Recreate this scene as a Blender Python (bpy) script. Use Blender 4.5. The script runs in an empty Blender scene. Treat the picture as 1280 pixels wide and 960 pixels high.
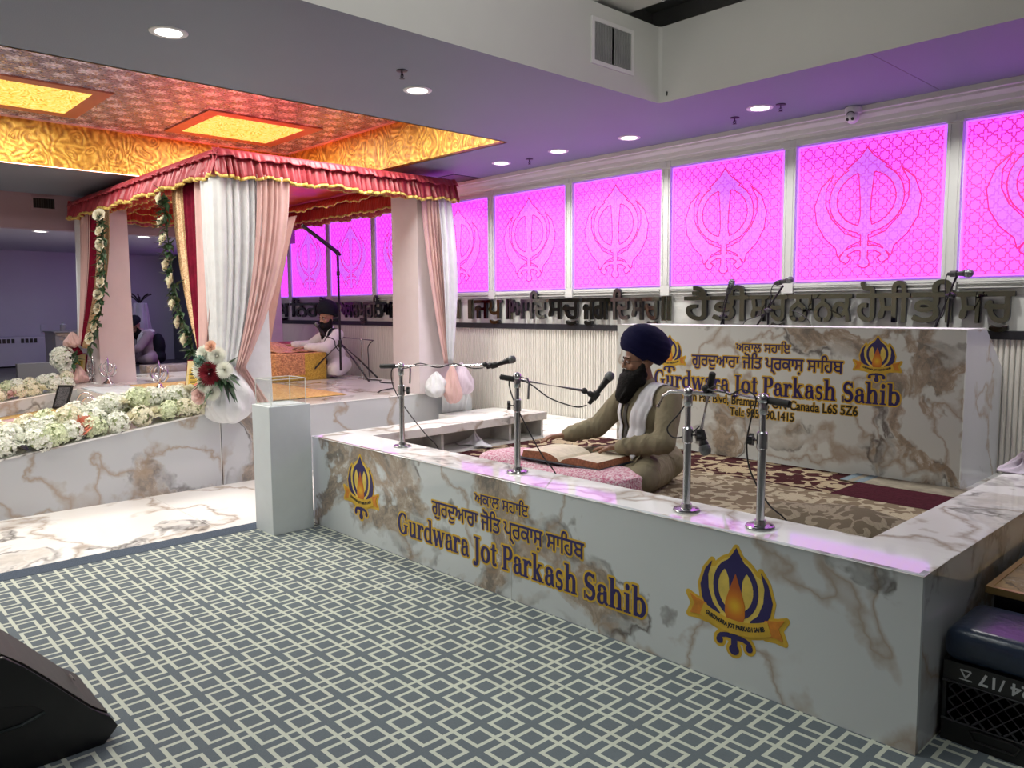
import bpy, bmesh, math, random
import numpy as np
from mathutils import Vector, Matrix, Euler
S = bpy.context.scene
COL = S.collection
PI = math.pi

# ------------------------------------------------------------------ camera, world, exposure
CAM_H = 1.5
yaw, pit, rol = math.radians(136.8237), math.radians(-5.5507), math.radians(-0.33194)
F_PX = 979.46
fw = Vector((math.cos(yaw)*math.cos(pit), math.sin(yaw)*math.cos(pit), math.sin(pit)))
rt = fw.cross(Vector((0, 0, 1))).normalized()
up = rt.cross(fw)
r2 = rt*math.cos(rol) + up*math.sin(rol)
u2 = up*math.cos(rol) - rt*math.sin(rol)
cam = bpy.data.cameras.new('camera')
cam.sensor_width = 36.0
cam.lens = F_PX/1280*36.0
cam.clip_start = 0.05
cam_o = bpy.data.objects.new('camera', cam)
cam_o.matrix_world = Matrix(((r2.x, u2.x, -fw.x, 0), (r2.y, u2.y, -fw.y, 0), (r2.z, u2.z, -fw.z, CAM_H), (0, 0, 0, 1)))
COL.objects.link(cam_o)
S.camera = cam_o

world = bpy.data.worlds.new('world')
S.world = world
world.use_nodes = True
world.node_tree.nodes['Background'].inputs[0].default_value = (0.86, 0.95, 1.0, 1)
world.node_tree.nodes['Background'].inputs[1].default_value = 0.03
S.view_settings.view_transform = 'Standard'
S.view_settings.look = 'None'
S.view_settings.gamma = 1
S.view_settings.use_curve_mapping = False
S.view_settings.exposure = 0.0
W_DOWN = 11.0        # each ceiling downlight
W_BAY = 4.2         # each fixture of the high bay
W_SQUARE = 44.0      # each lit golden ceiling square
W_BACKROOM = 7.0
W_BULKHEAD_FILL = 20.0
W_CANOPY_FILL = 22.0
PANEL_E = 1.5        # backlit panels

def area_lamp(name, loc, size, watts, color=(1, 1, 1), rot=(0, 0, 0), size_y=None, shape=None, parent=None, spread=None):
    l = bpy.data.lights.new(name, 'AREA')
    l.energy = watts; l.color = color; l.size = size
    if size_y: l.shape = 'RECTANGLE'; l.size_y = size_y
    if shape: l.shape = shape
    if spread: l.spread = spread
    o = bpy.data.objects.new(name, l)
    o.location = loc; o.rotation_euler = rot
    COL.objects.link(o)
    if parent: o.parent = parent
    return o

# fixtures of the high bay over the hall (they hang above the frame)
for i, (x, y) in enumerate(((-1.9, 2.4), (-1.9, 1.3), (0.6, 2.4), (0.6, 1.3))):
    area_lamp('bay_light', (x, y, 3.5), 0.9, W_BAY, (0.95, 1.0, 0.98), size_y=0.3, spread=math.radians(70))
# added fill light that brightens the bulkhead faces, no fixture known there
area_lamp('bulkhead_fill', (-0.6, 1.2, 3.15), 0.8, W_BULKHEAD_FILL, (1.0, 0.98, 0.92), rot=(math.radians(98), 0, math.radians(62)), size_y=0.15, spread=math.radians(125))
# room behind the throne
area_lamp('back_room_light', (-13.0, 3.0, 2.42), 1.5, W_BACKROOM, (0.75, 0.8, 1.0))
area_lamp('back_room_light', (-13.0, 4.6, 2.42), 1.0, W_BACKROOM, (0.75, 0.8, 1.0))

# ------------------------------------------------------------------ helpers
def obj_from(name, me, mats=None, parent=None, loc=None):
    o = bpy.data.objects.new(name, me)
    COL.objects.link(o)
    if mats is not None:
        for m in (mats if isinstance(mats, (list, tuple)) else [mats]):
            me.materials.append(m)
    if parent: o.parent = parent
    if loc is not None: o.location = loc
    return o

def smooth(me, ang=40):
    me.polygons.foreach_set('use_smooth', [True]*len(me.polygons))
    try: me.set_sharp_from_angle(angle=math.radians(ang))
    except Exception: pass

def obj(name, bm, mats=None, parent=None, loc=None, sm=None, normals=True):
    if normals: bmesh.ops.recalc_face_normals(bm, faces=bm.faces)
    me = bpy.data.meshes.new(name)
    bm.to_mesh(me); bm.free()
    if sm: smooth(me, sm)
    return obj_from(name, me, mats, parent, loc)

def tag(o, label=None, cat=None, group=None, kind=None):
    if label: o['label'] = label
    if cat: o['category'] = cat
    if group: o['group'] = group
    if kind: o['kind'] = kind
    return o

def thing(name, label, cat, loc=(0, 0, 0), rz=0, group=None):
    o = bpy.data.objects.new(name, None)
    o.empty_display_size = 0.05
    COL.objects.link(o)
    o.location = loc; o.rotation_euler = (0, 0, rz)
    return tag(o, label, cat, group)

def dup(root, loc=None, rz=None, label=None, group=None):
    kids = {}
    for o in S.objects:
        if o.parent: kids.setdefault(o.parent, []).append(o)
    def rec(o, par):
        c = o.copy(); COL.objects.link(c)
        if par is not None: c.parent = par
        for k in kids.get(o, []): rec(k, c)
        return c
    r = rec(root, None)
    if loc is not None: r.location = loc
    if rz is not None: r.rotation_euler = (0, 0, rz)
    if label: r['label'] = label
    if group: r['group'] = group
    return r

def add_box(bm, lo, hi, M=None, mi=0):
    vs = []
    for z in (lo[2], hi[2]):
        for (x, y) in ((lo[0], lo[1]), (hi[0], lo[1]), (hi[0], hi[1]), (lo[0], hi[1])):
            v = Vector((x, y, z))
            vs.append(bm.verts.new(M @ v if M else v))
    fs = []
    for q in ((3, 2, 1, 0), (4, 5, 6, 7), (0, 1, 5, 4), (1, 2, 6, 5), (2, 3, 7, 6), (3, 0, 4, 7)):
        f = bm.faces.new([vs[i] for i in q]); f.material_index = mi; fs.append(f)
    return fs

def bevel_all(bm, w, seg=2):
    bmesh.ops.bevel(bm, geom=list(bm.edges), offset=w, segments=seg, affect='EDGES', profile=0.5)

def bx(lo, hi, bev=0, seg=2):
    bm = bmesh.new(); add_box(bm, lo, hi)
    if bev: bevel_all(bm, bev, seg)
    return bm

def add_prism(bm, pts, fn, d0, d1, mi=0):
    """pts: 2D polygon; fn(u, v, d) -> 3D"""
    a = [bm.verts.new(fn(p[0], p[1], d0)) for p in pts]
    b = [bm.verts.new(fn(p[0], p[1], d1)) for p in pts]
    n = len(pts)
    fs = [bm.faces.new(a), bm.faces.new(b[::-1])]
    for i in range(n):
        fs.append(bm.faces.new((a[i], b[i], b[(i+1) % n], a[(i+1) % n])))
    for f in fs: f.material_index = mi

def frame_of(d):
    d = Vector(d).normalized()
    a = Vector((0, 0, 1)) if abs(d.z) < 0.9 else Vector((1, 0, 0))
    x = d.cross(a).normalized(); y = x.cross(d).normalized()
    return x, y, d

def add_tube(bm, pts, r, n=10, cap=True, mi=0):
    """tube along points; r number or list"""
    pts = [Vector(p) for p in pts]
    rs = r if isinstance(r, (list, tuple)) else [r]*len(pts)
    rings = []
    px = None
    for i, p in enumerate(pts):
        if i == 0: d = pts[1]-pts[0]
        elif i == len(pts)-1: d = pts[-1]-pts[-2]
        else: d = (pts[i+1]-pts[i]).normalized() + (pts[i]-pts[i-1]).normalized()
        if d.length < 1e-9: d = Vector((0, 0, 1))
        if px is None: x, y, d = frame_of(d)
        else:
            d = d.normalized(); x = (px - d*px.dot(d)).normalized(); y = d.cross(x)
        px = x
        rings.append([bm.verts.new(p + (x*math.cos(2*PI*k/n) + y*math.sin(2*PI*k/n))*rs[i]) for k in range(n)])
    for a, b in zip(rings, rings[1:]):
        for k in range(n):
            f = bm.faces.new((a[k], a[(k+1) % n], b[(k+1) % n], b[k])); f.material_index = mi
    if cap:
        f = bm.faces.new(rings[0][::-1]); f.material_index = mi
        f = bm.faces.new(rings[-1]); f.material_index = mi

def add_lathe(bm, prof, center=(0, 0, 0), axis=(0, 0, 1), n=24, mi=0, sx=1, sy=1):
    x, y, d = frame_of(axis)
    c = Vector(center); rings = []
    for (r, h) in prof:
        if r < 1e-6: rings.append([bm.verts.new(c + d*h)])
        else: rings.append([bm.verts.new(c + d*h + x*(r*sx*math.cos(2*PI*k/n)) + y*(r*sy*math.sin(2*PI*k/n))) for k in range(n)])
    for a, b in zip(rings, rings[1:]):
        for k in range(n):
            k2 = (k+1) % n
            if len(a) == 1 and len(b) == 1: continue
            if len(a) == 1: vs = (a[0], b[k2], b[k])
            elif len(b) == 1: vs = (a[k], a[k2], b[0])
            else: vs = (a[k], a[k2], b[k2], b[k])
            f = bm.faces.new(vs); f.material_index = mi
    if len(rings[0]) > 1: bm.faces.new(rings[0][::-1]).material_index = mi
    if len(rings[-1]) > 1: bm.faces.new(rings[-1]).material_index = mi

def add_ball(bm, c, r, sub=2, M=None, mi=0):
    r = (r, r, r) if not isinstance(r, (tuple, list)) else r
    m = Matrix.Translation(c) @ (M if M else Matrix.Identity(4)) @ Matrix.Diagonal((*r, 1))
    g = bmesh.ops.create_icosphere(bm, subdivisions=sub, radius=1, matrix=m)
    fs = set()
    for v in g['verts']:
        for f in v.link_faces: fs.add(f)
    for f in fs: f.material_index = mi

def add_capsule(bm, a, b, ra, rb, n=12):
    a, b = Vector(a), Vector(b)
    L = (b-a).length
    prof = []
    for k in range(5): t = PI/2*k/4; prof.append((ra*math.sin(t), -ra*math.cos(t)))
    for k in range(5): t = PI/2*k/4; prof.append((rb*math.cos(t), L + rb*math.sin(t)))
    prof[0] = (0, -ra); prof[-1] = (0, L+rb)
    add_lathe(bm, prof, a, b-a, n)

def add_grid(bm, fn, nu, nv, close_u=False, mi=0):
    g = [[bm.verts.new(fn(i/nu, j/nv)) for j in range(nv+1)] for i in range(nu if close_u else nu+1)]
    m = len(g)
    for i in range(nu):
        for j in range(nv):
            a, b = g[i], g[(i+1) % m]
            f = bm.faces.new((a[j], b[j], b[j+1], a[j+1])); f.material_index = mi
    return g

def remesh_obj(name, bm, voxel, mats, parent=None, loc=None, iters=4, fac=0.5):
    """fuse overlapping closed shapes of bm into one continuous surface"""
    me = bpy.data.meshes.new(name+'_src'); bm.to_mesh(me); bm.free()
    o = bpy.data.objects.new(name+'_src', me); COL.objects.link(o)
    m = o.modifiers.new('r', 'REMESH'); m.mode = 'VOXEL'; m.voxel_size = voxel; m.adaptivity = 0
    if iters:
        s = o.modifiers.new('s', 'SMOOTH'); s.factor = fac; s.iterations = iters
    dg = bpy.context.evaluated_depsgraph_get()
    me2 = bpy.data.meshes.new_from_object(o.evaluated_get(dg))
    bpy.data.objects.remove(o); bpy.data.meshes.remove(me)
    me2.name = name; me2.materials.clear()
    me2.polygons.foreach_set('use_smooth', [True]*len(me2.polygons))
    return obj_from(name, me2, mats, parent, loc)

# ---- flat figures: distance field of outlines -> clean mesh (handles overlapping strokes)
def text_loops(body, size=1.0):
    c = bpy.data.curves.new('t', 'FONT'); c.body = body; c.size = size; c.resolution_u = 4
    c.fill_mode = 'NONE'
    o = bpy.data.objects.new('t', c); COL.objects.link(o)
    dg = bpy.context.evaluated_depsgraph_get(); dg.update()
    me = bpy.data.meshes.new_from_object(o.evaluated_get(dg))
    co = [(v.co.x, v.co.y) for v in me.vertices]
    nxt = {}
    for e in me.edges: nxt.setdefault(e.vertices[0], []).append(e.vertices[1]); nxt.setdefault(e.vertices[1], []).append(e.vertices[0])
    seen = set(); loops = []
    for i in range(len(co)):
        if i in seen or i not in nxt: continue
        L = [i]; seen.add(i)
        # keep the stored direction: the next vertex is i+1 when linked
        cur = i+1 if (i+1) in nxt[i] else nxt[i][0]
        while cur not in seen:
            L.append(cur); seen.add(cur)
            n2 = [k for k in nxt[cur] if k not in seen]
            if not n2: break
            cur = n2[0] if len(n2) == 1 else min(n2)
        loops.append(np.array([co[k] for k in L]))
    bpy.data.objects.remove(o); bpy.data.curves.remove(c); bpy.data.meshes.remove(me)
    return loops

def ccw(p):
    p = np.asarray(p, float)
    a = np.sum(p[:, 0]*np.roll(p[:, 1], -1) - np.roll(p[:, 0], -1)*p[:, 1])
    return p if a > 0 else p[::-1]

def stroke(pts, w):
    """ribbon polygons along pts; w number or list of full widths"""
    pts = np.asarray(pts, float); n = len(pts)
    w = np.full(n, w, float) if np.isscalar(w) else np.asarray(w, float)
    out = []
    for i in range(n-1):
        d = pts[i+1]-pts[i]; L = np.hypot(*d)
        if L < 1e-9: continue
        nn = np.array([-d[1], d[0]])/L/2
        out.append(ccw([pts[i]+nn*w[i], pts[i]-nn*w[i], pts[i+1]-nn*w[i+1], pts[i+1]+nn*w[i+1]]))
    for i in range(1, n-1):
        if w[i] > 0:
            t = np.linspace(0, 2*PI, 13)[:-1]
            out.append(np.stack([pts[i, 0]+np.cos(t)*w[i]/2, pts[i, 1]+np.sin(t)*w[i]/2], 1))
    return out

def arc(cx, cy, rx, ry, a0, a1, n=16):
    t = np.radians(np.linspace(a0, a1, n+1))
    return np.stack([cx+rx*np.cos(t), cy+ry*np.sin(t)], 1)

def field(loops, h, R):
    """signed distance (positive inside), nonzero winding"""
    P = np.concatenate(loops)
    lo = P.min(0)-R-2*h; hi = P.max(0)+R+2*h
    nx = int((hi[0]-lo[0])/h)+2; ny = int((hi[1]-lo[1])/h)+2
    X = lo[0]+np.arange(nx)*h; Y = lo[1]+np.arange(ny)*h
    D = np.full((ny, nx), R+h); Wn = np.zeros((ny, nx), int)
    for L in loops:
        Q = np.roll(L, -1, 0)
        for (ax, ay), (bx_, by_) in zip(L, Q):
            x0 = max(int((min(ax, bx_)-R-lo[0])/h)-1, 0); x1 = min(int((max(ax, bx_)+R-lo[0])/h)+2, nx)
            y0 = max(int((min(ay, by_)-R-lo[1])/h)-1, 0); y1 = min(int((max(ay, by_)+R-lo[1])/h)+2, ny)
            gx = X[None, x0:x1]-ax; gy = Y[y0:y1, None]-ay
            dx, dy = bx_-ax, by_-ay; L2 = dx*dx+dy*dy
            if L2 > 1e-16:
                t = np.clip((gx*dx+gy*dy)/L2, 0, 1)
                d = np.hypot(gx-t*dx, gy-t*dy)
            else: d = np.hypot(gx, gy)
            np.minimum(D[y0:y1, x0:x1], d, out=D[y0:y1, x0:x1])
            if ay != by_:
                j0 = np.searchsorted(Y, min(ay, by_)); j1 = np.searchsorted(Y, max(ay, by_))
                s = 1 if by_ > ay else -1
                for j in range(j0, j1):
                    xc = ax+(Y[j]-ay)*(bx_-ax)/(by_-ay)
                    k = np.searchsorted(X, xc)
                    Wn[j, :k] += s
    return np.where(Wn != 0, D, -D), lo, h

def edge_distance(F, lo, h, R):
    """distance to the outer outline of the filled region only"""
    ny, nx = F.shape; ins = F > 0; pts = []
    j, i = np.nonzero(ins[:, :-1] != ins[:, 1:]); t = np.clip(np.abs(F[j, i])/(np.abs(F[j, i])+np.abs(F[j, i+1])+1e-12), 0, 1)
    pts.append(np.stack([lo[0]+(i+t)*h, lo[1]+j*h], 1))
    j, i = np.nonzero(ins[:-1, :] != ins[1:, :]); t = np.clip(np.abs(F[j, i])/(np.abs(F[j, i])+np.abs(F[j+1, i])+1e-12), 0, 1)
    pts.append(np.stack([lo[0]+i*h, lo[1]+(j+t)*h], 1))
    D = np.full(F.shape, R+h); X = lo[0]+np.arange(nx)*h; Y = lo[1]+np.arange(ny)*h
    for px, py in np.concatenate(pts):
        x0 = max(int((px-R-lo[0])/h), 0); x1 = int((px+R-lo[0])/h)+2; y0 = max(int((py-R-lo[1])/h), 0); y1 = int((py+R-lo[1])/h)+2
        d = np.hypot(X[None, x0:x1]-px, Y[y0:y1, None]-py); np.minimum(D[y0:y1, x0:x1], d, out=D[y0:y1, x0:x1])
    return D

def add_figure(bm, loops, place, h, grow=0.0, depth=0.0, back=0.0, mi=0, band=None, side=None):
    """fills loops (grown by grow); place(u, v, w)->3D with w out of the surface; front at w=depth.
    band: keep only a line of this half-width round the outline"""
    R = max(abs(grow), band or 0)+3*h
    F, lo, h = field(loops, h, R)
    if band is not None: F = band-edge_distance(F, lo, h, band+2*h)
    else: F = F+grow
    ny, nx = F.shape
    ins = F > 0
    vc = {}
    def vert(key, u, v):
        k = vc.get(key)
        if k is None: k = vc[key] = bm.verts.new(place(u, v, depth))
        return k
    def corner(j, i): return vert((0, j, i), lo[0]+i*h, lo[1]+j*h)
    def ex(j, i):
        t = F[j, i]/(F[j, i]-F[j, i+1]); return vert((1, j, i), lo[0]+(i+t)*h, lo[1]+j*h)
    def ey(j, i):
        t = F[j, i]/(F[j, i]-F[j+1, i]); return vert((2, j, i), lo[0]+i*h, lo[1]+(j+t)*h)
    full = ins[:-1, :-1] & ins[:-1, 1:] & ins[1:, :-1] & ins[1:, 1:]
    anyi = ins[:-1, :-1] | ins[:-1, 1:] | ins[1:, :-1] | ins[1:, 1:]
    segs = []
    def face(vs):
        vs = list(dict.fromkeys(vs))
        if len(vs) > 2:
            try: f = bm.faces.new(vs); f.material_index = mi
            except ValueError: pass
    for j in range(ny-1):
        i = 0
        row = np.nonzero(anyi[j])[0]
        k = 0
        while k < len(row):
            i = row[k]
            if full[j, i]:
                e = i
                while e+1 < nx-1 and full[j, e+1]: e += 1
                face((corner(j, i), corner(j, e+1), corner(j+1, e+1), corner(j+1, i)))
                k += e-i+1
                continue
            c = (ins[j, i], ins[j, i+1], ins[j+1, i+1], ins[j+1, i])
            pv = ((j, i), (j, i+1), (j+1, i+1), (j+1, i))
            ed = (lambda: ex(j, i), lambda: ey(j, i+1), lambda: ex(j+1, i), lambda: ey(j, i))
            if c in ((True, False, True, False), (False, True, False, True)):
                for q in range(4):
                    if c[q]:
                        a, b = ed[q](), ed[q-1]()
                        face((corner(*pv[q]), a, b)); segs.append((a, b))
            else:
                poly = []; cr = []
                for q in range(4):
                    if c[q]: poly.append(corner(*pv[q]))
                    if c[q] != c[(q+1) % 4]:
                        e_ = ed[q](); poly.append(e_); cr.append((e_, c[q]))
                face(poly)
                if len(cr) == 2: segs.append((cr[0][0], cr[1][0]) if cr[0][1] else (cr[1][0], cr[0][0]))
            k += 1
    if depth-back > 1e-6:
        n0 = {}
        inv = {v: k for k, v in vc.items()}
        def low(v):
            if v not in n0:
                k = inv[v]
                if k[0] == 1: t = F[k[1], k[2]]/(F[k[1], k[2]]-F[k[1], k[2]+1]); u_, v_ = lo[0]+(k[2]+t)*h, lo[1]+k[1]*h
                else: t = F[k[1], k[2]]/(F[k[1], k[2]]-F[k[1]+1, k[2]]); u_, v_ = lo[0]+k[2]*h, lo[1]+(k[1]+t)*h
                n0[v] = bm.verts.new(place(u_, v_, back))
            return n0[v]
        for a, b in segs:
            if a is not b:
                try: f = bm.faces.new((a, b, low(b), low(a))); f.material_index = mi if side is None else side
                except ValueError: pass

def fit(loops, x0, x1, y0=None, y1=None):
    """scale outlines to the box (y from y0 to y1, or keeping the aspect with baseline y0)"""
    P = np.concatenate(loops); lo, hi = P.min(0), P.max(0)
    sx = (x1-x0)/(hi[0]-lo[0]); sy = sx if y1 is None else (y1-y0)/(hi[1]-lo[1])
    return [np.stack([(L[:, 0]-lo[0])*sx+x0, (L[:, 1]-(lo[1] if y1 is not None else 0))*sy+y0], 1) for L in loops]

# ------------------------------------------------------------------ materials
def newmat(name):
    m = bpy.data.materials.new(name); m.use_nodes = True
    nt = m.node_tree
    return m, nt, nt.nodes['Principled BSDF']

class NT:
    """tiny node helper"""
    def __init__(s, nt): s.nt = nt
    def n(s, t, **k):
        nd = s.nt.nodes.new(t)
        for a, b in k.items(): setattr(nd, a, b)
        return nd
    def put(s, sock, v):
        if hasattr(v, 'is_output') or isinstance(v, bpy.types.NodeSocket): s.nt.links.new(v, sock)
        else: sock.default_value = v
    def m(s, op, a, b=None, c=None):
        nd = s.n('ShaderNodeMath', operation=op)
        s.put(nd.inputs[0], a)
        if b is not None: s.put(nd.inputs[1], b)
        if c is not None: s.put(nd.inputs[2], c)
        return nd.outputs[0]
    def mix(s, f, a, b, t='RGBA', blend='MIX'):
        nd = s.n('ShaderNodeMix', data_type=t, blend_type=blend)
        s.put(nd.inputs[0], f)
        ia, ib = (6, 7) if t == 'RGBA' else (2, 3)
        s.put(nd.inputs[ia], a if not isinstance(a, tuple) else (*a, 1)[:4]); s.put(nd.inputs[ib], b if not isinstance(b, tuple) else (*b, 1)[:4])
        return nd.outputs[2 if t == 'RGBA' else 0]
    def ramp(s, f, stops, interp='LINEAR'):
        nd = s.n('ShaderNodeValToRGB'); cr = nd.color_ramp; cr.interpolation = interp
        while len(cr.elements) < len(stops): cr.elements.new(0.5)
        for e, (p, c) in zip(cr.elements, stops):
            e.position = p; e.color = (*c, 1) if len(c) == 3 else c
        s.put(nd.inputs[0], f); return nd.outputs[0]
    def coord(s, kind='Object', loc=(0, 0, 0), scale=(1, 1, 1), rot=(0, 0, 0)):
        tc = s.n('ShaderNodeTexCoord'); mp = s.n('ShaderNodeMapping')
        mp.inputs['Location'].default_value = loc; mp.inputs['Scale'].default_value = scale; mp.inputs['Rotation'].default_value = rot
        s.nt.links.new(tc.outputs[kind], mp.inputs[0]); return mp.outputs[0]
    def noise(s, vec, scale, detail=3, rough=0.5, dist=0, out=0):
        nd = s.n('ShaderNodeTexNoise'); s.put(nd.inputs['Vector'], vec)
        nd.inputs['Scale'].default_value = scale; nd.inputs['Detail'].default_value = detail
        nd.inputs['Roughness'].default_value = rough; nd.inputs['Distortion'].default_value = dist
        return nd.outputs[out]
    def voro(s, vec, scale, feature='F1', out='Distance', rnd=1.0):
        nd = s.n('ShaderNodeTexVoronoi', feature=feature); s.put(nd.inputs['Vector'], vec)
        nd.inputs['Scale'].default_value = scale; nd.inputs['Randomness'].default_value = rnd
        return nd.outputs[out]
    def sep(s, vec):
        nd = s.n('ShaderNodeSeparateXYZ'); s.put(nd.inputs[0], vec); return nd.outputs
    def comb(s, x, y, z):
        nd = s.n('ShaderNodeCombineXYZ'); s.put(nd.inputs[0], x); s.put(nd.inputs[1], y); s.put(nd.inputs[2], z); return nd.outputs[0]
    def bump(s, h, dist, strength=1.0):
        nd = s.n('ShaderNodeBump'); nd.inputs['Strength'].default_value = strength; nd.inputs['Distance'].default_value = dist
        s.put(nd.inputs['Height'], h); return nd.outputs[0]

def pm(name, col, rough=0.5, metal=0.0, var=0.12, scale=8.0, bump=0.0, bscale=60.0, coat=0.0, trans=0.0, sheen=0.0, alpha=None, spec=None):
    """plain procedural material: colour breathing with noise, optional fine bump"""
    m, nt, b = newmat(name); N = NT(nt)
    co = N.coord()
    f = N.noise(co, scale, 4, 0.6)
    d = tuple(max(c*(1-var), 0) for c in col); l = tuple(min(c*(1+var), 1) for c in col)
    nt.links.new(N.ramp(f, [(0.3, d), (0.7, l)]), b.inputs['Base Color'])
    b.inputs['Roughness'].default_value = rough; b.inputs['Metallic'].default_value = metal
    if spec is not None: b.inputs['Specular IOR Level'].default_value = spec
    if bump: nt.links.new(N.bump(N.noise(co, bscale, 3), bump), b.inputs['Normal'])
    if coat: b.inputs['Coat Weight'].default_value = coat; b.inputs['Coat Roughness'].default_value = 0.1
    if sheen: b.inputs['Sheen Weight'].default_value = sheen
    if trans:
        t = N.n('ShaderNodeBsdfTranslucent'); t.inputs[0].default_value = (*col, 1)
        x = N.n('ShaderNodeMixShader'); x.inputs[0].default_value = trans
        nt.links.new(b.outputs[0], x.inputs[1]); nt.links.new(t.outputs[0], x.inputs[2])
        nt.links.new(x.outputs[0], nt.nodes['Material Output'].inputs[0])
    return m

def marble(name, base=(0.78, 0.79, 0.78), off=(0, 0, 0), rough=0.06, tan=1.0, scale=1.0, sharp=1.0, rot=(0.3, 0.5, 0.6)):
    m, nt, b = newmat(name); N = NT(nt)
    co = N.coord('Object', off, (scale,)*3, rot)
    w = N.noise(co, 1.0, 6, 0.55, out=1)
    v = N.n('ShaderNodeVectorMath', operation='MULTIPLY_ADD')
    nt.links.new(w, v.inputs[0]); v.inputs[1].default_value = (1.1, 1.1, 1.1); nt.links.new(co, v.inputs[2])
    vv = v.outputs[0]
    big = N.noise(vv, 0.75, 5, 0.55)
    patch = N.ramp(big, [(0.568, (0, 0, 0)), (0.600, (1, 1, 1)), (0.640, (1, 1, 1)), (0.655, (0.0, 0.0, 0.0))])
    mott = N.noise(vv, 7, 6, 0.7)
    cloud = N.ramp(mott, [(0.38, (0.13, 0.10, 0.07)), (0.50, (0.30, 0.22, 0.145)), (0.58, (0.42, 0.34, 0.25)), (0.66, (0.70, 0.69, 0.66))])
    r1 = N.m('ABSOLUTE', N.m('SUBTRACT', N.noise(vv, 1.0, 3, 0.5), 0.5))
    vein = N.ramp(r1, [(0.0, (1, 1, 1)), (0.007, (0.6, 0.6, 0.6)), (0.022, (0, 0, 0))])
    r2 = N.m('ABSOLUTE', N.m('SUBTRACT', big, 0.568))
    dark = N.ramp(r2, [(0.0, (1, 1, 1)), (0.006, (0.7, 0.7, 0.7)), (0.016, (0, 0, 0))])
    broken = N.ramp(N.noise(vv, 3.1, 2), [(0.42, (0, 0, 0)), (0.6, (1, 1, 1))])
    c = N.mix(N.ramp(N.noise(co, 1.1, 4), [(0.35, (0, 0, 0)), (0.7, (1, 1, 1))]), base, tuple(x*0.93 for x in base))
    c = N.mix(N.m('MULTIPLY', patch, 0.85*tan), c, cloud)
    c = N.mix(N.m('MULTIPLY', vein, 0.75), c, (0.34, 0.25, 0.17))
    c = N.mix(N.m('MULTIPLY', N.m('MULTIPLY', dark, broken), 0.9*sharp), c, (0.10, 0.085, 0.075))
    nt.links.new(c, b.inputs['Base Color'])
    b.inputs['Roughness'].default_value = rough
    return m
# ------------------------------------------------------------------ levels of the place
CEIL = 2.9; YW = 5.8; ZR = 0.40       # soffit ceiling, back wall, raised floor of the stage recess
H_ST = 0.622                          # ledge top of the stage and the throne platform
MT = {}
MT['white_paint'] = pm('white_paint', (0.62, 0.63, 0.60), 0.45, var=0.03, scale=1.5, bump=0.0006, bscale=220)
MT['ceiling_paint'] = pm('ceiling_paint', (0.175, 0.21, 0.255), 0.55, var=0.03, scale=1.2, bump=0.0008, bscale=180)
MT['panel_white'] = pm('panel_white', (0.60, 0.60, 0.58), 0.32, var=0.03, scale=3)
MT['bay_grey'] = pm('bay_grey', (0.38, 0.39, 0.38), 0.6, var=0.05, scale=2)
MT['room_blue'] = pm('room_blue', (0.40, 0.41, 0.52), 0.7, var=0.05, scale=0.6)
MT['room_pink'] = pm('room_pink', (0.33, 0.24, 0.28), 0.7, var=0.05, scale=0.8)
MT['black_trim'] = pm('black_trim', (0.015, 0.016, 0.02), 0.35, var=0.2)
MT['flute'] = pm('flute', (0.70, 0.67, 0.61), 0.35, var=0.03, scale=3)
MT['black'] = pm('black_plastic', (0.012, 0.012, 0.013), 0.38, var=0.2)
MT['rubber'] = pm('black_rubber', (0.02, 0.02, 0.02), 0.6, var=0.2)
MT['dark_metal'] = pm('dark_metal', (0.03, 0.03, 0.035), 0.35, 0.6, var=0.2)
MT['chrome'] = pm('chrome', (0.55, 0.56, 0.57), 0.22, 1.0, var=0.08, scale=20)
MT['silver'] = pm('silver', (0.72, 0.73, 0.76), 0.18, 1.0, var=0.06, scale=20)
MT['grille'] = pm('mic_grille', (0.16, 0.17, 0.17), 0.4, 0.9, var=0.3, scale=300, bump=0.002, bscale=500)
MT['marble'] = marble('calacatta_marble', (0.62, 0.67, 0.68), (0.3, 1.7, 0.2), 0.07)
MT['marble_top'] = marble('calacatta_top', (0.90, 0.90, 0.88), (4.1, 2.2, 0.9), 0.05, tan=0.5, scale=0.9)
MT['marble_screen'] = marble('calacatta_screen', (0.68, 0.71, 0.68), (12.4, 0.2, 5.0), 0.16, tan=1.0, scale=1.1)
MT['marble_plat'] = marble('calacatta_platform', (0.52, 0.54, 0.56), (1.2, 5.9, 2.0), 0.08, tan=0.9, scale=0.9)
MT['marble_floor'] = marble('calacatta_floor', (0.86, 0.84, 0.80), (2.2, 0.3, 4.0), 0.07, tan=0.5, scale=0.75)
MT['navy'] = pm('navy_print', (0.02, 0.012, 0.11), 0.3, var=0.1)
MT['gold_print'] = pm('gold_print', (0.62, 0.40, 0.03), 0.35, var=0.15, scale=10)
MT['pale_gold_print'] = pm('pale_gold_print', (0.72, 0.55, 0.10), 0.35, var=0.2, scale=10)

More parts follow.
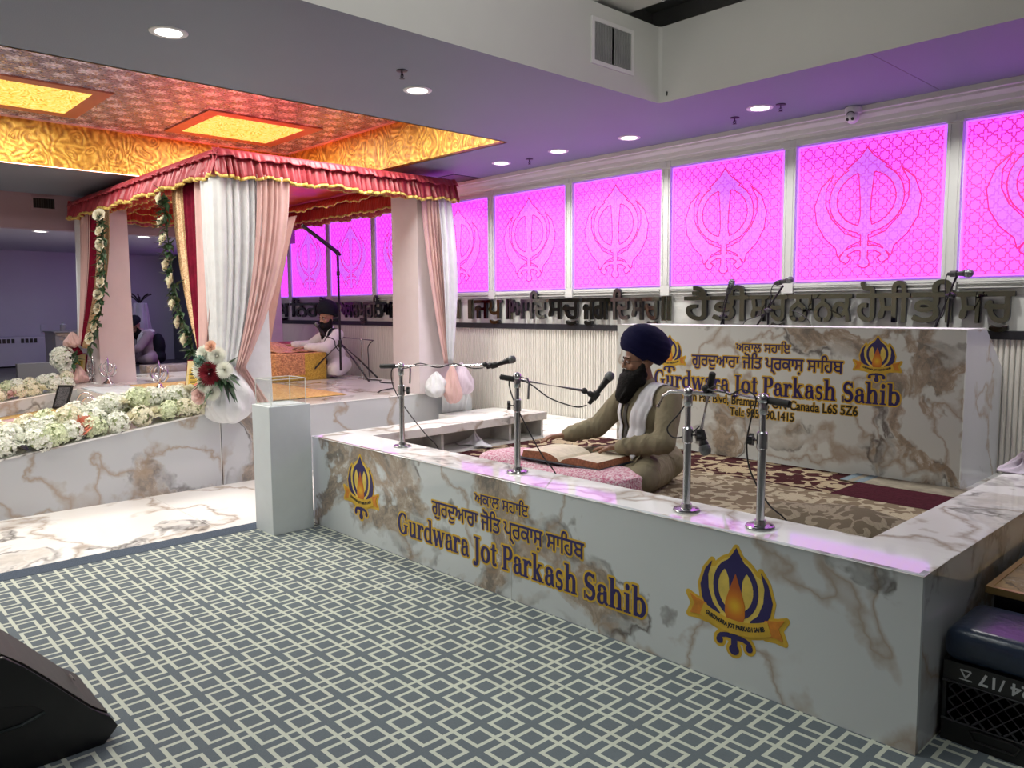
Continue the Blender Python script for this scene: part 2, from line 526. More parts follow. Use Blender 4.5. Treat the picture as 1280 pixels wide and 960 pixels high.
def carpet_mat():
    m, nt, b = newmat('lattice_carpet'); N = NT(nt)
    P = 0.1318
    co = N.coord('Object')
    x, y, _ = N.sep(co)
    def cell(v, off):
        a = N.m('ADD', N.m('DIVIDE', N.m('SUBTRACT', v, off), P), 0.5)
        k = N.m('FLOOR', a)
        return k, N.m('MULTIPLY', N.m('SUBTRACT', N.m('SUBTRACT', a, k), 0.5), P)   # index, signed offset from crossing
    kx, u = cell(x, -2.325); ky, v = cell(y, 1.372)
    au, av = N.m('ABSOLUTE', u), N.m('ABSOLUTE', v)
    d, t = 0.0245, 0.0078                      # line centre from the crossing axis, half line width
    def online(a): return N.m('LESS_THAN', N.m('ABSOLUTE', N.m('SUBTRACT', a, d)), t)
    def beyond(a): return N.m('GREATER_THAN', a, d-t)
    def within(a): return N.m('LESS_THAN', a, d+t)
    frame = N.m('MAXIMUM', N.m('MULTIPLY', online(au), beyond(av)), N.m('MULTIPLY', online(av), beyond(au)))
    par = N.m('ABSOLUTE', N.m('MODULO', N.m('ADD', kx, ky), 2.0))
    crossA = N.m('LESS_THAN', par, 0.5)
    small = N.m('MULTIPLY', N.m('MAXIMUM', N.m('MULTIPLY', online(au), within(av)), N.m('MULTIPLY', online(av), within(au))), crossA)
    line = N.m('MINIMUM', N.m('ADD', frame, small), 1.0)
    fib = N.noise(N.coord('Object', scale=(60, 900, 60)), 1.0, 2)
    fib2 = N.noise(co, 900, 2)
    dark = N.mix(N.m('MULTIPLY', fib, 1.0), (0.090, 0.110, 0.125), (0.175, 0.205, 0.222))
    lite = N.mix(fib2, (0.43, 0.46, 0.385), (0.64, 0.68, 0.58))
    nt.links.new(N.mix(line, dark, lite), b.inputs['Base Color'])
    b.inputs['Roughness'].default_value = 0.95; b.inputs['Specular IOR Level'].default_value = 0.15
    nt.links.new(N.bump(N.m('ADD', N.m('MULTIPLY', line, 0.6), N.m('MULTIPLY', fib2, 0.5)), 0.003), b.inputs['Normal'])
    return m
MT['carpet'] = carpet_mat()
MT['carpet_edge'] = pm('blue_carpet_edge', (0.075, 0.095, 0.125), 0.95, var=0.35, scale=260, bump=0.002, bscale=600, spec=0.1)

def struct(name, bm, m, sm=None):
    return tag(obj(name, bm, m, sm=sm), kind='structure')

# floors
struct('floor', bx((-5.04, -3.2, -0.05), (3.5, 5.9, 0.0)), MT['carpet'])
struct('trim_1', bx((-5.2, -3.2, -0.05), (-5.04, 2.9, 0.002)), MT['carpet_edge'])
o = struct('floor', bx((-17, -3.2, -0.05), (-5.2, 9.2, 0.0)), MT['marble_floor'])
# grout joint in the marble floor
bm = bmesh.new()
add_box(bm, (-6.53, 2.12, 0.0), (-5.2, 2.125, 0.0008)); add_box(bm, (-6.53, 0.3, 0.0), (-5.2, 0.305, 0.0008))
struct('trim_2', bm, pm('grout', (0.5, 0.48, 0.45), 0.8))
# back wall: flat plaster, black rail, fluted wainscot
struct('wall_back', bx((-17, YW, 0.0), (3.5, YW+0.15, 3.6)), MT['white_paint'])
bm = bmesh.new()
p = 0.033
x = -13.0
while x < 1.6:
    pts = [(x+0.004, 0), (x+0.006, 0.010), (x+0.010, 0.0145), (x+p-0.010, 0.0145), (x+p-0.006, 0.010), (x+p-0.004, 0)]
    a = [bm.verts.new((q[0], YW-q[1], ZR-0.05)) for q in pts]; c = [bm.verts.new((q[0], YW-q[1], 1.285)) for q in pts]
    for i in range(5): bm.faces.new((a[i], a[i+1], c[i+1], c[i]))
    x += p
struct('wall_back', bm, MT['flute'])
struct('trim_3', bx((-13, YW-0.03, 1.278), (1.6, YW, 1.335), 0.004), MT['black_trim'])
# joint line of the cladding behind the lettering
bm = bmesh.new(); add_box(bm, (-13, YW-0.001, 1.566), (1.6, YW, 1.569))
struct('trim_4', bm, MT['bay_grey'])
# panelled upper wall: stiles, rails, mouldings
PX = [-1.918+1.153*k for k in range(2, -1, -1)] + [-1.918-1.153*k for k in range(1, 11)]   # right edge of each lit panel
PW, PZ0, PZ1 = 1.036, 1.687, 2.700
bm = bmesh.new()
add_box(bm, (-13.6, YW-0.03, PZ1+0.012), (1.6, YW, CEIL))            # frieze
add_box(bm, (-13.6, YW-0.022, 1.655), (1.6, YW, PZ0-0.012))          # sill rail
for xr in PX:
    add_box(bm, (xr+0.012, YW-0.035, 1.60), (xr+0.105, YW, CEIL-0.14))
    add_box(bm, (xr+0.028, YW-0.041, 1.70), (xr+0.034, YW, 2.69)); add_box(bm, (xr+0.083, YW-0.041, 1.70), (xr+0.089, YW, 2.69))
    add_box(bm, (xr+0.006, YW-0.043, 2.70), (xr+0.111, YW, 2.715))
    add_box(bm, (xr+0.056, YW-0.0405, 2.715), (xr+0.0615, YW, CEIL-0.09))
    # raised moulding over and under each panel
    add_box(bm, (xr-PW+0.03, YW-0.037, 2.735), (xr-0.03, YW, 2.741)); add_box(bm, (xr-PW+0.03, YW-0.037, 2.80), (xr-0.03, YW, 2.806))
    add_box(bm, (xr-PW-0.0, YW-0.03, 1.613), (xr-0.0, YW, 1.620)); add_box(bm, (xr-PW-0.0, YW-0.03, 1.642), (xr-0.0, YW, 1.650))
struct('trim_5', bm, MT['panel_white'])
bm = bmesh.new()    # crown moulding
prof = [(0.0, 2.765), (0.045, 2.765), (0.05, 2.785), (0.06, 2.79), (0.07, 2.82), (0.095, 2.845), (0.10, 2.86), (0.115, 2.866), (0.12, 2.90), (0.0, 2.90)]
add_prism(bm, prof, lambda u, v, d: (d, YW-u, v), -13.6, 1.6)
struct('trim_6', bm, MT['panel_white'])

# ceiling soffit: L of slabs round the high bay, with the golden recess cut in
bm = bmesh.new()
T = 0.06
BX, BY = -3.36, 4.56                      # inner corner of the high bay
RX0, RX1, RY0, RY1, RZ = -8.85, -5.0, -1.6, 4.64, 3.346
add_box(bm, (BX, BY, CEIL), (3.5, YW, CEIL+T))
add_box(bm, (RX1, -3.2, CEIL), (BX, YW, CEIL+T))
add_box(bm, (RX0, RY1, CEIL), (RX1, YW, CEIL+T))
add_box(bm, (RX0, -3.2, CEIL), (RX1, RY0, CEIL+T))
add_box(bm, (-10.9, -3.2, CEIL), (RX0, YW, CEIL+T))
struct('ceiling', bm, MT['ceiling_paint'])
bm = bmesh.new(); add_box(bm, (-1.93, BY, CEIL-0.0008), (-1.926, YW-0.12, CEIL)); struct('trim_7', bm, MT['black_trim'])
# bulkhead faces of the high bay, with softened corner
bm = bmesh.new()
pts = [(BX, -3.2), (BX, BY-0.03)] + [(BX+0.03-0.03*math.cos(a), BY-0.03+0.03*math.sin(a)) for a in (PI/8, PI/4, 3*PI/8)] + [(BX+0.03, BY), (3.5, BY)]
pts = [(q[0]+0.005, q[1]-0.005) for q in pts]
lo = [bm.verts.new((q[0], q[1], CEIL-0.004)) for q in pts]; hi = [bm.verts.new((q[0], q[1], 3.40)) for q in pts]
pb = [(BX-0.03, -3.2), (BX-0.03, BY+0.03), (3.5, BY+0.03)]
for i in range(len(pts)-1): bm.faces.new((lo[i], lo[i+1], hi[i+1], hi[i]))
bl = [bm.verts.new((q[0], q[1], CEIL-0.004)) for q in pb]
bm.faces.new((lo[0], *lo[1:], bl[2], bl[1], bl[0])) if False else None
for v in bl: bm.verts.remove(v)
struct('wall_bay', bm, MT['white_paint'], sm=50)
bm = bmesh.new()
add_box(bm, (BX-0.3, -3.2, 3.62), (3.5, BY+0.3, 3.68))
add_box(bm, (BX-0.3, -3.2, 3.40), (BX-0.25, BY+0.3, 3.62)); add_box(bm, (BX-0.3, BY+0.25, 3.40), (3.5, BY+0.3, 3.62))
add_box(bm, (BX-0.3, -3.2, 3.39), (BX-0.005, BY+0.3, 3.40)); add_box(bm, (BX-0.005, BY+0.005, 3.39), (3.5, BY+0.3, 3.40))
struct('ceiling', bm, MT['bay_grey'])
bm = bmesh.new()
add_box(bm, (BX-0.1, BY-0.62, 3.43), (3.5, BY-0.30, 3.62)); bevel_all(bm, 0.006, 1)
add_box(bm, (BX-0.1, BY-0.635, 3.515), (3.5, BY-0.62, 3.535))
struct('trim_8', bm, MT['white_paint'])

# golden recess over the throne
def gold_mat(name, scale=1.0, glow=0.0, axis=0):
    m, nt, b = newmat(name); N = NT(nt)
    co = N.coord('Object', scale=(scale,)*3)
    w = N.noise(co, 2.2, 2, out=1)
    v = N.n('ShaderNodeVectorMath', operation='MULTIPLY_ADD'); nt.links.new(w, v.inputs[0]); v.inputs[1].default_value = (0.35,)*3; nt.links.new(co, v.inputs[2])
    d = N.voro(v.outputs[0], 2.4)
    rings = N.m('SINE', N.m('MULTIPLY', d, 55.0))
    d2 = N.voro(v.outputs[0], 6.0, 'SMOOTH_F1'); rings2 = N.m('SINE', N.m('MULTIPLY', d2, 42.0))
    n3 = N.noise(co, 14, 5, 0.65, 1.5)
    h = N.m('ADD', N.m('ADD', N.m('MULTIPLY', rings, 0.35), N.m('MULTIPLY', rings2, 0.35)), N.m('MULTIPLY', N.m('SUBTRACT', n3, 0.5), 2.2))
    f = N.m('MULTIPLY_ADD', h, 0.5, 0.5)
    c = N.ramp(f, [(0.15, (0.30, 0.13, 0.014)), (0.5, (0.52, 0.27, 0.03)), (0.85, (0.80, 0.52, 0.09))])
    nt.links.new(c, b.inputs['Base Color'])
    b.inputs['Metallic'].default_value = 0.35; b.inputs['Roughness'].default_value = 0.38
    nt.links.new(N.bump(f, 0.006), b.inputs['Normal'])
    if glow:
        e = N.ramp(f, [(0.15, (0.62, 0.36, 0.03)), (0.45, (0.92, 0.68, 0.10)), (0.85, (1.0, 0.90, 0.34))])
        nt.links.new(e, b.inputs['Emission Color']); b.inputs['Emission Strength'].default_value = glow
    return m
MT['gold_wall'] = gold_mat('gold_embossed_panel', 1.0)
MT['gold_lit'] = gold_mat('gold_backlit_panel', 1.6, 1.0)
def sequin_mat():
    m, nt, b = newmat('pink_floral_ceiling'); N = NT(nt)
    co = N.coord('Object')
    x, y, _ = N.sep(co)
    P = 0.24
    kx = N.m('FLOOR', N.m('DIVIDE', x, P))
    yy = N.m('ADD', y, N.m('MULTIPLY', N.m('ABSOLUTE', N.m('MODULO', kx, 2.0)), P/2))
    u = N.m('SUBTRACT', N.m('FRACT', N.m('DIVIDE', x, P)), 0.5); w = N.m('SUBTRACT', N.m('FRACT', N.m('DIVIDE', yy, P)), 0.5)
    r = N.m('SQRT', N.m('ADD', N.m('MULTIPLY', u, u), N.m('MULTIPLY', w, w)))
    an = N.m('ARCTAN2', u, w)
    pet = N.m('ADD', 0.27, N.m('MULTIPLY', N.m('SINE', N.m('MULTIPLY', an, 8.0)), 0.09))
    fl = N.ramp(N.m('SUBTRACT', r, pet), [(0.0, (1, 1, 1)), (0.06, (0, 0, 0))])
    sp = N.voro(co, 55, out='Color'); s1, s2, s3 = N.sep(sp)
    base = N.mix(s1, (0.20, 0.19, 0.28), (0.32, 0.30, 0.40))
    c = N.mix(N.m('MULTIPLY', fl, N.m('MULTIPLY_ADD', s2, 0.3, 0.7)), base, (0.80, 0.82, 0.98))
    nt.links.new(c, b.inputs['Base Color'])
    b.inputs['Metallic'].default_value = 0.45
    nt.links.new(N.m('MULTIPLY_ADD', s3, 0.25, 0.18), b.inputs['Roughness'])
    nb = N.n('ShaderNodeVectorMath', operation='SUBTRACT'); nt.links.new(sp, nb.inputs[0]); nb.inputs[1].default_value = (0.5,)*3
    g = N.n('ShaderNodeNewGeometry'); ma = N.n('ShaderNodeVectorMath', operation='MULTIPLY_ADD')
    nt.links.new(nb.outputs[0], ma.inputs[0]); ma.inputs[1].default_value = (0.16,)*3; nt.links.new(g.outputs['Normal'], ma.inputs[2])
    nm = N.n('ShaderNodeVectorMath', operation='NORMALIZE'); nt.links.new(ma.outputs[0], nm.inputs[0])
    nt.links.new(nm.outputs[0], b.inputs['Normal'])
    return m
MT['sequin'] = sequin_mat()
MT['copper_line'] = pm('copper_border', (0.45, 0.17, 0.12), 0.4, 0.5, var=0.1)
MT['pink_edge'] = pm('pink_edge_bead', (0.85, 0.55, 0.5), 0.35, 0.3, var=0.1)
bm = bmesh.new()
for q in (((RX0+0.005, RY0, CEIL), (RX0-0.02, RY1, RZ)), ((RX1-0.005, RY0, CEIL), (RX1+0.02, RY1, RZ)), ((RX0, RY1-0.005, CEIL), (RX1, RY1+0.02, RZ)), ((RX0, RY0-0.02, CEIL), (RX1, RY0+0.005, RZ))):
    add_box(bm, (min(q[0][0], q[1][0]), q[0][1], q[0][2]), (max(q[0][0], q[1][0]), q[1][1], q[1][2]))
struct('wall_recess', bm, MT['gold_wall'])
struct('ceiling', bx((RX0, RY0, RZ), (RX1, RY1, RZ+0.02)), MT['sequin'])
bm = bmesh.new()
for (a, c) in (((RX0, RY0), (RX0+0.035, RY1)), ((RX1-0.035, RY0), (RX1, RY1)), ((RX0, RY1-0.035), (RX1, RY1)), ((RX0, RY0), (RX1, RY0+0.035))):
    add_box(bm, (a[0], a[1], RZ-0.012), (c[0], c[1], RZ))
struct('trim_9', bm, MT['pink_edge'])
bm = bmesh.new(); add_box(bm, (RX0+0.03, RY1-0.045, CEIL+0.001), (RX1-0.03, RY1-0.005, CEIL+0.004)); add_box(bm, (RX0+0.03, RY1-0.045, CEIL+0.001), (RX1-0.03, RY1-0.042, CEIL+0.022)); struct('trim_11', bm, MT['gold_wall'])  # gold lip added to keep the back LED strip out of sight
# left LED strip; unseen back and near ones added to light the gold
def emis(name, col, st):
    m, nt, b = newmat(name); N = NT(nt)
    f = N.noise(N.coord(), 40, 2)
    nt.links.new(N.ramp(f, [(0.2, tuple(c*0.95 for c in col)), (0.8, col)]), b.inputs['Emission Color'])
    b.inputs['Emission Strength'].default_value = st; b.inputs['Base Color'].default_value = (*[min(c, 1)*0.8 for c in col], 1)
    return m
MT['led'] = emis('led_strip_glow', (1.0, 0.72, 0.84), 5.5)
for i, (a, c) in enumerate((((RX0+0.006, RY0+0.05), (RX0+0.014, RY1-0.05)), ((RX0+0.05, RY1-0.012), (RX1-0.05, RY1-0.006)), ((RX1-0.014, RY0+0.05), (RX1-0.006, RY1-0.05)))):
    o = obj('led_strip', bx((a[0], a[1], CEIL+0.004), (c[0], c[1], CEIL+0.008)), MT['led'])
    tag(o, ['thin glowing LED strip along the left lower edge of the golden ceiling recess', 'added unseen LED strip along the back lower edge of the golden ceiling recess', 'added unseen LED strip along the near lower edge of the golden ceiling recess'][i], 'light strip', 'LED strips of the golden recess')
# lit golden squares in the recess ceiling
for i, (x0, y0) in enumerate([(x, y) for x in (-8.37, -6.40) for y in (3.2, 1.2, -0.8)]):
    t = thing('ceiling_light_square', ['lit yellow square in the golden recess, nearest the back wall on its far side', 'lit yellow square of the golden recess cut by the left frame edge', 'lit yellow square in the recess ceiling, out at the hall end of the far side', 'lit yellow square in the recess ceiling hidden behind the soffit, back wall end', 'lit yellow square in the recess ceiling hidden behind the soffit, middle', 'lit yellow square in the recess ceiling hidden behind the soffit, hall end'][i], 'ceiling light', (x0+0.45, y0+0.46, RZ), 0, 'lit squares of the golden recess')
    bm = bmesh.new(); add_box(bm, (-0.45, -0.46, -0.012), (0.45, 0.46, -0.002)); obj('pane', bm, MT['gold_lit'], t)
    bm = bmesh.new()
    for (a, c) in (((-0.58, -0.59), (-0.45, 0.59)), ((0.45, -0.59), (0.58, 0.59)), ((-0.45, 0.46), (0.45, 0.59)), ((-0.45, -0.59), (0.45, -0.46))):
        add_box(bm, (*a, -0.014), (*c, -0.001))
    obj('border_frame', bm, MT['copper_line'], t)
    area_lamp('square_lamp', (0, 0, -0.03), 0.8, W_SQUARE, (1.0, 0.97, 0.92), parent=t, size_y=0.8)

# ------------------------------------------------------------------ far end of the hall
struct('wall_bulkhead', bx((-11.05, -3.2, 2.48), (-10.9, YW, 3.0)), MT['room_pink'])
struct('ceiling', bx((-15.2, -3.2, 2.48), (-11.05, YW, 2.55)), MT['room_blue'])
struct('wall_left', bx((-15.2, -3.2, 0.0), (-15.0, YW, 2.55)), MT['room_blue'])
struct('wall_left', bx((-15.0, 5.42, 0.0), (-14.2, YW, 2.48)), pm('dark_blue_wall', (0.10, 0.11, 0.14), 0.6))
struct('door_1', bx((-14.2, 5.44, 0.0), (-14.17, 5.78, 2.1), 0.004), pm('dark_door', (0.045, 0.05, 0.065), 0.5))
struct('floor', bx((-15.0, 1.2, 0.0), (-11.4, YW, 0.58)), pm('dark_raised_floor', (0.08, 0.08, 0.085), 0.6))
struct('wall_rear', bx((-17, -3.3, 0.0), (3.6, -3.2, 3.6)), MT['white_paint'])
struct('wall_right', bx((3.5, -3.2, 0.0), (3.6, 5.9, 3.6)), MT['white_paint'])
# ------------------------------------------------------------------ lit lattice panels on the back wall
def lattice_mat(name, fill, line, strength):
    m, nt, b = newmat(name); N = NT(nt)
    x, _, z = N.sep(N.coord('Object'))
    p = PW/12.9
    def cell(v): return N.m('SUBTRACT', N.m('FRACT', N.m('DIVIDE', v, p)), 0.5)
    u, w = N.m('ABSOLUTE', cell(x)), N.m('ABSOLUTE', cell(z))
    sq = N.m('MAXIMUM', u, w); di = N.m('MULTIPLY', N.m('ADD', u, w), 0.7071)
    e = N.m('ABSOLUTE', N.m('SUBTRACT', N.m('MINIMUM', sq, di), 0.348))
    f = N.ramp(e, [(0.044, (1, 1, 1)), (0.066, (0, 0, 0))])
    c = N.mix(f, fill, line)
    nt.links.new(c, b.inputs['Emission Color']); b.inputs['Emission Strength'].default_value = strength
    b.inputs['Base Color'].default_value = (0.25, 0.1, 0.25, 1); b.inputs['Roughness'].default_value = 0.3
    return m
MT['panel_glow'] = lattice_mat('backlit_lattice', (0.70, 0.072, 1.25), (0.52, 0.008, 0.22), PANEL_E)
MT['panel_emblem'] = lattice_mat('backlit_lattice_emblem', (0.47, 0.095, 0.90), (0.42, 0.05, 0.40), PANEL_E)
MT['panel_line'] = emis('backlit_red_outline', (0.50, 0.012, 0.16), PANEL_E)
MT['panel_rim'] = emis('backlit_panel_rim', (0.50, 0.12, 1.0), PANEL_E)

def khanda_loops():
    """double-edged sword, ring and two curved swords; unit square -1..1"""
    L = []
    L += [ccw([(0, 1.0), (0.10, 0.86), (0.30, 0.68), (0.20, 0.62), (0.12, 0.60), (0.085, 0.2), (0.075, -0.1), (0.12, -0.35), (0.10, -0.42), (0.055, -0.42), (0.055, -0.93), (-0.055, -0.93), (-0.055, -0.42), (-0.10, -0.42), (-0.12, -0.35), (-0.075, -0.1), (-0.085, 0.2), (-0.12, 0.60), (-0.20, 0.62), (-0.30, 0.68), (-0.10, 0.86)])]
    L += stroke(arc(0, 0.17, 0.50, 0.50, 100, 440, 40), 0.12)
    for s in (1, -1):
        out = [(0.50, 0.62), (0.70, 0.42), (0.80, 0.12), (0.76, -0.18), (0.62, -0.44), (0.44, -0.62), (0.40, -0.78)]
        inn = [(0.24, -0.60), (0.06, -0.52), (0.06, -0.48), (0.30, -0.38), (0.52, -0.12), (0.62, 0.12), (0.62, 0.38)]
        L.append(ccw([(s*a, c) for a, c in out+inn]))
        L += stroke([(s*a, c) for a, c in ((0.0, -0.64), (0.16, -0.64), (0.27, -0.70), (0.33, -0.80), (0.27, -0.84), (0.23, -0.78))], [0.08, 0.08, 0.09, 0.09, 0.08, 0.06])
    L.append(arc(0, -0.88, 0.085, 0.085, 0, 360, 20)[:-1])
    return L
KH = [np.asarray(a)*np.array([0.475, 0.435]) for a in khanda_loops()]
names = ['pink backlit lattice panel at the right frame edge, right of the security camera', 'large pink backlit panel under the security camera', 'pink backlit panel right above the navy turban, behind the leftmost goose-neck microphone', 'fourth pink backlit panel from the right, left of the one above the sign emblem', 'fifth pink backlit panel from the right, above the word between the double bars', 'pink backlit panel half hidden by the right-hand canopy pillar', 'pink backlit panel mostly hidden behind the right-hand canopy pillar', 'pink backlit panel seen inside the canopy, right of the black boom stand pole', 'pink backlit panel seen inside the canopy, behind the black boom arm', 'pink backlit panel at the far left, behind the pink canopy curtain']
first = None
for i, xr in enumerate(PX[1:]):
    loc = (xr-PW/2, YW-0.004, (PZ0+PZ1)/2)
    lab = names[i] if i < len(names) else 'pink backlit panel of the wall hidden behind the throne canopy'
    if first is None:
        t = first = thing('backlit_panel', lab, 'light panel', loc, 0, 'pink backlit panels on the back wall')
        h = (PZ1-PZ0)/2; w = PW/2
        obj('pane', bx((-w+0.012, -0.012, -h+0.012), (w-0.012, 0.0, h-0.012)), MT['panel_glow'], t)
        bm = bmesh.new()
        for (a, c) in (((-w, -h), (-w+0.012, h)), ((w-0.012, -h), (w, h)), ((-w+0.012, h-0.012), (w-0.012, h)), ((-w+0.012, -h), (w-0.012, -h+0.012))):
            add_box(bm, (a[0], -0.016, a[1]), (c[0], 0.0, c[1]))
        obj('glowing_rim', bm, MT['panel_rim'], t)
        pl = lambda u, v, d: Vector((u, -0.0125-d, v))
        bm = bmesh.new(); add_figure(bm, KH, pl, 0.006, depth=0.0005)
        em = obj('emblem', bm, MT['panel_emblem'], t); em['label'] = 'lilac sword and ring emblem'
        bm = bmesh.new(); add_figure(bm, KH, pl, 0.0035, depth=0.001, band=0.0045)
        obj('emblem_outline', bm, MT['panel_line'], em)
    else:
        t = dup(first, loc, label=lab)

# ------------------------------------------------------------------ lettering and logo used on the marble fronts
SERIF = {}
def _s():
    k, t, sf = 0.15, 0.055, 0.042      # thick stem, thin stroke, serif height
    def foot(x, y, w=0.27): return [ccw([(x-w/2, y), (x+w/2, y), (x+w/2, y+sf), (x-w/2, y+sf)])]
    X = 0.47; A = 0.72; CP = 0.67
    def stem(x, y0, y1, w=k): return [ccw([(x-w/2, y0), (x+w/2, y0), (x+w/2, y1), (x-w/2, y1)])]
    def bowl(cx, cy, rx, ry, a0, a1, n=24, thick=k, thin=t):
        p = arc(cx, cy, rx, ry, a0, a1, n); a = np.radians(np.linspace(a0, a1, n+1))
        return stroke(p, thin+(thick-thin)*np.abs(np.cos(a))**1.3)
    S_ = SERIF
    S_['G'] = (bowl(0.36, 0.335, 0.275, 0.315, 50, 312) + stroke([(0.535, 0.60), (0.565, 0.45)], 0.05) + stem(0.56, 0.05, 0.30, 0.14) + foot(0.56, 0.27, 0.27) + stroke([(0.53, 0.12), (0.42, 0.035)], [0.09, 0.05]), 0.73)
    S_['u'] = (stem(0.16, 0.12, X, 0.13) + bowl(0.26, 0.14, 0.10, 0.115, 180, 330, 12, 0.13, 0.06) + stem(0.44, 0.0, X, 0.13) + foot(0.11, X-sf, 0.16) + foot(0.39, X-sf, 0.16) + foot(0.49, 0, 0.13), 0.60)
    S_['r'] = (stem(0.15, 0, X, 0.13) + foot(0.15, 0, 0.28) + foot(0.10, X-sf, 0.16) + bowl(0.33, 0.28, 0.13, 0.16, 70, 165, 10, 0.10, 0.075) + [arc(0.39, 0.39, 0.062, 0.062, 0, 360, 16)[:-1]], 0.46)
    S_['d'] = (bowl(0.26, 0.235, 0.165, 0.205, 60, 300) + stem(0.43, 0, A, 0.13) + foot(0.37, A-sf, 0.17) + foot(0.49, 0, 0.14) + stroke([(0.30, 0.44), (0.42, 0.38)], 0.06) + stroke([(0.30, 0.03), (0.42, 0.10)], 0.06), 0.58)
    S_['w'] = (stroke([(0.09, X), (0.25, 0.0)], 0.14) + stroke([(0.25, 0.02), (0.40, X)], 0.055) + stroke([(0.40, X), (0.55, 0.0)], 0.14) + stroke([(0.55, 0.02), (0.70, X)], 0.055) + foot(0.09, X-sf, 0.22) + foot(0.38, X-sf, 0.16) + foot(0.69, X-sf, 0.18), 0.78)
    S_['a'] = (stem(0.37, 0.06, 0.33, 0.13) + bowl(0.24, 0.335, 0.13, 0.115, 15, 170, 12, 0.11, 0.06) + [arc(0.13, 0.34, 0.062, 0.062, 0, 360, 16)[:-1]] + bowl(0.215, 0.135, 0.115, 0.115, 80, 300, 16, 0.13, 0.05) + stroke([(0.22, 0.25), (0.36, 0.28)], 0.05) + stroke([(0.27, 0.03), (0.36, 0.09)], 0.05) + stroke([(0.38, 0.09), (0.43, 0.025), (0.49, 0.045)], [0.12, 0.07, 0.03]), 0.50)
    S_['J'] = (stem(0.24, 0.02, CP, k) + foot(0.24, CP-sf, 0.32) + bowl(0.12, 0.02, 0.12, 0.155, 270, 360, 10, k, 0.06) + [arc(0.075, -0.105, 0.065, 0.065, 0, 360, 16)[:-1]], 0.42)
    S_['o'] = (bowl(0.275, 0.235, 0.185, 0.205, 0, 360, 36), 0.55)
    S_['t'] = (stem(0.18, 0.09, 0.60, 0.13) + stroke([(0.03, X-0.025), (0.33, X-0.025)], 0.05) + bowl(0.24, 0.095, 0.075, 0.075, 180, 330, 10, 0.12, 0.05) + [ccw([(0.06, X-0.03), (0.18, 0.60), (0.20, X-0.03)])], 0.37)
    S_['P'] = (stem(0.18, 0, CP, k) + foot(0.18, 0, 0.33) + foot(0.14, CP-sf, 0.24) + bowl(0.33, 0.485, 0.165, 0.16, -90, 90, 16) + stroke([(0.18, 0.645), (0.34, 0.645)], 0.05) + stroke([(0.18, 0.325), (0.34, 0.325)], 0.05), 0.58)
    S_['k'] = (stem(0.15, 0, A, 0.13) + foot(0.15, 0, 0.27) + foot(0.10, A-sf, 0.16) + stroke([(0.17, 0.20), (0.40, X-0.02)], 0.06) + stroke([(0.25, 0.27), (0.45, 0.02)], 0.13) + foot(0.42, X-sf, 0.20) + foot(0.46, 0, 0.24), 0.60)
    S_['s'] = (stroke(np.concatenate([arc(0.21, 0.345, 0.11, 0.10, 35, 230, 10), arc(0.215, 0.13, 0.115, 0.11, 60, -140, 10)]), 0.085) + stroke([(0.33, 0.46), (0.335, 0.34)], 0.035) + stroke([(0.075, 0.02), (0.07, 0.15)], 0.035), 0.42)
    S_['h'] = (stem(0.15, 0, A, 0.13) + foot(0.15, 0, 0.27) + foot(0.10, A-sf, 0.16) + bowl(0.32, 0.305, 0.125, 0.145, 0, 160, 12, 0.13, 0.06) + stem(0.445, 0, 0.31, 0.13) + foot(0.445, 0, 0.25), 0.60)
    S_['S'] = (stroke(np.concatenate([arc(0.29, 0.49, 0.165, 0.15, 30, 235, 14), arc(0.29, 0.185, 0.175, 0.155, 55, -145, 14)]), np.concatenate([np.linspace(0.06, 0.14, 15), np.linspace(0.145, 0.06, 15)])) + stroke([(0.455, 0.67), (0.47, 0.49)], 0.045) + stroke([(0.085, 0.0), (0.075, 0.2)], 0.045), 0.56)
    S_['i'] = (stem(0.155, 0, X, 0.13) + foot(0.155, 0, 0.27) + foot(0.105, X-sf, 0.16) + [arc(0.15, 0.615, 0.078, 0.078, 0, 360, 18)[:-1]], 0.31)
    S_['b'] = (stem(0.15, 0.0, A, 0.13) + foot(0.10, A-sf, 0.16) + bowl(0.31, 0.235, 0.165, 0.205, -120, 120) + stroke([(0.16, 0.38), (0.27, 0.44)], 0.06) + stroke([(0.16, 0.10), (0.27, 0.03)], 0.06), 0.56)
    S_[' '] = ([], 0.24)
_s()
def serif_loops(body):
    out = []; x = 0
    for ch in body:
        L, adv = SERIF[ch]
        out += [np.asarray(ccw(p))+np.array([x, 0]) for p in L]
        x += adv
    return out

def lettering(parent, loops, place, h, grow, halo, label, name='lettering', mats=None):
    """dark lettering with a gold halo behind it"""
    bm = bmesh.new(); add_figure(bm, loops, place, h, grow=grow, depth=0.0022)
    o = obj(name, bm, mats or MT['navy'], parent, normals=False); o['label'] = label
    bm = bmesh.new(); add_figure(bm, loops, place, h*1.3, grow=halo, depth=0.0010)
    obj('gold_halo', bm, MT['gold_print'], o, normals=False)
    return o

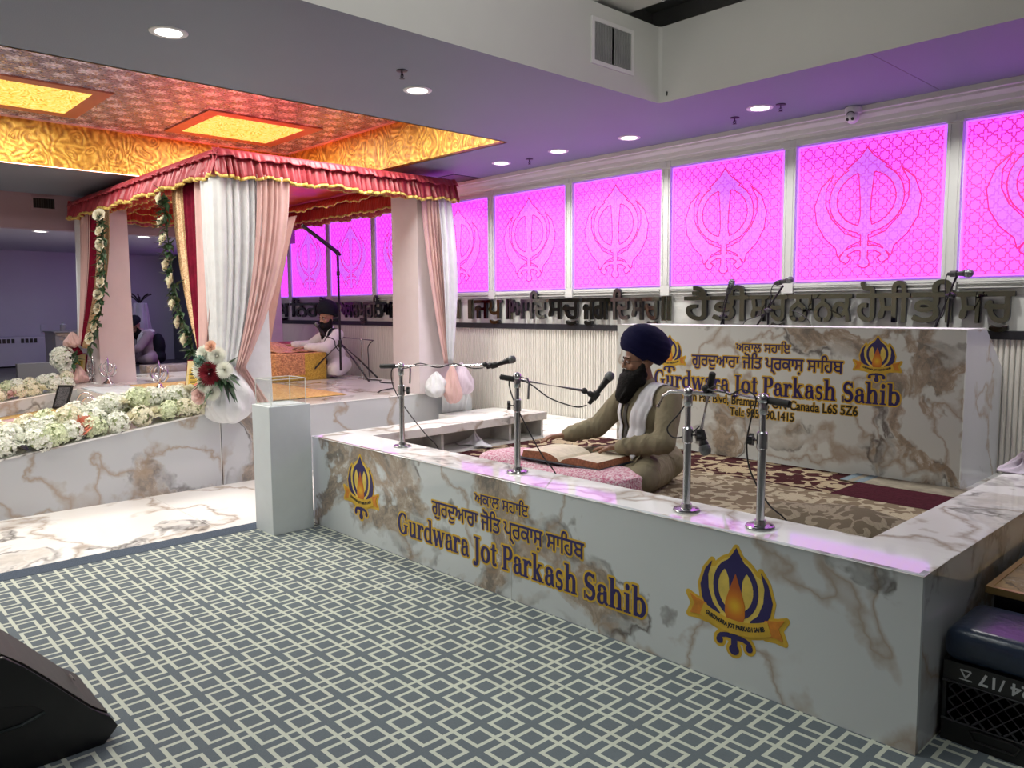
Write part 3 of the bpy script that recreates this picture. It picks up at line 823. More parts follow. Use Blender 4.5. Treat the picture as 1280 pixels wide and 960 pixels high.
def flame_mat(name):
    m, nt, b = newmat(name); N = NT(nt)
    c = N.coord('Object')
    g = N.n('ShaderNodeTexGradient', gradient_type='SPHERICAL')
    mp = N.n('ShaderNodeMapping'); nt.links.new(c, mp.inputs[0]); nt.links.new(mp.outputs[0], g.inputs[0])
    nt.links.new(N.ramp(g.outputs[1], [(0.0, (0.45, 0.10, 0.01)), (0.45, (0.62, 0.20, 0.01)), (1.0, (0.75, 0.50, 0.02))]), b.inputs['Base Color'])
    b.inputs['Roughness'].default_value = 0.35
    return m, mp
def emblem(parent, name, label, origin, U, V, N_, su, sv):
    """printed emblem: unit figure scaled su, sv; origin, axes in the parent's space"""
    e = bpy.data.objects.new(name, None); COL.objects.link(e); e.parent = parent; e['label'] = label; e.empty_display_size = 0.05
    O, U, V, N_ = Vector(origin), Vector(U), Vector(V), Vector(N_)
    e.location = O
    pl = lambda u, v, d: U*u + V*v + N_*d
    sc = lambda L: [np.asarray(a, float)*np.array([su, sv]) for a in L]
    h = su/55
    ring = stroke(arc(0, 0.22, 0.50, 0.50, 90, 450, 44), 0.13)
    head = [ccw([(0, 1.0), (0.10, 0.86), (0.34, 0.60), (0.24, 0.53), (0.17, 0.40), (0.13, 0.0), (0.20, -0.30), (-0.20, -0.30), (-0.13, 0.0), (-0.17, 0.40), (-0.24, 0.53), (-0.34, 0.60), (-0.10, 0.86)])]
    kir = []
    for s in (1, -1):
        kir.append(ccw([(s*a, c) for a, c in [(0.60, 0.66), (0.78, 0.46), (0.90, 0.14), (0.85, -0.10), (0.72, -0.30), (0.82, -0.36), (0.80, -0.42), (0.50, -0.40), (0.36, -0.32), (0.56, -0.16), (0.68, 0.10), (0.70, 0.36)]]))
    foot = stroke([(0, -0.55), (0, -0.90)], 0.15) + [arc(0, -0.94, 0.125, 0.10, 0, 360, 20)[:-1]]
    for s in (1, -1):
        foot += stroke([(0, -0.70), (s*0.2, -0.695), (s*0.34, -0.73), (s*0.41, -0.80)], 0.09) + [arc(s*0.37, -0.83, 0.085, 0.075, 0, 360, 16)[:-1]]
    ribU = arc(0, 1.60, 1.99, 1.99, 247, 293, 20); ribL = arc(0, 1.60, 2.22, 2.22, 293, 247, 20)
    ribbon = [ccw(np.concatenate([ribU, ribL]))]
    tails = []
    for s in (1, -1):
        tails.append(ccw([(s*0.74, -0.22), (s*1.04, -0.16), (s*1.22, -0.10), (s*1.08, -0.30), (s*1.20, -0.52), (s*0.98, -0.50), (s*0.74, -0.52)]))
    disc = [arc(0, 0.2, 0.62, 0.62, 0, 360, 40)[:-1]]
    for o_ in (-1, 1):
        disc.append(ccw([(o_*0.3, -0.35), (o_*0.75, -0.3), (o_*0.86, 0.1), (o_*0.7, 0.5), (o_*0.4, 0.6)]))
    backing = head + ring + kir + foot + ribbon + tails + disc
    bm = bmesh.new(); add_figure(bm, sc(backing), pl, h, grow=su*0.075, depth=0.0010); obj('gold_backing', bm, MT['gold_print'], e, normals=False)
    bm = bmesh.new(); add_figure(bm, sc(disc), pl, h, depth=0.0016); obj('pale_field', bm, MT['pale_gold_print'], e, normals=False)
    bm = bmesh.new(); add_figure(bm, sc(head+ring+kir+foot), pl, h*0.8, depth=0.0024); obj('swords_and_ring', bm, MT['navy'], e, normals=False)
    fl = [ccw([(0, 0.52), (0.08, 0.34), (0.16, 0.16), (0.245, -0.06), (0.25, -0.26), (0.17, -0.46), (-0.17, -0.46), (-0.25, -0.26), (-0.245, -0.06), (-0.16, 0.16), (-0.08, 0.34)])]
    m, mp = flame_mat('flame_print')
    bm = bmesh.new(); add_figure(bm, sc(fl), pl, h*0.8, depth=0.0032); obj('flame', bm, m, e, normals=False)
    mp.inputs['Scale'].default_value = (1/(0.42*su),)*3; c_ = V*(-0.1*sv); mp.inputs['Location'].default_value = tuple(-c_/(0.42*su))
    bm = bmesh.new(); add_figure(bm, sc(ribbon), pl, h, grow=su*0.02, depth=0.0038); rb = obj('ribbon', bm, MT['gold_print'], e, normals=False)
    for tl_ in tails:
        bm = bmesh.new(); add_figure(bm, sc([tl_*np.array([0.97, 0.94])]), pl, h, depth=0.0030); obj('ribbon_tail', bm, MT['orange_print'], e, normals=False)
    tl = text_loops('GURDWARA JOT PARKASH SAHIB', 1.0)
    tl = fit(tl, -0.74, 0.74, -0.055, 0.055)
    bent = []
    for L in tl:
        a = L[:, 0]/2.10; r = 2.105-L[:, 1]
        bent.append(np.stack([np.sin(a)*r, 1.60-np.cos(a)*r], 1))
    bm = bmesh.new(); add_figure(bm, sc(bent), pl, su/190, grow=su*0.006, depth=0.0044); obj('ribbon_text', bm, MT['black_print'], rb, normals=False)
    return e
MT['orange_print'] = pm('orange_print', (0.60, 0.22, 0.02), 0.35, var=0.2, scale=25)
MT['black_print'] = pm('black_print', (0.01, 0.01, 0.012), 0.4)

# ------------------------------------------------------------------ the marble stage
X0, X1, Y0 = -4.90, -0.897, 2.681
st = thing('marble_stage', 'low marble walled stage enclosure with gold and navy lettering on its front', 'stage', (0, 0, 0))
bm = bmesh.new()
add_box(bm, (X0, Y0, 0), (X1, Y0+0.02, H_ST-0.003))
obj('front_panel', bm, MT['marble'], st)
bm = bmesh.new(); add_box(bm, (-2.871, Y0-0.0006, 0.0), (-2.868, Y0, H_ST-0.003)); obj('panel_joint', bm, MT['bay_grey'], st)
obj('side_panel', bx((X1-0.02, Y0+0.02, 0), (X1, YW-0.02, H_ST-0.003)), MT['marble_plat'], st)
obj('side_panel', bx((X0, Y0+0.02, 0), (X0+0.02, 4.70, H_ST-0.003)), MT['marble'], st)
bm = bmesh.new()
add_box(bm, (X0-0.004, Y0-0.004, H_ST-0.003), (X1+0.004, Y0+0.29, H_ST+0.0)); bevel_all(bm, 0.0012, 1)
for v in bm.verts: v.co.z += (v.co.y-Y0-0.2)*0.022      # tilt added so the top mirrors the pink panels
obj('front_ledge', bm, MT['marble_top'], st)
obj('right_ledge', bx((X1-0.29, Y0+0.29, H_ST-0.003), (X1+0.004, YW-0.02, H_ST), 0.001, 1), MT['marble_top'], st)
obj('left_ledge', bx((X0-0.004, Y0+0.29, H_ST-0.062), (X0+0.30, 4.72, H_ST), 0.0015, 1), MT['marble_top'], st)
# open shelf under the left ledge
bm = bmesh.new()
add_box(bm, (X0+0.02, Y0+0.28, ZR), (X0+0.035, 4.70, H_ST-0.062))
for y in (2.98, 3.62, 4.32, 4.69): add_box(bm, (X0+0.03, y-0.012, ZR), (X0+0.27, y+0.012, H_ST-0.062))
add_box(bm, (X0+0.03, Y0+0.28, ZR), (X0+0.28, 4.70, ZR+0.02))
obj('shelf', bm, MT['panel_white'], st)
obj('inner_panel', bx((X0+0.3, Y0+0.27, ZR), (X1-0.27, Y0+0.285, H_ST-0.003)), MT['marble'], st)
obj('inner_panel', bx((X1-0.285, Y0+0.285, ZR), (X1-0.27, YW-0.02, H_ST-0.003)), MT['marble'], st)
struct('floor', bx((X0+0.03, Y0+0.03, ZR-0.06), (X1-0.03, YW-0.016, ZR)), MT['marble_top'])
struct('floor', bx((-6.45, 5.0, ZR-0.06), (X0+0.03, YW-0.016, ZR)), MT['marble_top'])
fp = lambda u, v, d: Vector((u, Y0-d, v))
L = fit(text_loops('ਅਕਾਲ ਸਹਾਇ', 1.0), -3.156, -2.745, 0.456, 0.535)
lettering(st, L, fp, 0.0016, 0.0008, 0.0075, 'small Gurmukhi line, navy edged in gold')
L = fit(text_loops('ਗੁਰਦੁਆਰਾ ਜੋਿਤ ਪ੍ਰਕਾਸ਼ ਸਾਿਹਬ', 1.0), -3.533, -2.372, 0.296, 0.436)
lettering(st, L, fp, 0.0020, 0.0016, 0.0095, 'larger Gurmukhi line, navy edged in gold')
L = fit(serif_loops('Gurdwara Jot Parkash Sahib'), -3.875, -2.012, 0.112, 0.283)
lettering(st, L, fp, 0.0020, 0.0004, 0.0105, 'bold serif name line, navy edged in gold')
emblem(st, 'emblem', 'emblem at the left end of the front', (-4.287, Y0, 0.355), (1, 0, 0), (0, 0, 1), (0, -1, 0), 0.165, 0.203)
emblem(st, 'emblem', 'emblem at the right end of the front', (-1.580, Y0, 0.348), (1, 0, 0), (0, 0, 1), (0, -1, 0), 0.177, 0.213)

# ------------------------------------------------------------------ marble screen behind the reader
SY, SX1 = 5.06, -1.52
sc_ = thing('marble_screen', 'tall marble backdrop wall with painted address and emblems behind the seated reader', 'screen', (0, 0, 0))
bm = bmesh.new(); add_box(bm, (-4.12, SY, ZR), (SX1, SY+0.02, 1.352)); obj('front_panel', bm, MT['marble_screen'], sc_)
bm = bmesh.new()
pts = [(SY+0.02, ZR), (YW-0.02, ZR), (YW-0.02, 1.10), (SY+0.37, 1.352), (SY+0.02, 1.352)]
add_prism(bm, pts, lambda u, v, d: (d, u, v), SX1-0.02, SX1); obj('end_panel', bm, marble('calacatta_end', (0.60, 0.61, 0.66), (5.5, 3.1, 2.2), 0.12, tan=0.9, scale=1.3), sc_)
obj('top_board', bx((-4.12, SY-0.002, 1.352), (SX1-0.0, SY+0.37, 1.360)), MT['white_paint'], sc_)
sp_ = lambda u, v, d: Vector((u, SY-d, v))
L = fit(text_loops('ਅਕਾਲ ਸਹਾਇ', 1.0), -3.022, -2.605, 1.178, 1.258)
lettering(sc_, L, sp_, 0.0022, 0.0010, 0.0075, 'small Gurmukhi line')
L = fit(text_loops('ਗੁਰਦੁਆਰਾ ਜੋਿਤ ਪ੍ਰਕਾਸ਼ ਸਾਿਹਬ', 1.0), -3.394, -2.237, 1.030, 1.172)
lettering(sc_, L, sp_, 0.0026, 0.0018, 0.0095, 'larger Gurmukhi line')
L = fit(serif_loops('Gurdwara Jot Parkash Sahib'), -3.74, -1.875, 0.845, 1.015)
lettering(sc_, L, sp_, 0.0026, 0.0006, 0.010, 'bold serif name line')
L = fit(text_loops('6 Sun Pac Blvd, Brampton, ON Canada L6S 5Z6', 1.0), -3.50, -2.133, 0.772, 0.852)
lettering(sc_, L, sp_, 0.0022, 0.0016, 0.007, 'address line', mats=MT['black_print'])
L = fit(text_loops('Tel.: 905.790.1415', 1.0), -3.06, -2.565, 0.710, 0.768)
lettering(sc_, L, sp_, 0.0022, 0.0016, 0.007, 'telephone line', mats=MT['black_print'])
emblem(sc_, 'emblem', 'emblem right of the lettering', (-2.022, SY, 1.165), (1, 0, 0), (0, 0, 1), (0, -1, 0), 0.120, 0.140)
emblem(sc_, 'emblem', 'emblem left of the lettering, half behind the turban', (-3.60, SY, 1.135), (1, 0, 0), (0, 0, 1), (0, -1, 0), 0.120, 0.140)

# ------------------------------------------------------------------ standing letters on the wall
def mirror_mat():
    m, nt, b = newmat('dark_mirror_acrylic'); N = NT(nt)
    f = N.noise(N.coord(), 3, 2)
    nt.links.new(N.ramp(f, [(0.3, (0.115, 0.12, 0.09)), (0.7, (0.17, 0.165, 0.125))]), b.inputs['Base Color'])
    b.inputs['Metallic'].default_value = 1.0; b.inputs['Roughness'].default_value = 0.04
    return m
MT['mirror'] = mirror_mat()
words = [('ਨਾਮੁ', -12.75, -12.1, 'far left word mostly hidden by the canopy curtain'), ('ਪੁਰਖੁ', -11.95, -11.15, 'Gurmukhi word at the canopy curtain edge'), ('ਿਨਰਵੈਰੁ', -11.05, -9.65, 'long word right behind the white-clad man and his dark turban'),
         ('ਅਕਾਲ', -10.35+0.75, -9.16, 'word just right of the white-clad man, left of the black pole'), ('ਮੂਰਿਤ', -9.137, -8.884+0.30, 'word crossed by the black boom stand pole'), ('ਅਜੂਨੀ', -8.56, -7.98, 'word right of the boom pole, left of the canopy pillar'), ('ਸੈਭੰ', -7.95, -7.50, 'word half behind the right-hand canopy pillar')]
words += [('ਜਪੁ', -6.741, -6.29, 'short copper-brown word between two pairs of bars'), ('ਆਿਦ', -6.149, -5.62, 'word right after the first double bar'), ('ਸਚੁ', -5.60, -5.16, 'second word after the first double bar, reddish'), ('ਜੁਗਾਿਦ', -5.12, -4.55, 'word above the space left of the turban'), ('ਸਚੁ', -4.53, -4.211, 'word directly above the navy turban, before a double bar'),
          ('ਹੈ', -3.942, -3.687, 'first short word right of the turban'), ('ਭੀ', -3.67, -3.335, 'word crossed by the leftmost microphone neck'), ('ਸਚੁ', -3.32, -3.00, 'word between the two left microphones behind the screen'), ('ਨਾਨਕ', -2.985, -2.50, 'word behind the middle boom microphone, no mark over its headline'), ('ਹੋਸੀ', -2.46, -2.10, 'word right of the middle of the screen, hook over its left'), ('ਭੀ', -2.08, -1.80, 'word crossed by the rightmost microphone stand'), ('ਸਚੁ', -1.79, -1.465, 'last word at the right, yellowish')]
wp = lambda u, v, d: Vector((u, YW-0.012-d, v))
cache = {}
for (w, x0, x1, lab) in words:
    L = text_loops(w, 1.0)
    # headline at 0.63 of the em in this face, stems down to 0
    P_ = np.concatenate(L); lo_, hi_ = P_[:, 0].min(), P_[:, 0].max()
    sx = (x1-x0)/(hi_-lo_); top = 0.618; zt, zb = 1.582, 1.388
    L2 = [np.stack([(a[:, 0]-lo_)*sx+x0, zb+(a[:, 1])*(zt-zb)/top], 1) for a in L]
    bm = bmesh.new(); add_figure(bm, L2, wp, 0.0045, grow=0.0055, depth=0.040, back=0.008, side=1)
    t = obj('wall_lettering', bm, [MT['mirror'], MT['black_trim']], normals=False)
    tag(t, 'dark mirror-finish Gurmukhi lettering, '+lab, 'letters', 'mirror lettering along the back wall')
for k, x in enumerate((-7.04, -6.82, -6.205, -6.155+0.0, -4.172, -4.112)):
    bm = bmesh.new(); w = 0.034 if k < 2 else 0.017
    add_box(bm, (x-w, YW-0.052, 1.378), (x+w, YW-0.02, 1.596)); bevel_all(bm, 0.003, 1)
    t = obj('wall_bar', bm, MT['mirror'])
    tag(t, ['broad dark bar of the lettering row, the one nearest the canopy pillar', 'broad dark bar of the lettering row, second from the canopy pillar', 'left bar of the double bar after the short copper word', 'right bar of the double bar after the short copper word', 'left bar of the double bar right of the navy turban', 'right bar of the double bar right of the navy turban'][k], 'letters', 'mirror bars along the back wall')
# ------------------------------------------------------------------ ceiling fittings
MT['lamp_disc'] = emis('downlight_lens', (1.0, 0.98, 0.94), 6.0)
MT['fit_white'] = pm('fitting_white', (0.75, 0.75, 0.74), 0.4, var=0.03)
def downlight(loc, label, first=[None]):
    if first[0] is None:
        t = first[0] = thing('downlight', label, 'ceiling light', loc, 0, 'recessed downlights of the soffit')
        bm = bmesh.new(); add_lathe(bm, [(0.066, -0.004), (0.085, -0.007), (0.092, -0.004), (0.094, 0.0), (0.066, 0.0)], n=32); obj('trim_ring', bm, MT['fit_white'], t, sm=40)
        bm = bmesh.new(); add_lathe(bm, [(0, -0.0045), (0.067, -0.004), (0.067, -0.001), (0, -0.001)], n=32); obj('lens', bm, MT['lamp_disc'], t)
        area_lamp('downlight_lamp', (0, 0, -0.012), 0.13, W_DOWN, (1.0, 0.99, 0.94), parent=t, shape='DISK', spread=math.radians(125))
        return t
    return dup(first[0], loc, label=label)
downlight((-4.19, 1.56, CEIL), 'largest round downlight, top left, between the golden recess and the high bay')
downlight((-4.21, 3.13, CEIL), 'round downlight beside the sprinkler, in the grey soffit left of the high bay')
downlight((-5.74, 5.26, CEIL), 'farthest downlight of the row by the pink panels, just right of the golden recess')
downlight((-4.97, 5.25, CEIL), 'second downlight from the canopy in the row along the pink panels')
downlight((-4.19, 5.28, CEIL), 'third downlight from the canopy in the row along the pink panels')
downlight((-2.96, 5.20, CEIL), 'downlight left of the security camera, under the bulkhead')
downlight((-10.3-0.9, 2.49, 2.48), 'small downlight of the low ceiling at the far left, under the wall vent')
downlight((-11.16, 3.70, 2.48), 'small downlight of the low ceiling seen between the left canopy curtains')
for p in ((-4.19, 0.0), (-1.8, 5.2), (-0.6, 5.2), (-7.0, 5.3)):      # the rows go on outside the frame
    area_lamp('soffit_lamp', (*p, CEIL-0.012), 0.13, W_DOWN, (1.0, 0.99, 0.94), shape='DISK', spread=math.radians(125))

def sprinkler(loc, label, first=[None]):
    if first[0] is None:
        t = first[0] = thing('sprinkler_head', label, 'sprinkler', loc, 0, 'fire sprinklers in the ceiling')
        bm = bmesh.new(); add_lathe(bm, [(0.035, 0), (0.033, -0.005), (0.012, -0.008), (0, -0.008)], n=20); obj('escutcheon', bm, MT['dark_metal'], t, sm=40)
        bm = bmesh.new(); add_tube(bm, [(0, 0, -0.006), (0, 0, -0.03)], 0.006, 8)
        add_tube(bm, [(-0.009, 0, -0.022), (-0.012, 0, -0.035), (0, 0, -0.045)], 0.003, 6); add_tube(bm, [(0.009, 0, -0.022), (0.012, 0, -0.035), (0, 0, -0.045)], 0.003, 6)
        add_lathe(bm, [(0, -0.045), (0.015, -0.046), (0.016, -0.049), (0, -0.05)], n=12); obj('deflector', bm, MT['dark_metal'], t)
        return t
    return dup(first[0], loc, label=label)
sprinkler((-3.93, 2.81, CEIL), 'sprinkler head in the grey soffit just above a downlight')
sprinkler((-3.23, 5.32, CEIL), 'sprinkler head just left of the downlight near the security camera')
sprinkler((-5.41, 5.32, CEIL), 'sprinkler head between the two farthest downlights')
sprinkler((-2.81, 5.22, CEIL), 'tiny sprinkler head right of the downlight near the security camera')
tag(obj('screw_cap', (lambda b: (add_ball(b, (0, 0, 0), (0.006, 0.012, 0.018), 1), b)[1])(bmesh.new()), MT['dark_metal'], loc=(-3.29, BY+0.0-0.006, CEIL+0.05)), 'small dark knob on the bulkhead face beside its inner corner', 'knob')

# vent in the bulkhead
def vent(name, label, origin, U, N_, w, h, nsl, fr, m1, m2, group=None):
    t = thing(name, label, 'vent', origin, 0, group)
    U, N_, V = Vector(U), Vector(N_), Vector((0, 0, 1))
    pl = lambda u, v, d: U*u+V*v+N_*d
    def pbox(bm, a, b):
        add_prism(bm, [(a[0], a[1]), (b[0], a[1]), (b[0], b[1]), (a[0], b[1])], pl, a[2], b[2])
    bm = bmesh.new()
    pbox(bm, (-w/2, -h/2, 0), (-w/2+fr, h/2, 0.012)); pbox(bm, (w/2-fr, -h/2, 0), (w/2, h/2, 0.012))
    pbox(bm, (-w/2+fr, -h/2, 0), (w/2-fr, -h/2+fr, 0.012)); pbox(bm, (-w/2+fr, h/2-fr, 0), (w/2-fr, h/2, 0.012))
    obj('frame', bm, m1, t)
    bm = bmesh.new(); pbox(bm, (-w/2+fr, -h/2+fr, 0), (w/2-fr, h/2-fr, 0.001)); obj('backing', bm, MT['black'], t)
    bm = bmesh.new()
    for k in range(nsl):
        x = -w/2+fr+(k+0.5)*(w-2*fr)/nsl
        if abs(k-(nsl-1)/2) < 0.6 and nsl > 10: continue
        pbox(bm, (x-0.0035, -h/2+fr, 0.001), (x+0.0035, h/2-fr, 0.008))
    o = obj('louvre', bm, m2, t); return t
vent('air_vent', 'white framed air vent with upright slats on the bulkhead face', (BX-0.0+0.004, 4.05, 3.165), (0, 1, 0), (1, 0, 0), 0.42, 0.285, 23, 0.025, MT['fit_white'], pm('vent_slat', (0.30, 0.31, 0.30), 0.5))
vent('air_vent', 'dark air vent on the pinkish bulkhead at the far left', (-10.9+0.002, 2.48, 2.79), (0, 1, 0), (1, 0, 0), 0.27, 0.16, 9, 0.02, MT['room_pink'], MT['dark_metal'])
# open access hatch in the soffit
t = thing('ceiling_hatch', 'open dark access hatch in the purple soffit behind the canopy corner', 'hatch', (-6.72, 5.50, CEIL))
bm = bmesh.new(); add_box(bm, (-0.17, -0.17, -0.003), (0.17, 0.17, -0.0005)); obj('opening', bm, MT['black'], t)
bm = bmesh.new()
for (a, c) in (((-0.19, -0.19), (-0.17, 0.19)), ((0.17, -0.19), (0.19, 0.19)), ((-0.17, 0.17), (0.17, 0.19)), ((-0.17, -0.19), (0.17, -0.17))): add_box(bm, (*a, -0.006), (*c, 0))
obj('frame', bm, MT['dark_metal'], t)
# security camera on the crown moulding
t = thing('security_camera', 'white dome security camera on the crown moulding', 'camera', (-2.50, YW-0.125, 2.885))
bm = bmesh.new(); add_lathe(bm, [(0.0, 0.012), (0.055, 0.012), (0.058, 0.0), (0.052, -0.03), (0.0, -0.03)], n=28); obj('mount', bm, MT['fit_white'], t, sm=40)
bm = bmesh.new(); add_ball(bm, (0.0, -0.012, -0.055), 0.047, 3); eye = obj('eyeball', bm, MT['fit_white'], t, sm=60)
bm = bmesh.new()
for s in (-1, 1): add_lathe(bm, [(0, 0.0), (0.011, 0.0), (0.011, 0.004), (0, 0.006)], (s*0.018+0.0, -0.05, -0.075), (0.1+s*0.25, -0.8, -0.5), 14)
add_tube(bm, [(0.03*math.cos(a)+0.0, -0.046-0.006*math.sin(a), -0.05+0.026*math.sin(a)) for a in np.linspace(0.2, PI-0.2, 9)], 0.003, 6)
obj('lens', bm, MT['black'], eye)
# ------------------------------------------------------------------ throne platform and sloping ramp walls
PXE = -6.53
MT['cloth_white'] = pm('white_cloth', (0.74, 0.76, 0.77), 0.85, var=0.08, scale=5, bump=0.004, bscale=9, sheen=0.3)
MT['chiffon_white'] = pm('white_chiffon', (0.80, 0.82, 0.83), 0.8, var=0.05, scale=9, trans=0.25, sheen=0.2, bump=0.012, bscale=16)
MT['chiffon_pink'] = pm('pink_chiffon', (0.74, 0.50, 0.47), 0.8, var=0.07, scale=9, trans=0.22, sheen=0.2)
MT['velvet_maroon'] = pm('maroon_velvet', (0.15, 0.006, 0.022), 0.85, var=0.3, scale=12, spec=0.08)
def sparkle(name, c1, c2, sc=160, metal=0.6, rough=0.35):
    m, nt, b = newmat(name); N = NT(nt)
    v = N.voro(N.coord(), sc, out='Color'); s = N.sep(v)
    nt.links.new(N.mix(s[0], c1, c2), b.inputs['Base Color'])
    nt.links.new(N.m('MULTIPLY', s[1], metal), b.inputs['Metallic']); b.inputs['Roughness'].default_value = rough
    return m
MT['sequin_gold'] = sparkle('gold_sequin_cloth', (0.30, 0.16, 0.07), (0.72, 0.50, 0.28), 130)
MT['brocade'] = sparkle('gold_brocade_cloth', (0.42, 0.17, 0.08), (0.85, 0.48, 0.22), 70, 0.4, 0.5)
MT['brocade_border'] = sparkle('yellow_brocade_border', (0.45, 0.28, 0.03), (0.72, 0.52, 0.08), 90, 0.4, 0.5)
MT['yellow_cloth'] = sparkle('yellow_gold_cloth', (0.62, 0.34, 0.08), (0.85, 0.60, 0.22), 40, 0.15, 0.6)

pt = thing('throne_platform', 'raised marble throne platform under the canopy, with step and end block', 'platform')
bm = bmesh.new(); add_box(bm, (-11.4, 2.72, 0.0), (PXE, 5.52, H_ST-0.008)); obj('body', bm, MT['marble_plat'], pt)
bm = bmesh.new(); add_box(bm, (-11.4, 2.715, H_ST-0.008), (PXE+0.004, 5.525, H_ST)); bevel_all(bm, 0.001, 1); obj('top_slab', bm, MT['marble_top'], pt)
bm = bmesh.new(); add_box(bm, (-9.83, 2.45, 0.0), (-6.99, 2.715, H_ST)); obj('step', bm, MT['marble_top'], pt)
rise = lambda y: H_ST+0.018-0.129*(2.6-y) if y < 2.6 else H_ST
def ramp_wall(label, xa, xb, mat):
    t = thing('flower_ledge', label, 'low wall')
    bm = bmesh.new()
    pts = [(2.71, 0), (2.71, H_ST), (2.6, H_ST), (1.1, rise(1.1)-0.018), (-1.6, rise(-1.6)-0.018), (-1.6, 0)]
    add_prism(bm, pts, lambda u, v, d: (d, u, v), xa, xb); obj('body', bm, mat, t)
    bm = bmesh.new()
    pts = [(2.71, H_ST), (2.71, H_ST+0.012), (2.6, H_ST+0.012), (-1.6, rise(-1.6)-0.006), (-1.6, rise(-1.6)-0.018), (2.6, H_ST)]
    add_prism(bm, pts, lambda u, v, d: (d, u, v), xa-0.004, xb+0.004); obj('coping', bm, MT['marble_top'], t)
    return t
ramp_wall('near sloping marble wall of the ramp carrying the big flower row', -6.98, PXE, MT['marble_plat'])
ramp_wall('far sloping marble wall of the ramp with pinkish inner face', -10.32, -9.85, MT['marble_plat'])
struct('trim_10', bx((PXE-0.001, 2.705, 0.0), (PXE+0.0015, 2.712, H_ST)), MT['white_paint'])
# ramp floor with its cloths
rz = lambda y: 0.44-0.11*(2.45-y)
bm = bmesh.new(); add_prism(bm, [(2.45, 0), (2.45, rz(2.45)), (-1.6, rz(-1.6)), (-1.6, 0)], lambda u, v, d: (d, u, v), -9.85, -6.98); struct('floor', bm, MT['marble_top'])
def cloth(name, x0, x1, y0, y1, zf, mat, nx=24, ny=24, amp=0.004, seed=0, th=0.004):
    rnd = random.Random(seed); ph = [rnd.uniform(0, 6) for _ in range(6)]
    bm = bmesh.new()
    add_grid(bm, lambda u, v: Vector((x0+(x1-x0)*u+0.008*math.sin(9*v+ph[4]), y0+(y1-y0)*v+0.008*math.sin(8*u+ph[5]), zf(x0+(x1-x0)*u, y0+(y1-y0)*v)+th+amp*(1+math.sin(u*17+ph[0]+3*math.sin(v*5+ph[1]))*math.sin(v*13+ph[2])))), nx, ny)
    o = obj(name, bm, mat, sm=60); m = o.modifiers.new('t', 'SOLIDIFY'); m.thickness = th; return o
tag(cloth('ramp_cloth', -9.8, -7.02, -1.4, 2.42, lambda x, y: rz(y), MT['yellow_cloth'], seed=1), 'yellow gold cloth covering the ramp floor between the flower rows', 'cloth')
def stripe_mat():
    m, nt, b = newmat('pink_striped_cloth'); N = NT(nt)
    x, y, z = N.sep(N.coord())
    s = N.m('FRACT', N.m('MULTIPLY', x, 3.2)); s2 = N.m('LESS_THAN', N.m('ABSOLUTE', N.m('SUBTRACT', s, 0.5)), 0.045)
    nt.links.new(N.mix(s2, (0.78, 0.50, 0.52), (0.10, 0.07, 0.09)), b.inputs['Base Color']); b.inputs['Roughness'].default_value = 0.85
    return m
tag(cloth('ramp_cloth', -9.45, -7.2, -1.2, 2.05, lambda x, y: rz(y)+0.010, stripe_mat(), seed=2), 'pink cloth with dark stripes lying on the yellow ramp cloth', 'cloth')
tag(cloth('step_cloth', -9.75, -7.05, 2.47, 2.95, lambda x, y: H_ST, pm('pale_blue_cloth', (0.70, 0.76, 0.78), 0.8, var=0.05, bump=0.002), seed=3), 'pale bluish white cloth spread along the marble step', 'cloth')
tag(cloth('platform_cloth', -9.7, -7.0, 2.97, 4.25, lambda x, y: H_ST, MT['yellow_cloth'], seed=4), 'golden brocade floor cloth on the platform under the canopy', 'cloth')

# ---- blossoms
MT['petal_white'] = pm('white_petal', (0.86, 0.88, 0.80), 0.7, var=0.12, scale=25, trans=0.25)
MT['petal_cream'] = pm('cream_petal', (0.88, 0.85, 0.68), 0.7, var=0.1, scale=25, trans=0.25)
MT['petal_green'] = pm('pale_green_petal', (0.72, 0.78, 0.55), 0.7, var=0.15, scale=25, trans=0.2)
MT['petal_coral'] = pm('coral_petal', (0.80, 0.28, 0.19), 0.6, var=0.2, scale=25, trans=0.15)
MT['petal_peach'] = pm('peach_petal', (0.84, 0.56, 0.42), 0.6, var=0.12, scale=25, trans=0.2)
MT['petal_pink'] = pm('blush_petal', (0.84, 0.62, 0.58), 0.6, var=0.1, scale=25, trans=0.2)
MT['petal_red'] = pm('dark_red_petal', (0.22, 0.012, 0.025), 0.55, var=0.3, scale=25)
MT['core_shade'] = pm('flower_core', (0.42, 0.48, 0.28), 0.8, var=0.2, scale=30)  # darker core, shade between the petals put into the colour
MT['leaf'] = pm('green_leaf', (0.035, 0.085, 0.035), 0.5, var=0.4, scale=30)
def hydrangea_bm(r, n, seed, pet=0.021):
    rnd = random.Random(seed); bm = bmesh.new()
    add_ball(bm, (0, 0, 0), r*0.74, 2, mi=1)
    for k in range(n):
        z = 1-(k+0.5)/n*1.75; a = k*2.39996
        s = math.sqrt(max(1-z*z, 0)); d = Vector((s*math.cos(a), s*math.sin(a), z))
        d = (d+Vector([rnd.uniform(-.18, .18) for _ in range(3)])).normalized()
        x, y, d = frame_of(d); c = d*r*rnd.uniform(0.86, 1.08); t0 = rnd.uniform(0, PI)
        cv = bm.verts.new(c)
        for q in range(4):
            t = t0+q*PI/2; e = x*math.cos(t)+y*math.sin(t); f = x*math.cos(t+PI/2)+y*math.sin(t+PI/2)
            p1 = bm.verts.new(c+e*pet*0.55+f*pet*0.42+d*pet*0.30); p2 = bm.verts.new(c+e*pet+d*pet*rnd.uniform(0.0, 0.35)); p3 = bm.verts.new(c+e*pet*0.55-f*pet*0.42+d*pet*0.18)
            bm.faces.new((cv, p3, p2, p1))
    return bm
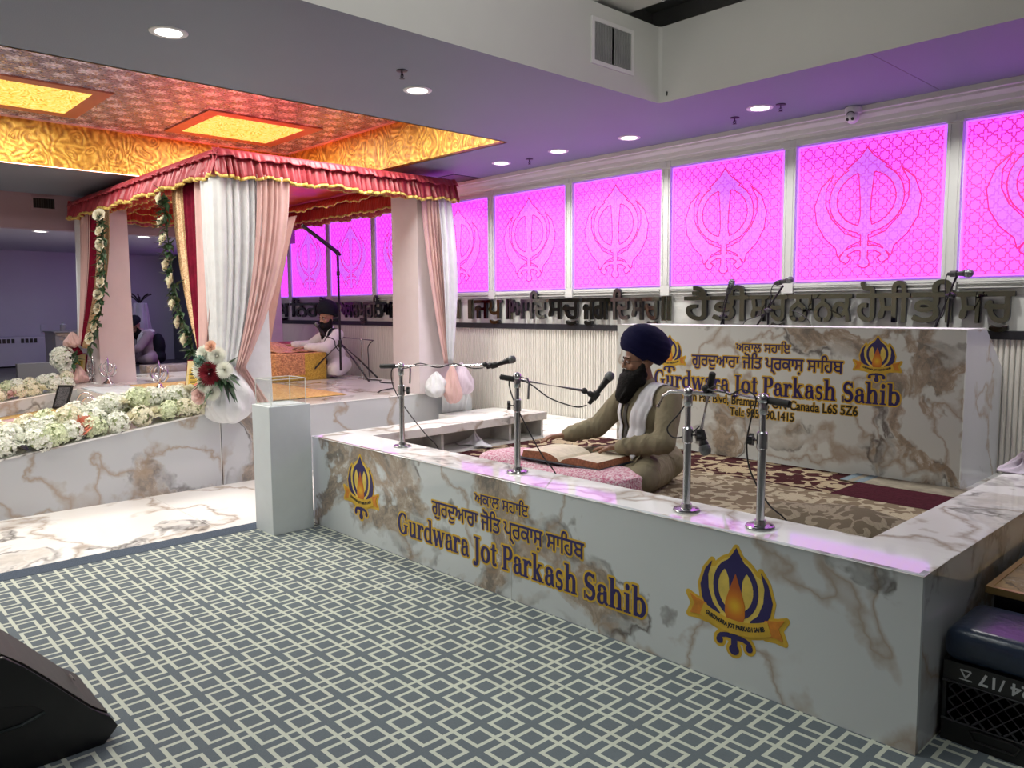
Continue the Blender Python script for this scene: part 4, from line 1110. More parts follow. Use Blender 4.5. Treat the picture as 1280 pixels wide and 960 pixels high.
def rose_bm(r, seed, layers=5, open_=1.0):
    rnd = random.Random(seed); bm = bmesh.new()
    for L in range(layers):
        n = 3+L; f = (L+1)/layers
        for k in range(n):
            a0 = 2*PI*(k+0.5*(L % 2))/n+rnd.uniform(-.1, .1); w = 2.6*PI/n/2
            rad = r*(0.18+0.5*f); tilt = 0.10+open_*0.75*f**1.6; hgt = r*(1.15-0.35*f)
            def fn(u, v):
                a = a0+(u-0.5)*2*w; e = Vector((math.cos(a), math.sin(a), 0))
                rr = rad*(0.35+0.65*min(1, v*1.6))*0.75+tilt*v*v*r*0.75
                return e*rr+Vector((0, 0, -0.35*r+hgt*v*(1-0.32*f*v)-0.28*r*(2*u-1)**2*v))
            add_grid(bm, fn, 4, 4)
    return bm
def dahlia_bm(r, seed, layers=6, n0=9):
    rnd = random.Random(seed); bm = bmesh.new()
    for L in range(layers):
        f = (L+1)/layers; n = n0+3*L
        for k in range(n):
            a = 2*PI*(k+0.5*(L % 2))/n; e = Vector((math.cos(a), math.sin(a), 0)); g = Vector((-e.y, e.x, 0)); el = (1-f)*1.25
            tip = (e*math.cos(el)+Vector((0, 0, math.sin(el))))*r*(0.55+0.45*f)
            b0 = e*r*0.08; mid = tip*0.6+Vector((0, 0, -0.04*r)); w = r*0.12
            v = [bm.verts.new(q) for q in (b0, mid-g*w, tip, mid+g*w)]
            m_ = bm.verts.new(mid+Vector((0, 0, -0.03*r)))
            bm.faces.new((v[0], v[1], m_)); bm.faces.new((v[1], v[2], m_)); bm.faces.new((v[2], v[3], m_)); bm.faces.new((v[3], v[0], m_))
    return bm
def me_of(bm, name, mats, sm=None):
    me = bpy.data.meshes.new(name); bm.to_mesh(me); bm.free()
    for m in mats: me.materials.append(m)
    if sm: smooth(me, sm)
    return me
HY = [me_of(hydrangea_bm(0.066, 80, i), 'hydrangea', [MT[k], MT['core_shade']]) for i, k in enumerate(('petal_white', 'petal_white', 'petal_green', 'petal_cream'))]
RO = [me_of(rose_bm(0.06, i), 'rose', [MT[k]], 50) for i, k in enumerate(('petal_white', 'petal_cream', 'petal_cream'))]
RC = me_of(rose_bm(0.065, 9, 5, 1.2), 'rose', [MT['petal_coral']], 50); RP = me_of(rose_bm(0.06, 11), 'rose', [MT['petal_peach']], 50); RK = me_of(rose_bm(0.06, 12), 'rose', [MT['petal_pink']], 50)
LEAF = bmesh.new()
def add_leaf(bm, c, d, w, L, up_=Vector((0, 0, 1))):
    d = Vector(d).normalized(); s = d.cross(up_)
    s = s.normalized() if s.length > 1e-4 else Vector((1, 0, 0)); n = s.cross(d); c = Vector(c)
    P = [c, c+d*L*0.4+s*w+n*w*0.3, c+d*L-n*w*0.4, c+d*L*0.4-s*w+n*w*0.3, c+d*L*0.45-n*w*0.15]
    v = [bm.verts.new(p) for p in P]
    bm.faces.new((v[0], v[1], v[4])); bm.faces.new((v[1], v[2], v[4])); bm.faces.new((v[2], v[3], v[4])); bm.faces.new((v[3], v[0], v[4]))
def flower(name, me, loc, label, group, rnd, sc=1.0, tilt=0.7, toward=None):
    o = bpy.data.objects.new(name, me); COL.objects.link(o)
    o.location = loc; s = sc*rnd.uniform(0.88, 1.15); o.scale = (s, s, s)
    if toward is not None:
        q = Vector(toward).normalized().to_track_quat('Z', 'Y'); o.rotation_euler = (q.to_matrix() @ Matrix.Rotation(rnd.uniform(0, 6), 3, 'Z')).to_euler()
    else: o.rotation_euler = (rnd.uniform(-tilt, tilt), rnd.uniform(-tilt, tilt), rnd.uniform(0, 6.28))
    return tag(o, label, 'flower', group)
rnd = random.Random(5)
LABH = 'pale hydrangea blossom heaped in the long flower row on the near ramp wall'
LABR = 'cream artificial rose tucked among the hydrangeas of the near flower row'
spec = [(0.80, -6.62, 'coral'), (1.66, -6.60, 'coral'), (1.62, -6.82, 'peach'), (2.24, -6.78, 'peach'), (2.70, -6.86, 'coral')]
for iy in range(31):
    y = -0.55+iy*0.106
    for ix in range(4):
        x = -6.590-ix*0.105+rnd.uniform(-.02, .02); yy = y+rnd.uniform(-.03, .03)
        z = rise(min(yy, 2.6))+0.058+(0.01, 0.08, 0.09, 0.03)[ix]*rnd.uniform(0.6, 1.5)+(0.03 if yy > 1.9 and ix > 0 else 0)
        if any(abs(yy-s[0]) < 0.06 and abs(x-s[1]) < 0.06 for s in spec): continue
        if rnd.random() < 0.2: flower('rose', RO[rnd.randrange(3)], (x, yy, z+0.02), LABR, 'roses of the near flower row', rnd, 1.05)
        else: flower('hydrangea', HY[rnd.choice((0, 1, 0, 1, 2, 3))], (x, yy, z), LABH, 'hydrangeas of the near flower row', rnd, 1.28)
for i, (y, x, k) in enumerate(spec):
    flower('rose', RC if k == 'coral' else RP, (x, y, rise(min(y, 2.6))+(0.10 if x > -6.7 else 0.17)), ['coral centred flower at the left frame edge of the near row', 'open coral flower in the middle of the near flower row', 'peach flower behind the coral one in the near row', 'peach bloom pair toward the platform end of the row', 'small coral red rose beside the silver ornament, end of the row'][i], None, rnd, 1.15, toward=(0.6, -0.5, 0.7))
LABF = 'pale blossom heaped on the far ramp wall, left of the small black frame'
for iy in range(17):
    y = 0.55+iy*0.115
    for ix in range(3):
        x = -9.93-ix*0.13+rnd.uniform(-.02, .02)
        z = rise(min(y, 2.6))+0.06+(0.06 if ix == 1 else 0)
        k = rnd.random()
        flower('hydrangea' if k < 0.75 else 'rose', HY[rnd.randrange(4)] if k < 0.75 else (RO[1] if k < 0.9 else RK), (x, y+rnd.uniform(-.03, .03), z), LABF, 'blossoms of the far flower row', rnd, 1.1)

# ---- silver ornaments, plaques and frames on the platform
def ornament(loc, label, rz=0, first=[None]):
    if first[0] is None:
        t = first[0] = thing('silver_ornament', label, 'ornament', loc, rz, 'silver sword and ring ornaments on the platform')
        bm = bmesh.new(); add_lathe(bm, [(0.0, 0), (0.062, 0), (0.064, 0.012), (0.05, 0.03), (0.026, 0.05), (0.018, 0.075), (0.0, 0.075)], n=24); obj('base', bm, MT['silver'], t, sm=45)
        bm = bmesh.new(); add_tube(bm, [(0, 0, 0.07), (0, 0, 0.115), (0, 0, 0.15), (0, 0, 0.265), (0, 0, 0.33)], [0.010, 0.017, 0.010, 0.022, 0.001], 10); obj('sword', bm, MT['silver'], t, sm=60)
        bm = bmesh.new(); add_tube(bm, [(0.056*math.cos(a), 0, 0.20+0.056*math.sin(a)) for a in np.linspace(0, 2*PI, 25)], 0.009, 8, cap=False); obj('ring', bm, MT['silver'], t, sm=60)
        for s in (-1, 1):
            bm = bmesh.new(); add_tube(bm, [(s*(0.02+0.075*math.sin(a)), 0, 0.185-0.09*math.cos(a)) for a in np.linspace(0.1, 2.5, 12)], [0.006, 0.011, 0.014, 0.015, 0.015, 0.015, 0.014, 0.012, 0.010, 0.008, 0.005, 0.001], 8); obj('curved_sword', bm, MT['silver'], t, sm=60)
        return t
    return dup(first[0], loc, rz, label)
ornament((-10.45, 2.80, H_ST), 'silver ornament right beside the leftmost gold plaque', 0.5)
ornament((-10.05, 2.85, H_ST), 'silver ornament standing alone before the pink pillar', 0.8)
ornament((-8.72, 2.98, H_ST+0.012), 'silver ornament nearest the coral red rose, in front of the orange board', 0.7)
ornament((-8.42, 3.26, H_ST+0.012), 'silver ornament just left of the right-hand gold plaque', 0.9)
def plaque(loc, rz, label, first=[None]):
    if first[0] is None:
        t = first[0] = thing('gold_plaque', label, 'plaque', loc, rz, 'gold plaques on the platform')
        M = Matrix.Rotation(math.radians(-12), 4, 'X')
        bm = bmesh.new(); add_box(bm, (-0.09, -0.012, 0), (0.09, 0.012, 0.36), M); bevel_all(bm, 0.003, 1); obj('frame', bm, MT['velvet_maroon'], t)
        bm = bmesh.new(); add_box(bm, (-0.078, -0.016, 0.012), (0.078, -0.011, 0.348), M); obj('plate', bm, pm('pale_gold_plate', (0.80, 0.68, 0.36), 0.4, 0.3), t)
        bm = bmesh.new(); add_box(bm, (-0.05, -0.019, 0.06), (0.05, -0.0155, 0.27), M); pnl = obj('text_panel', bm, pm('yellow_panel', (0.72, 0.50, 0.08), 0.4), t)
        bm = bmesh.new()
        for k in range(8): add_box(bm, (-0.036+0.004*(k % 3), -0.0205, 0.08+k*0.02), (0.036-0.005*((k*2) % 3), -0.0185, 0.086+k*0.02), M)
        add_box(bm, (-0.03, -0.0205, 0.245), (0.03, -0.0185, 0.262), M)
        obj('text_line', bm, MT['black_print'], pnl)['kind'] = 'stuff'
        bm = bmesh.new(); add_box(bm, (-0.012, 0.01, 0), (0.012, 0.09, 0.01)); add_tube(bm, [(0, 0.085, 0.005), (0, 0.05, 0.2)], 0.006, 8); obj('easel_leg', bm, MT['dark_metal'], t)
        return t
    return dup(first[0], loc, rz, label)
plaque((-10.58, 2.66, H_ST), 0.75, 'leftmost gold plaque, at the foot of the left canopy curtain')
plaque((-8.02, 3.06, H_ST+0.012), 0.6, 'gold plaque with orange heading beside the bouquet at the near pillar')
t = thing('photo_frame', 'small black picture frame leaning on the ramp by the far flowers', 'picture frame', (-9.62, 2.22, rz(2.22)+0.012), 0.62)
M = Matrix.Rotation(math.radians(-24), 4, 'X')
bm = bmesh.new()
for (a, c) in (((-0.09, 0), (-0.072, 0.27)), ((0.072, 0), (0.09, 0.27)), ((-0.072, 0.25), (0.072, 0.27)), ((-0.072, 0), (0.072, 0.02))): add_box(bm, (a[0], -0.012, a[1]), (c[0], 0.012, c[1]), M)
obj('frame', bm, MT['black'], t)
bm = bmesh.new(); add_box(bm, (-0.073, -0.006, 0.019), (0.073, 0.008, 0.251), M); obj('picture', bm, pm('dark_picture', (0.10, 0.10, 0.11), 0.25, var=0.6, scale=60), t)
# curved wire ornament near the step
for k, (dx, s) in enumerate(((0, 1.0), (0.22, 0.9))):
    bm = bmesh.new(); r = 0.085*s
    add_tube(bm, [(r*math.cos(a), 0, 0.16*s+0.11*s*math.sin(a)) for a in np.linspace(0, PI, 17)][:], 0.007, 8)
    add_tube(bm, [(r, 0, 0.16*s), (r, 0, 0)], 0.007, 8); add_tube(bm, [(-r, 0, 0.16*s), (-r, 0, 0)], 0.007, 8)
    add_tube(bm, [(-r-0.02, 0, 0.004), (r+0.02, 0, 0.004)], 0.006, 6)
    o = obj('wire_arch', bm, MT['silver'], sm=50, loc=(-8.45+dx, 2.18-0.03*k, rz(2.18)+0.016)); o.rotation_euler = (0, 0, 0.9)
    tag(o, ['silver wire arch before the step, left of the pair', 'silver wire arch before the step, right of the pair'][k], 'ornament', 'silver wire arches')
t = thing('orange_board', 'round topped orange board standing left of the bouquet under the canopy', 'board', (-8.55, 3.72, H_ST+0.012), 0.5)
pts = [(-0.17, 0), (0.17, 0), (0.17, 0.22)]+[(0.17*math.cos(a), 0.22+0.15*math.sin(a)) for a in np.linspace(0.15, PI-0.15, 12)]+[(-0.17, 0.22)]
bm = bmesh.new(); add_prism(bm, pts, lambda u, v, d: (u, d+v*0.12, v), -0.012, 0.012); obj('panel', bm, pm('orange_cork', (0.52, 0.24, 0.09), 0.7, var=0.25, scale=70), t)
bm = bmesh.new(); add_tube(bm, [(0, 0.03, 0.3), (0, 0.2, 0.0)], 0.01, 8); obj('prop_leg', bm, MT['dark_metal'], t)
bm = bmesh.new()
for k in range(7): add_ball(bm, (k*0.028, 0.004*math.sin(k*2), 0.012), (0.016, 0.010, 0.010), 1)
tag(obj('bead_string', bm, MT['silver'], loc=(-8.88, 2.86, H_ST+0.014), sm=60), 'short silver bead chain lying on the golden cloth', 'ornament')

# ------------------------------------------------------------------ low throne table with its covers, cushions behind
t = thing('throne_table', 'low table under the canopy covered with golden brocade edged in yellow', 'table', (-9.25, 4.72, H_ST))
bm = bmesh.new(); add_box(bm, (-0.62, -0.38, 0), (0.47, 0.30, 0.34)); bevel_all(bm, 0.02, 3)
obj('cover', bm, MT['brocade'], t, sm=50)
bm = bmesh.new(); add_box(bm, (-0.632, -0.392, 0), (0.482, 0.312, 0.07)); bevel_all(bm, 0.012, 2); obj('border', bm, MT['brocade_border'], t, sm=50)
bm = bmesh.new(); add_box(bm, (0.35, 0.02, 0.06), (0.483, 0.313, 0.335)); bevel_all(bm, 0.012, 2); obj('border', bm, MT['brocade_border'], t, sm=50)
o = cloth('throne_cover', -9.72, -8.84, 4.42, 4.96, lambda x, y: H_ST+0.34+0.10*math.exp(-((x+9.5)**2+(y-4.65)**2)/0.09), MT['brocade'], 20, 20, 0.008, 8)
tag(o, 'rumpled golden cover draped on top of the throne table', 'cloth')
bm = bmesh.new(); add_box(bm, (-0.28, -0.16, 0), (0.28, 0.16, 0.22)); bevel_all(bm, 0.06, 4)
tag(obj('red_cushion', bm, pm('red_satin', (0.50, 0.10, 0.11), 0.45, var=0.2, scale=8), sm=60, loc=(-9.72, 5.05, H_ST+0.22)), 'red satin cushion left of the white-clad man', 'cushion')
bm = bmesh.new(); add_box(bm, (-0.3, -0.18, 0), (0.3, 0.18, 0.22)); bevel_all(bm, 0.03, 3)
tag(obj('cushion_block', bm, MT['cloth_white'], sm=60, loc=(-9.72, 5.05, H_ST)), 'white block under the red satin cushion', 'cushion')
# ------------------------------------------------------------------ canopy
CX0, CX1, CY0, CY1, CZ = -10.70, -6.43, 2.74, 5.20, 2.80
MT['satin_red'] = pm('red_pink_satin', (0.42, 0.05, 0.07), 0.42, var=0.2, scale=6, trans=0.12)
MT['satin_inner'] = pm('orange_red_satin', (0.62, 0.085, 0.06), 0.33, var=0.2, scale=7, trans=0.25)
MT['fringe'] = sparkle('gold_fringe', (0.45, 0.30, 0.04), (0.75, 0.58, 0.18), 120, 0.3, 0.5)
cn = thing('throne_canopy', 'square canopy on four white pillars with red ruffled valance and gold fringe', 'canopy')
def solid(o, th):
    m = o.modifiers.new('t', 'SOLIDIFY'); m.thickness = th; m.offset = 0
    return o
def skirt(parent, p0, p1, out, zt, zb, mat, seed, flare=0.05, per=0.062, amp=0.034, sag=0.03, name='valance', fringe=True, label=None, ext=0.0):
    p0, p1, out = Vector((*p0, 0)), Vector((*p1, 0)), Vector((*out, 0))
    e_ = (p1-p0).normalized()*ext; p0, p1 = p0-e_, p1+e_
    L = (p1-p0).length; rnd = random.Random(seed); n = int(L/per*7)
    ph = [rnd.uniform(0, 6.28) for _ in range(8)]
    def off(s):
        x = s*L
        return math.sin(2*PI*x/per+1.5*math.sin(2*PI*x/0.31+ph[0]))*(0.65+0.35*math.sin(2*PI*x/0.23+ph[1]))
    def zbot(s):
        x = s*L; return zb-sag*(0.5+0.5*math.sin(2*PI*x/0.62+ph[2]))+0.008*math.sin(2*PI*x/0.17+ph[3])
    def P(s, t):
        z = zt+(zbot(s)-zt)*t; a = amp*(0.25+0.75*t)
        w = flare*(t**0.8)+a*off(s)
        q = p0.lerp(p1, s)+out*w; q.z = z; return q
    bm = bmesh.new(); add_grid(bm, lambda u, v: P(u, v), n, 5)
    o = solid(obj(name, bm, mat, parent, sm=70), 0.004)
    if fringe:
        bm = bmesh.new(); add_grid(bm, lambda u, v: P(u, 0.90+0.13*v)+out*0.006, n, 2)
        solid(obj('gold_fringe', bm, MT['fringe'], o, sm=70), 0.006)
    return o
c = ((CX0, CY0), (CX1, CY0), (CX1, CY1), (CX0, CY1))
outs = ((0, -1), (1, 0), (0, 1), (-1, 0))
for k in range(4):
    a, b = c[k], c[(k+1) % 4]
    skirt(cn, a, b, outs[k], CZ-0.015, 2.605, MT['satin_red'], 10+k, ext=0.05)
    skirt(cn, a, b, outs[k], CZ+0.018, CZ-0.045, MT['satin_red'], 20+k, flare=0.052, per=0.06, amp=0.018, sag=0.01, name='top_ruffle', fringe=False, ext=0.045)
    # inner ruffles, two tiers
    g = 0.10
    ci = ((CX0+g, CY0+g), (CX1-g, CY0+g), (CX1-g, CY1-g), (CX0+g, CY1-g))
    a, b = ci[k], ci[(k+1) % 4]; inn = (-outs[k][0], -outs[k][1])
    skirt(cn, a, b, inn, CZ-0.03, 2.615, MT['satin_inner'], 30+k, flare=0.03, per=0.05, amp=0.014, sag=0.015, name='inner_valance')
    g = 0.42
    ci = ((CX0+g, CY0+g), (CX1-g, CY0+g), (CX1-g, CY1-g), (CX0+g, CY1-g))
    a, b = ci[k], ci[(k+1) % 4]
    skirt(cn, a, b, inn, CZ-0.03, 2.69, MT['satin_inner'], 40+k, flare=0.06, per=0.06, amp=0.016, sag=0.03, name='inner_valance')
bm = bmesh.new()
add_grid(bm, lambda u, v: Vector((CX0+(CX1-CX0)*u, CY0+(CY1-CY0)*v, CZ-0.005-0.02*math.sin(u*PI)*math.sin(v*PI)+0.006*math.sin(u*40))), 40, 12)
solid(obj('roof_cloth', bm, MT['satin_inner'], cn, sm=70), 0.004)
area_lamp('canopy_fill', ((CX0+CX1)/2, (CY0+CY1)/2, CZ-0.08), 2.4, W_CANOPY_FILL, (1.0, 0.93, 0.85), size_y=1.2)  # fill light added under the roof cloth to brighten the canopy inside
# pillars
pill = {'near': (-6.90, -6.50, 2.80, 3.17), 'right': (-6.95, -6.50, 4.80, 5.17), 'left': (-10.62, -10.20, 2.82, 3.20), 'far': (-10.62, -10.20, 4.78, 5.17)}
for k, (xa, xb, ya, yb) in pill.items():
    bm = bmesh.new()
    def pf(u, v):
        t = u*4; s = int(t) % 4; f = t-int(t)
        cs = ((xa, ya), (xb, ya), (xb, yb), (xa, yb)); p = cs[s]; q = cs[(s+1) % 4]
        x = p[0]+(q[0]-p[0])*f; y = p[1]+(q[1]-p[1])*f
        w = 1+0.05*(1-v)**2+0.006*math.sin(f*9+v*7+s); mx, my = (xa+xb)/2, (ya+yb)/2
        return Vector((mx+(x-mx)*w, my+(y-my)*w, H_ST+(CZ-0.03-H_ST)*v))
    add_grid(bm, pf, 32, 10, close_u=True)
    obj('pillar', bm, pm('pillar_cloth_pinkish', (0.68, 0.61, 0.62), 0.8, var=0.04, scale=4) if k in ('left', 'right') else MT['cloth_white'], cn, sm=30)

def drape(name, label, cat, tops, bots, z0, z1, mat, nf=8, amp=0.02, ease=2.0, seed=0, mid=None, ny=26, fall=0.0, group=None, bulge=0.0):
    """hanging cloth: tops / bots are horizontal polylines (x, y); z0 top, z1 bottom; gathers toward the bottom"""
    rnd = random.Random(seed); ph = [rnd.uniform(0, 6.28) for _ in range(5)]
    def pol(P, s):
        P = [Vector((*p, 0)) for p in P]; Ls = [(b-a).length for a, b in zip(P, P[1:])]; T = sum(Ls); d = s*T
        for a, b, l in zip(P, P[1:], Ls):
            if d <= l+1e-9: return a.lerp(b, d/l), (b-a).normalized()
            d -= l
        return P[-1], (P[-1]-P[-2]).normalized()
    def fn(u, v):
        a, da = pol(tops, u); b, db = pol(bots, u)
        e = v**ease
        p = a.lerp(b, e); d = da.lerp(db, e)
        nrm = Vector((d.y, -d.x, 0))
        if nrm.length > 1e-6: nrm.normalize()
        f = math.sin(u*nf*2*PI+ph[0]+0.8*math.sin(u*nf*2.3+ph[1])+0.3*v)*(0.6+0.4*math.sin(u*7+ph[2]))
        p = p+nrm*(amp*f*(1-0.35*e)+bulge*math.sin(PI*v))
        p.z = z0+(z1-z0)*v+fall*(u-0.5)*v
        return p
    bm = bmesh.new(); add_grid(bm, fn, max(24, nf*8), ny)
    o = solid(obj(name, bm, mat, sm=80), 0.003)
    return tag(o, label, cat, group)
dz = 2.635
drape('curtain', 'pale gold sequin drape at the left edge of the near curtain bundle', 'curtain', [(-7.62, 2.80), (-7.26, 2.80)], [(-6.78, 2.66), (-6.72, 2.66)], dz, 1.10, MT['sequin_gold'], 3, 0.020, 2.0, 1)
drape('curtain', 'dark maroon drape in the near curtain bundle', 'curtain', [(-7.28, 2.785), (-6.92, 2.785)], [(-6.74, 2.645), (-6.66, 2.645)], dz, 1.10, MT['velvet_maroon'], 5, 0.022, 2.0, 2)
drape('curtain', 'pink drape between the maroon and white cloths of the near bundle', 'curtain', [(-6.95, 2.765), (-6.58, 2.765)], [(-6.68, 2.63), (-6.58, 2.63)], dz, 1.08, MT['chiffon_pink'], 4, 0.022, 2.0, 3)
drape('curtain', 'broad white chiffon drape wrapping the near canopy pillar', 'curtain', [(-6.66, 2.70), (-6.47, 2.70), (-6.42, 2.75), (-6.42, 3.10)], [(-6.52, 2.66), (-6.40, 2.66), (-6.36, 2.70), (-6.36, 2.86)], dz, 1.03, MT['chiffon_white'], 9, 0.022, 2.6, 4)
drape('curtain', 'pink folded drape on the right of the near pillar, swept to the tie', 'curtain', [(-6.40, 3.06), (-6.40, 3.36)], [(-6.335, 2.78), (-6.335, 2.86)], dz, 1.00, MT['chiffon_pink'], 6, 0.024, 1.9, 5)
drape('curtain', 'pink tail hanging below the tie of the near pillar', 'curtain', [(-6.345, 2.79), (-6.345, 2.87)], [(-6.36, 2.86), (-6.36, 3.12)], 1.02, 0.64, MT['chiffon_pink'], 6, 0.022, 1.0, 6)
def pouf(name, label, loc, r, mat, seed, lobes=9, squash=1.0, drop=0.0):
    rnd = random.Random(seed); ph = [rnd.uniform(0, 6.28) for _ in range(4)]
    bm = bmesh.new()
    def fn(u, v):
        th = v*PI; a = u*2*PI
        s = math.sin(th)**0.75 if 0 < th < PI else 0
        w = 1+s*(0.07*math.sin(lobes*a+ph[0]+2.2*math.cos(th)+1.5*math.sin(2*a+ph[3]))+0.07*math.sin(3*a+4*math.cos(th)+ph[1])+0.05*math.sin(5*th+2*a+ph[2])+0.04*math.sin(2.7*lobes*a+ph[1]+3*th)+0.05*math.sin(7*th-5*a+ph[0]))
        # narrow neck at the top, sagging belly
        prof = (0.10+0.90*min(1, (v*1.55)**1.1)) if v < 0.65 else 1.0
        return Vector((r[0]*s*w*prof*math.cos(a), r[1]*s*w*prof*math.sin(a), r[2]*math.cos(th)+0.02*math.sin(3*a+ph[2])*s))
    add_grid(bm, fn, 72, 22, close_u=True)
    bmesh.ops.remove_doubles(bm, verts=bm.verts, dist=1e-5)
    o = obj(name, bm, mat, sm=80, loc=loc); return tag(o, label, 'curtain knot')
pouf('curtain_pouf', 'white gathered cloth bag hanging under the tie of the near pillar', (-6.385, 2.74, 0.80), (0.19, 0.22, 0.25), MT['chiffon_white'], 1, 11)
# right-hand pillar
drape('curtain', 'pink folded drape sweeping down the right-hand pillar', 'curtain', [(-6.43, 4.80), (-6.43, 5.03)], [(-6.37, 5.02), (-6.37, 5.10)], dz, 0.93, MT['chiffon_pink'], 5, 0.022, 1.4, 7)
drape('curtain', 'lilac white drape at the right edge of the right-hand pillar', 'curtain', [(-6.42, 5.00), (-6.42, 5.16), (-6.47, 5.20), (-6.70, 5.22)], [(-6.36, 5.06), (-6.36, 5.12), (-6.39, 5.14), (-6.42, 5.15)], dz, 0.93, MT['chiffon_white'], 6, 0.018, 3.2, 8, bulge=0.06)
pouf('curtain_pouf', 'white puff at the foot of the right-hand pillar, left of its pink one', (-6.38, 4.92, 0.72), (0.12, 0.14, 0.13), MT['chiffon_white'], 2, 9)
pouf('curtain_pouf', 'lilac puff bulging at the right foot of the right-hand pillar', (-6.37, 5.25, 0.76), (0.13, 0.15, 0.17), pm('lilac_chiffon', (0.70, 0.60, 0.68), 0.8, var=0.06, trans=0.2), 3, 9)
pouf('curtain_pouf', 'pink puff hanging in the middle of the right-hand pillar knot', (-6.29, 5.06, 0.72), (0.09, 0.11, 0.20), MT['chiffon_pink'], 4, 9)
drape('curtain', 'white tail of cloth draped over the platform end below the knot', 'curtain', [(-6.36, 4.98), (-6.36, 5.36)], [(-6.49, 5.08), (-6.49, 5.40)], 0.66, 0.40, MT['chiffon_white'], 5, 0.015, 1.0, 9)
# left pillar
drape('curtain', 'white drape at the outer edge of the left canopy pillar', 'curtain', [(-10.76, 2.76), (-10.36, 2.76)], [(-10.52, 2.66), (-10.36, 2.66)], dz, 1.12, MT['chiffon_white'], 4, 0.02, 1.5, 10)
drape('curtain', 'peach pink drape beside the white one on the left canopy pillar', 'curtain', [(-10.42, 2.745), (-10.0, 2.745)], [(-10.42, 2.65), (-10.26, 2.65)], dz, 1.10, MT['chiffon_pink'], 4, 0.022, 1.5, 11)
drape('curtain', 'narrow maroon drape on the left canopy pillar', 'curtain', [(-10.04, 2.735), (-9.66, 2.735)], [(-10.30, 2.64), (-10.18, 2.64)], dz, 1.08, MT['velvet_maroon'], 4, 0.022, 1.6, 12)
drape('curtain', 'gold sequin drape behind the flower garland of the left pillar', 'curtain', [(-9.70, 2.725), (-9.24, 2.725)], [(-10.22, 2.63), (-9.92, 2.63)], dz, 1.06, MT['sequin_gold'], 4, 0.022, 2.2, 13)
drape('curtain', 'pink drape of the far pillar seen right of the near curtain bundle', 'curtain', [(-9.98, 4.74), (-8.86, 4.74)], [(-9.98, 4.70), (-9.62, 4.70)], dz, 1.0, MT['chiffon_pink'], 7, 0.022, 0.85, 14)

# garlands of white roses and leaves along the inner edges
RG = me_of(rose_bm(0.062, 21), 'rose', [MT['petal_cream']], 50)
def garland(label, pts, n, seed, side):
    t = thing('flower_garland', label, 'garland', pts[0]); o0 = Vector(pts[0]); rnd = random.Random(seed)
    P = [Vector(p)-o0 for p in pts]
    def at(s):
        k = s*(len(P)-1); i = min(int(k), len(P)-2); return P[i].lerp(P[i+1], k-i)
    bm = bmesh.new(); add_tube(bm, [at(k/24) for k in range(25)], 0.006, 6)
    for k in range(int(n*20)):
        q = at(rnd.random()); d = Vector((rnd.uniform(-1, 1), rnd.uniform(-1, 0.2), rnd.uniform(-1, 0.6)))
        add_leaf(bm, q, d, rnd.uniform(0.018, 0.03), rnd.uniform(0.08, 0.15))
    obj('leaves', bm, MT['leaf'], t, normals=False)
    for k in range(n):
        q = at((k+0.35)/n)+Vector((side[0]*0.03+rnd.uniform(-.03, .03), side[1]*0.05, rnd.uniform(-.03, .03)))
        o = bpy.data.objects.new('rose', RG); COL.objects.link(o); o.parent = t; o.location = q
        d = Vector((side[0]+rnd.uniform(-.4, .4), side[1], rnd.uniform(-.1, .5))).normalized()
        o.rotation_euler = d.to_track_quat('Z', 'Y').to_euler(); s = rnd.uniform(0.85, 1.0); o.scale = (s, s, s)
    return t
garland('garland of white roses hanging down the left canopy pillar', [(-9.26, 2.66, 2.56), (-9.28, 2.66, 2.2), (-9.36, 2.66, 1.8), (-9.50, 2.64, 1.45), (-9.80, 2.60, 1.05)], 9, 3, (0.5, -0.8))
garland('garland of white roses along the gold edge of the near curtain bundle', [(-7.60, 2.72, 2.58), (-7.56, 2.72, 2.2), (-7.43, 2.70, 1.8), (-7.20, 2.68, 1.45), (-6.85, 2.64, 1.12)], 8, 4, (-0.25, -0.8))

# bouquets where the curtains are tied
def bouquet(label, loc, items, seed, sc=1.0, leaves=26):
    t = thing('tied_bouquet', label, 'bouquet', loc); rnd = random.Random(seed)
    bm = bmesh.new()
    for k in range(leaves):
        d = Vector((rnd.uniform(-.6, 1), rnd.uniform(-1, .5), rnd.uniform(-1, .6))); add_leaf(bm, d*0.05*sc, d, 0.03*sc, rnd.uniform(0.14, 0.24)*sc)
    add_ball(bm, (0, 0, 0), 0.09*sc, 1)
    obj('leaves', bm, MT['leaf'], t, normals=False)
    for (nm, me, off, s) in items:
        o = bpy.data.objects.new(nm, me); COL.objects.link(o); o.parent = t; o.location = off; o.scale = (s, s, s)
        o.rotation_euler = (Vector(off)*0.5+Vector((0.35, -0.42, 0.12))).to_track_quat('Z', 'Y').to_euler()
    return t
DW = me_of(dahlia_bm(0.105, 1, 8, 10), 'dahlia', [MT['petal_white']]); DR = me_of(dahlia_bm(0.135, 2, 8, 10), 'dahlia', [MT['petal_red']])
DG = me_of(hydrangea_bm(0.05, 40, 9, 0.016), 'hydrangea', [pm('teal_leaf', (0.10, 0.22, 0.17), 0.6, var=0.3), MT['leaf']])
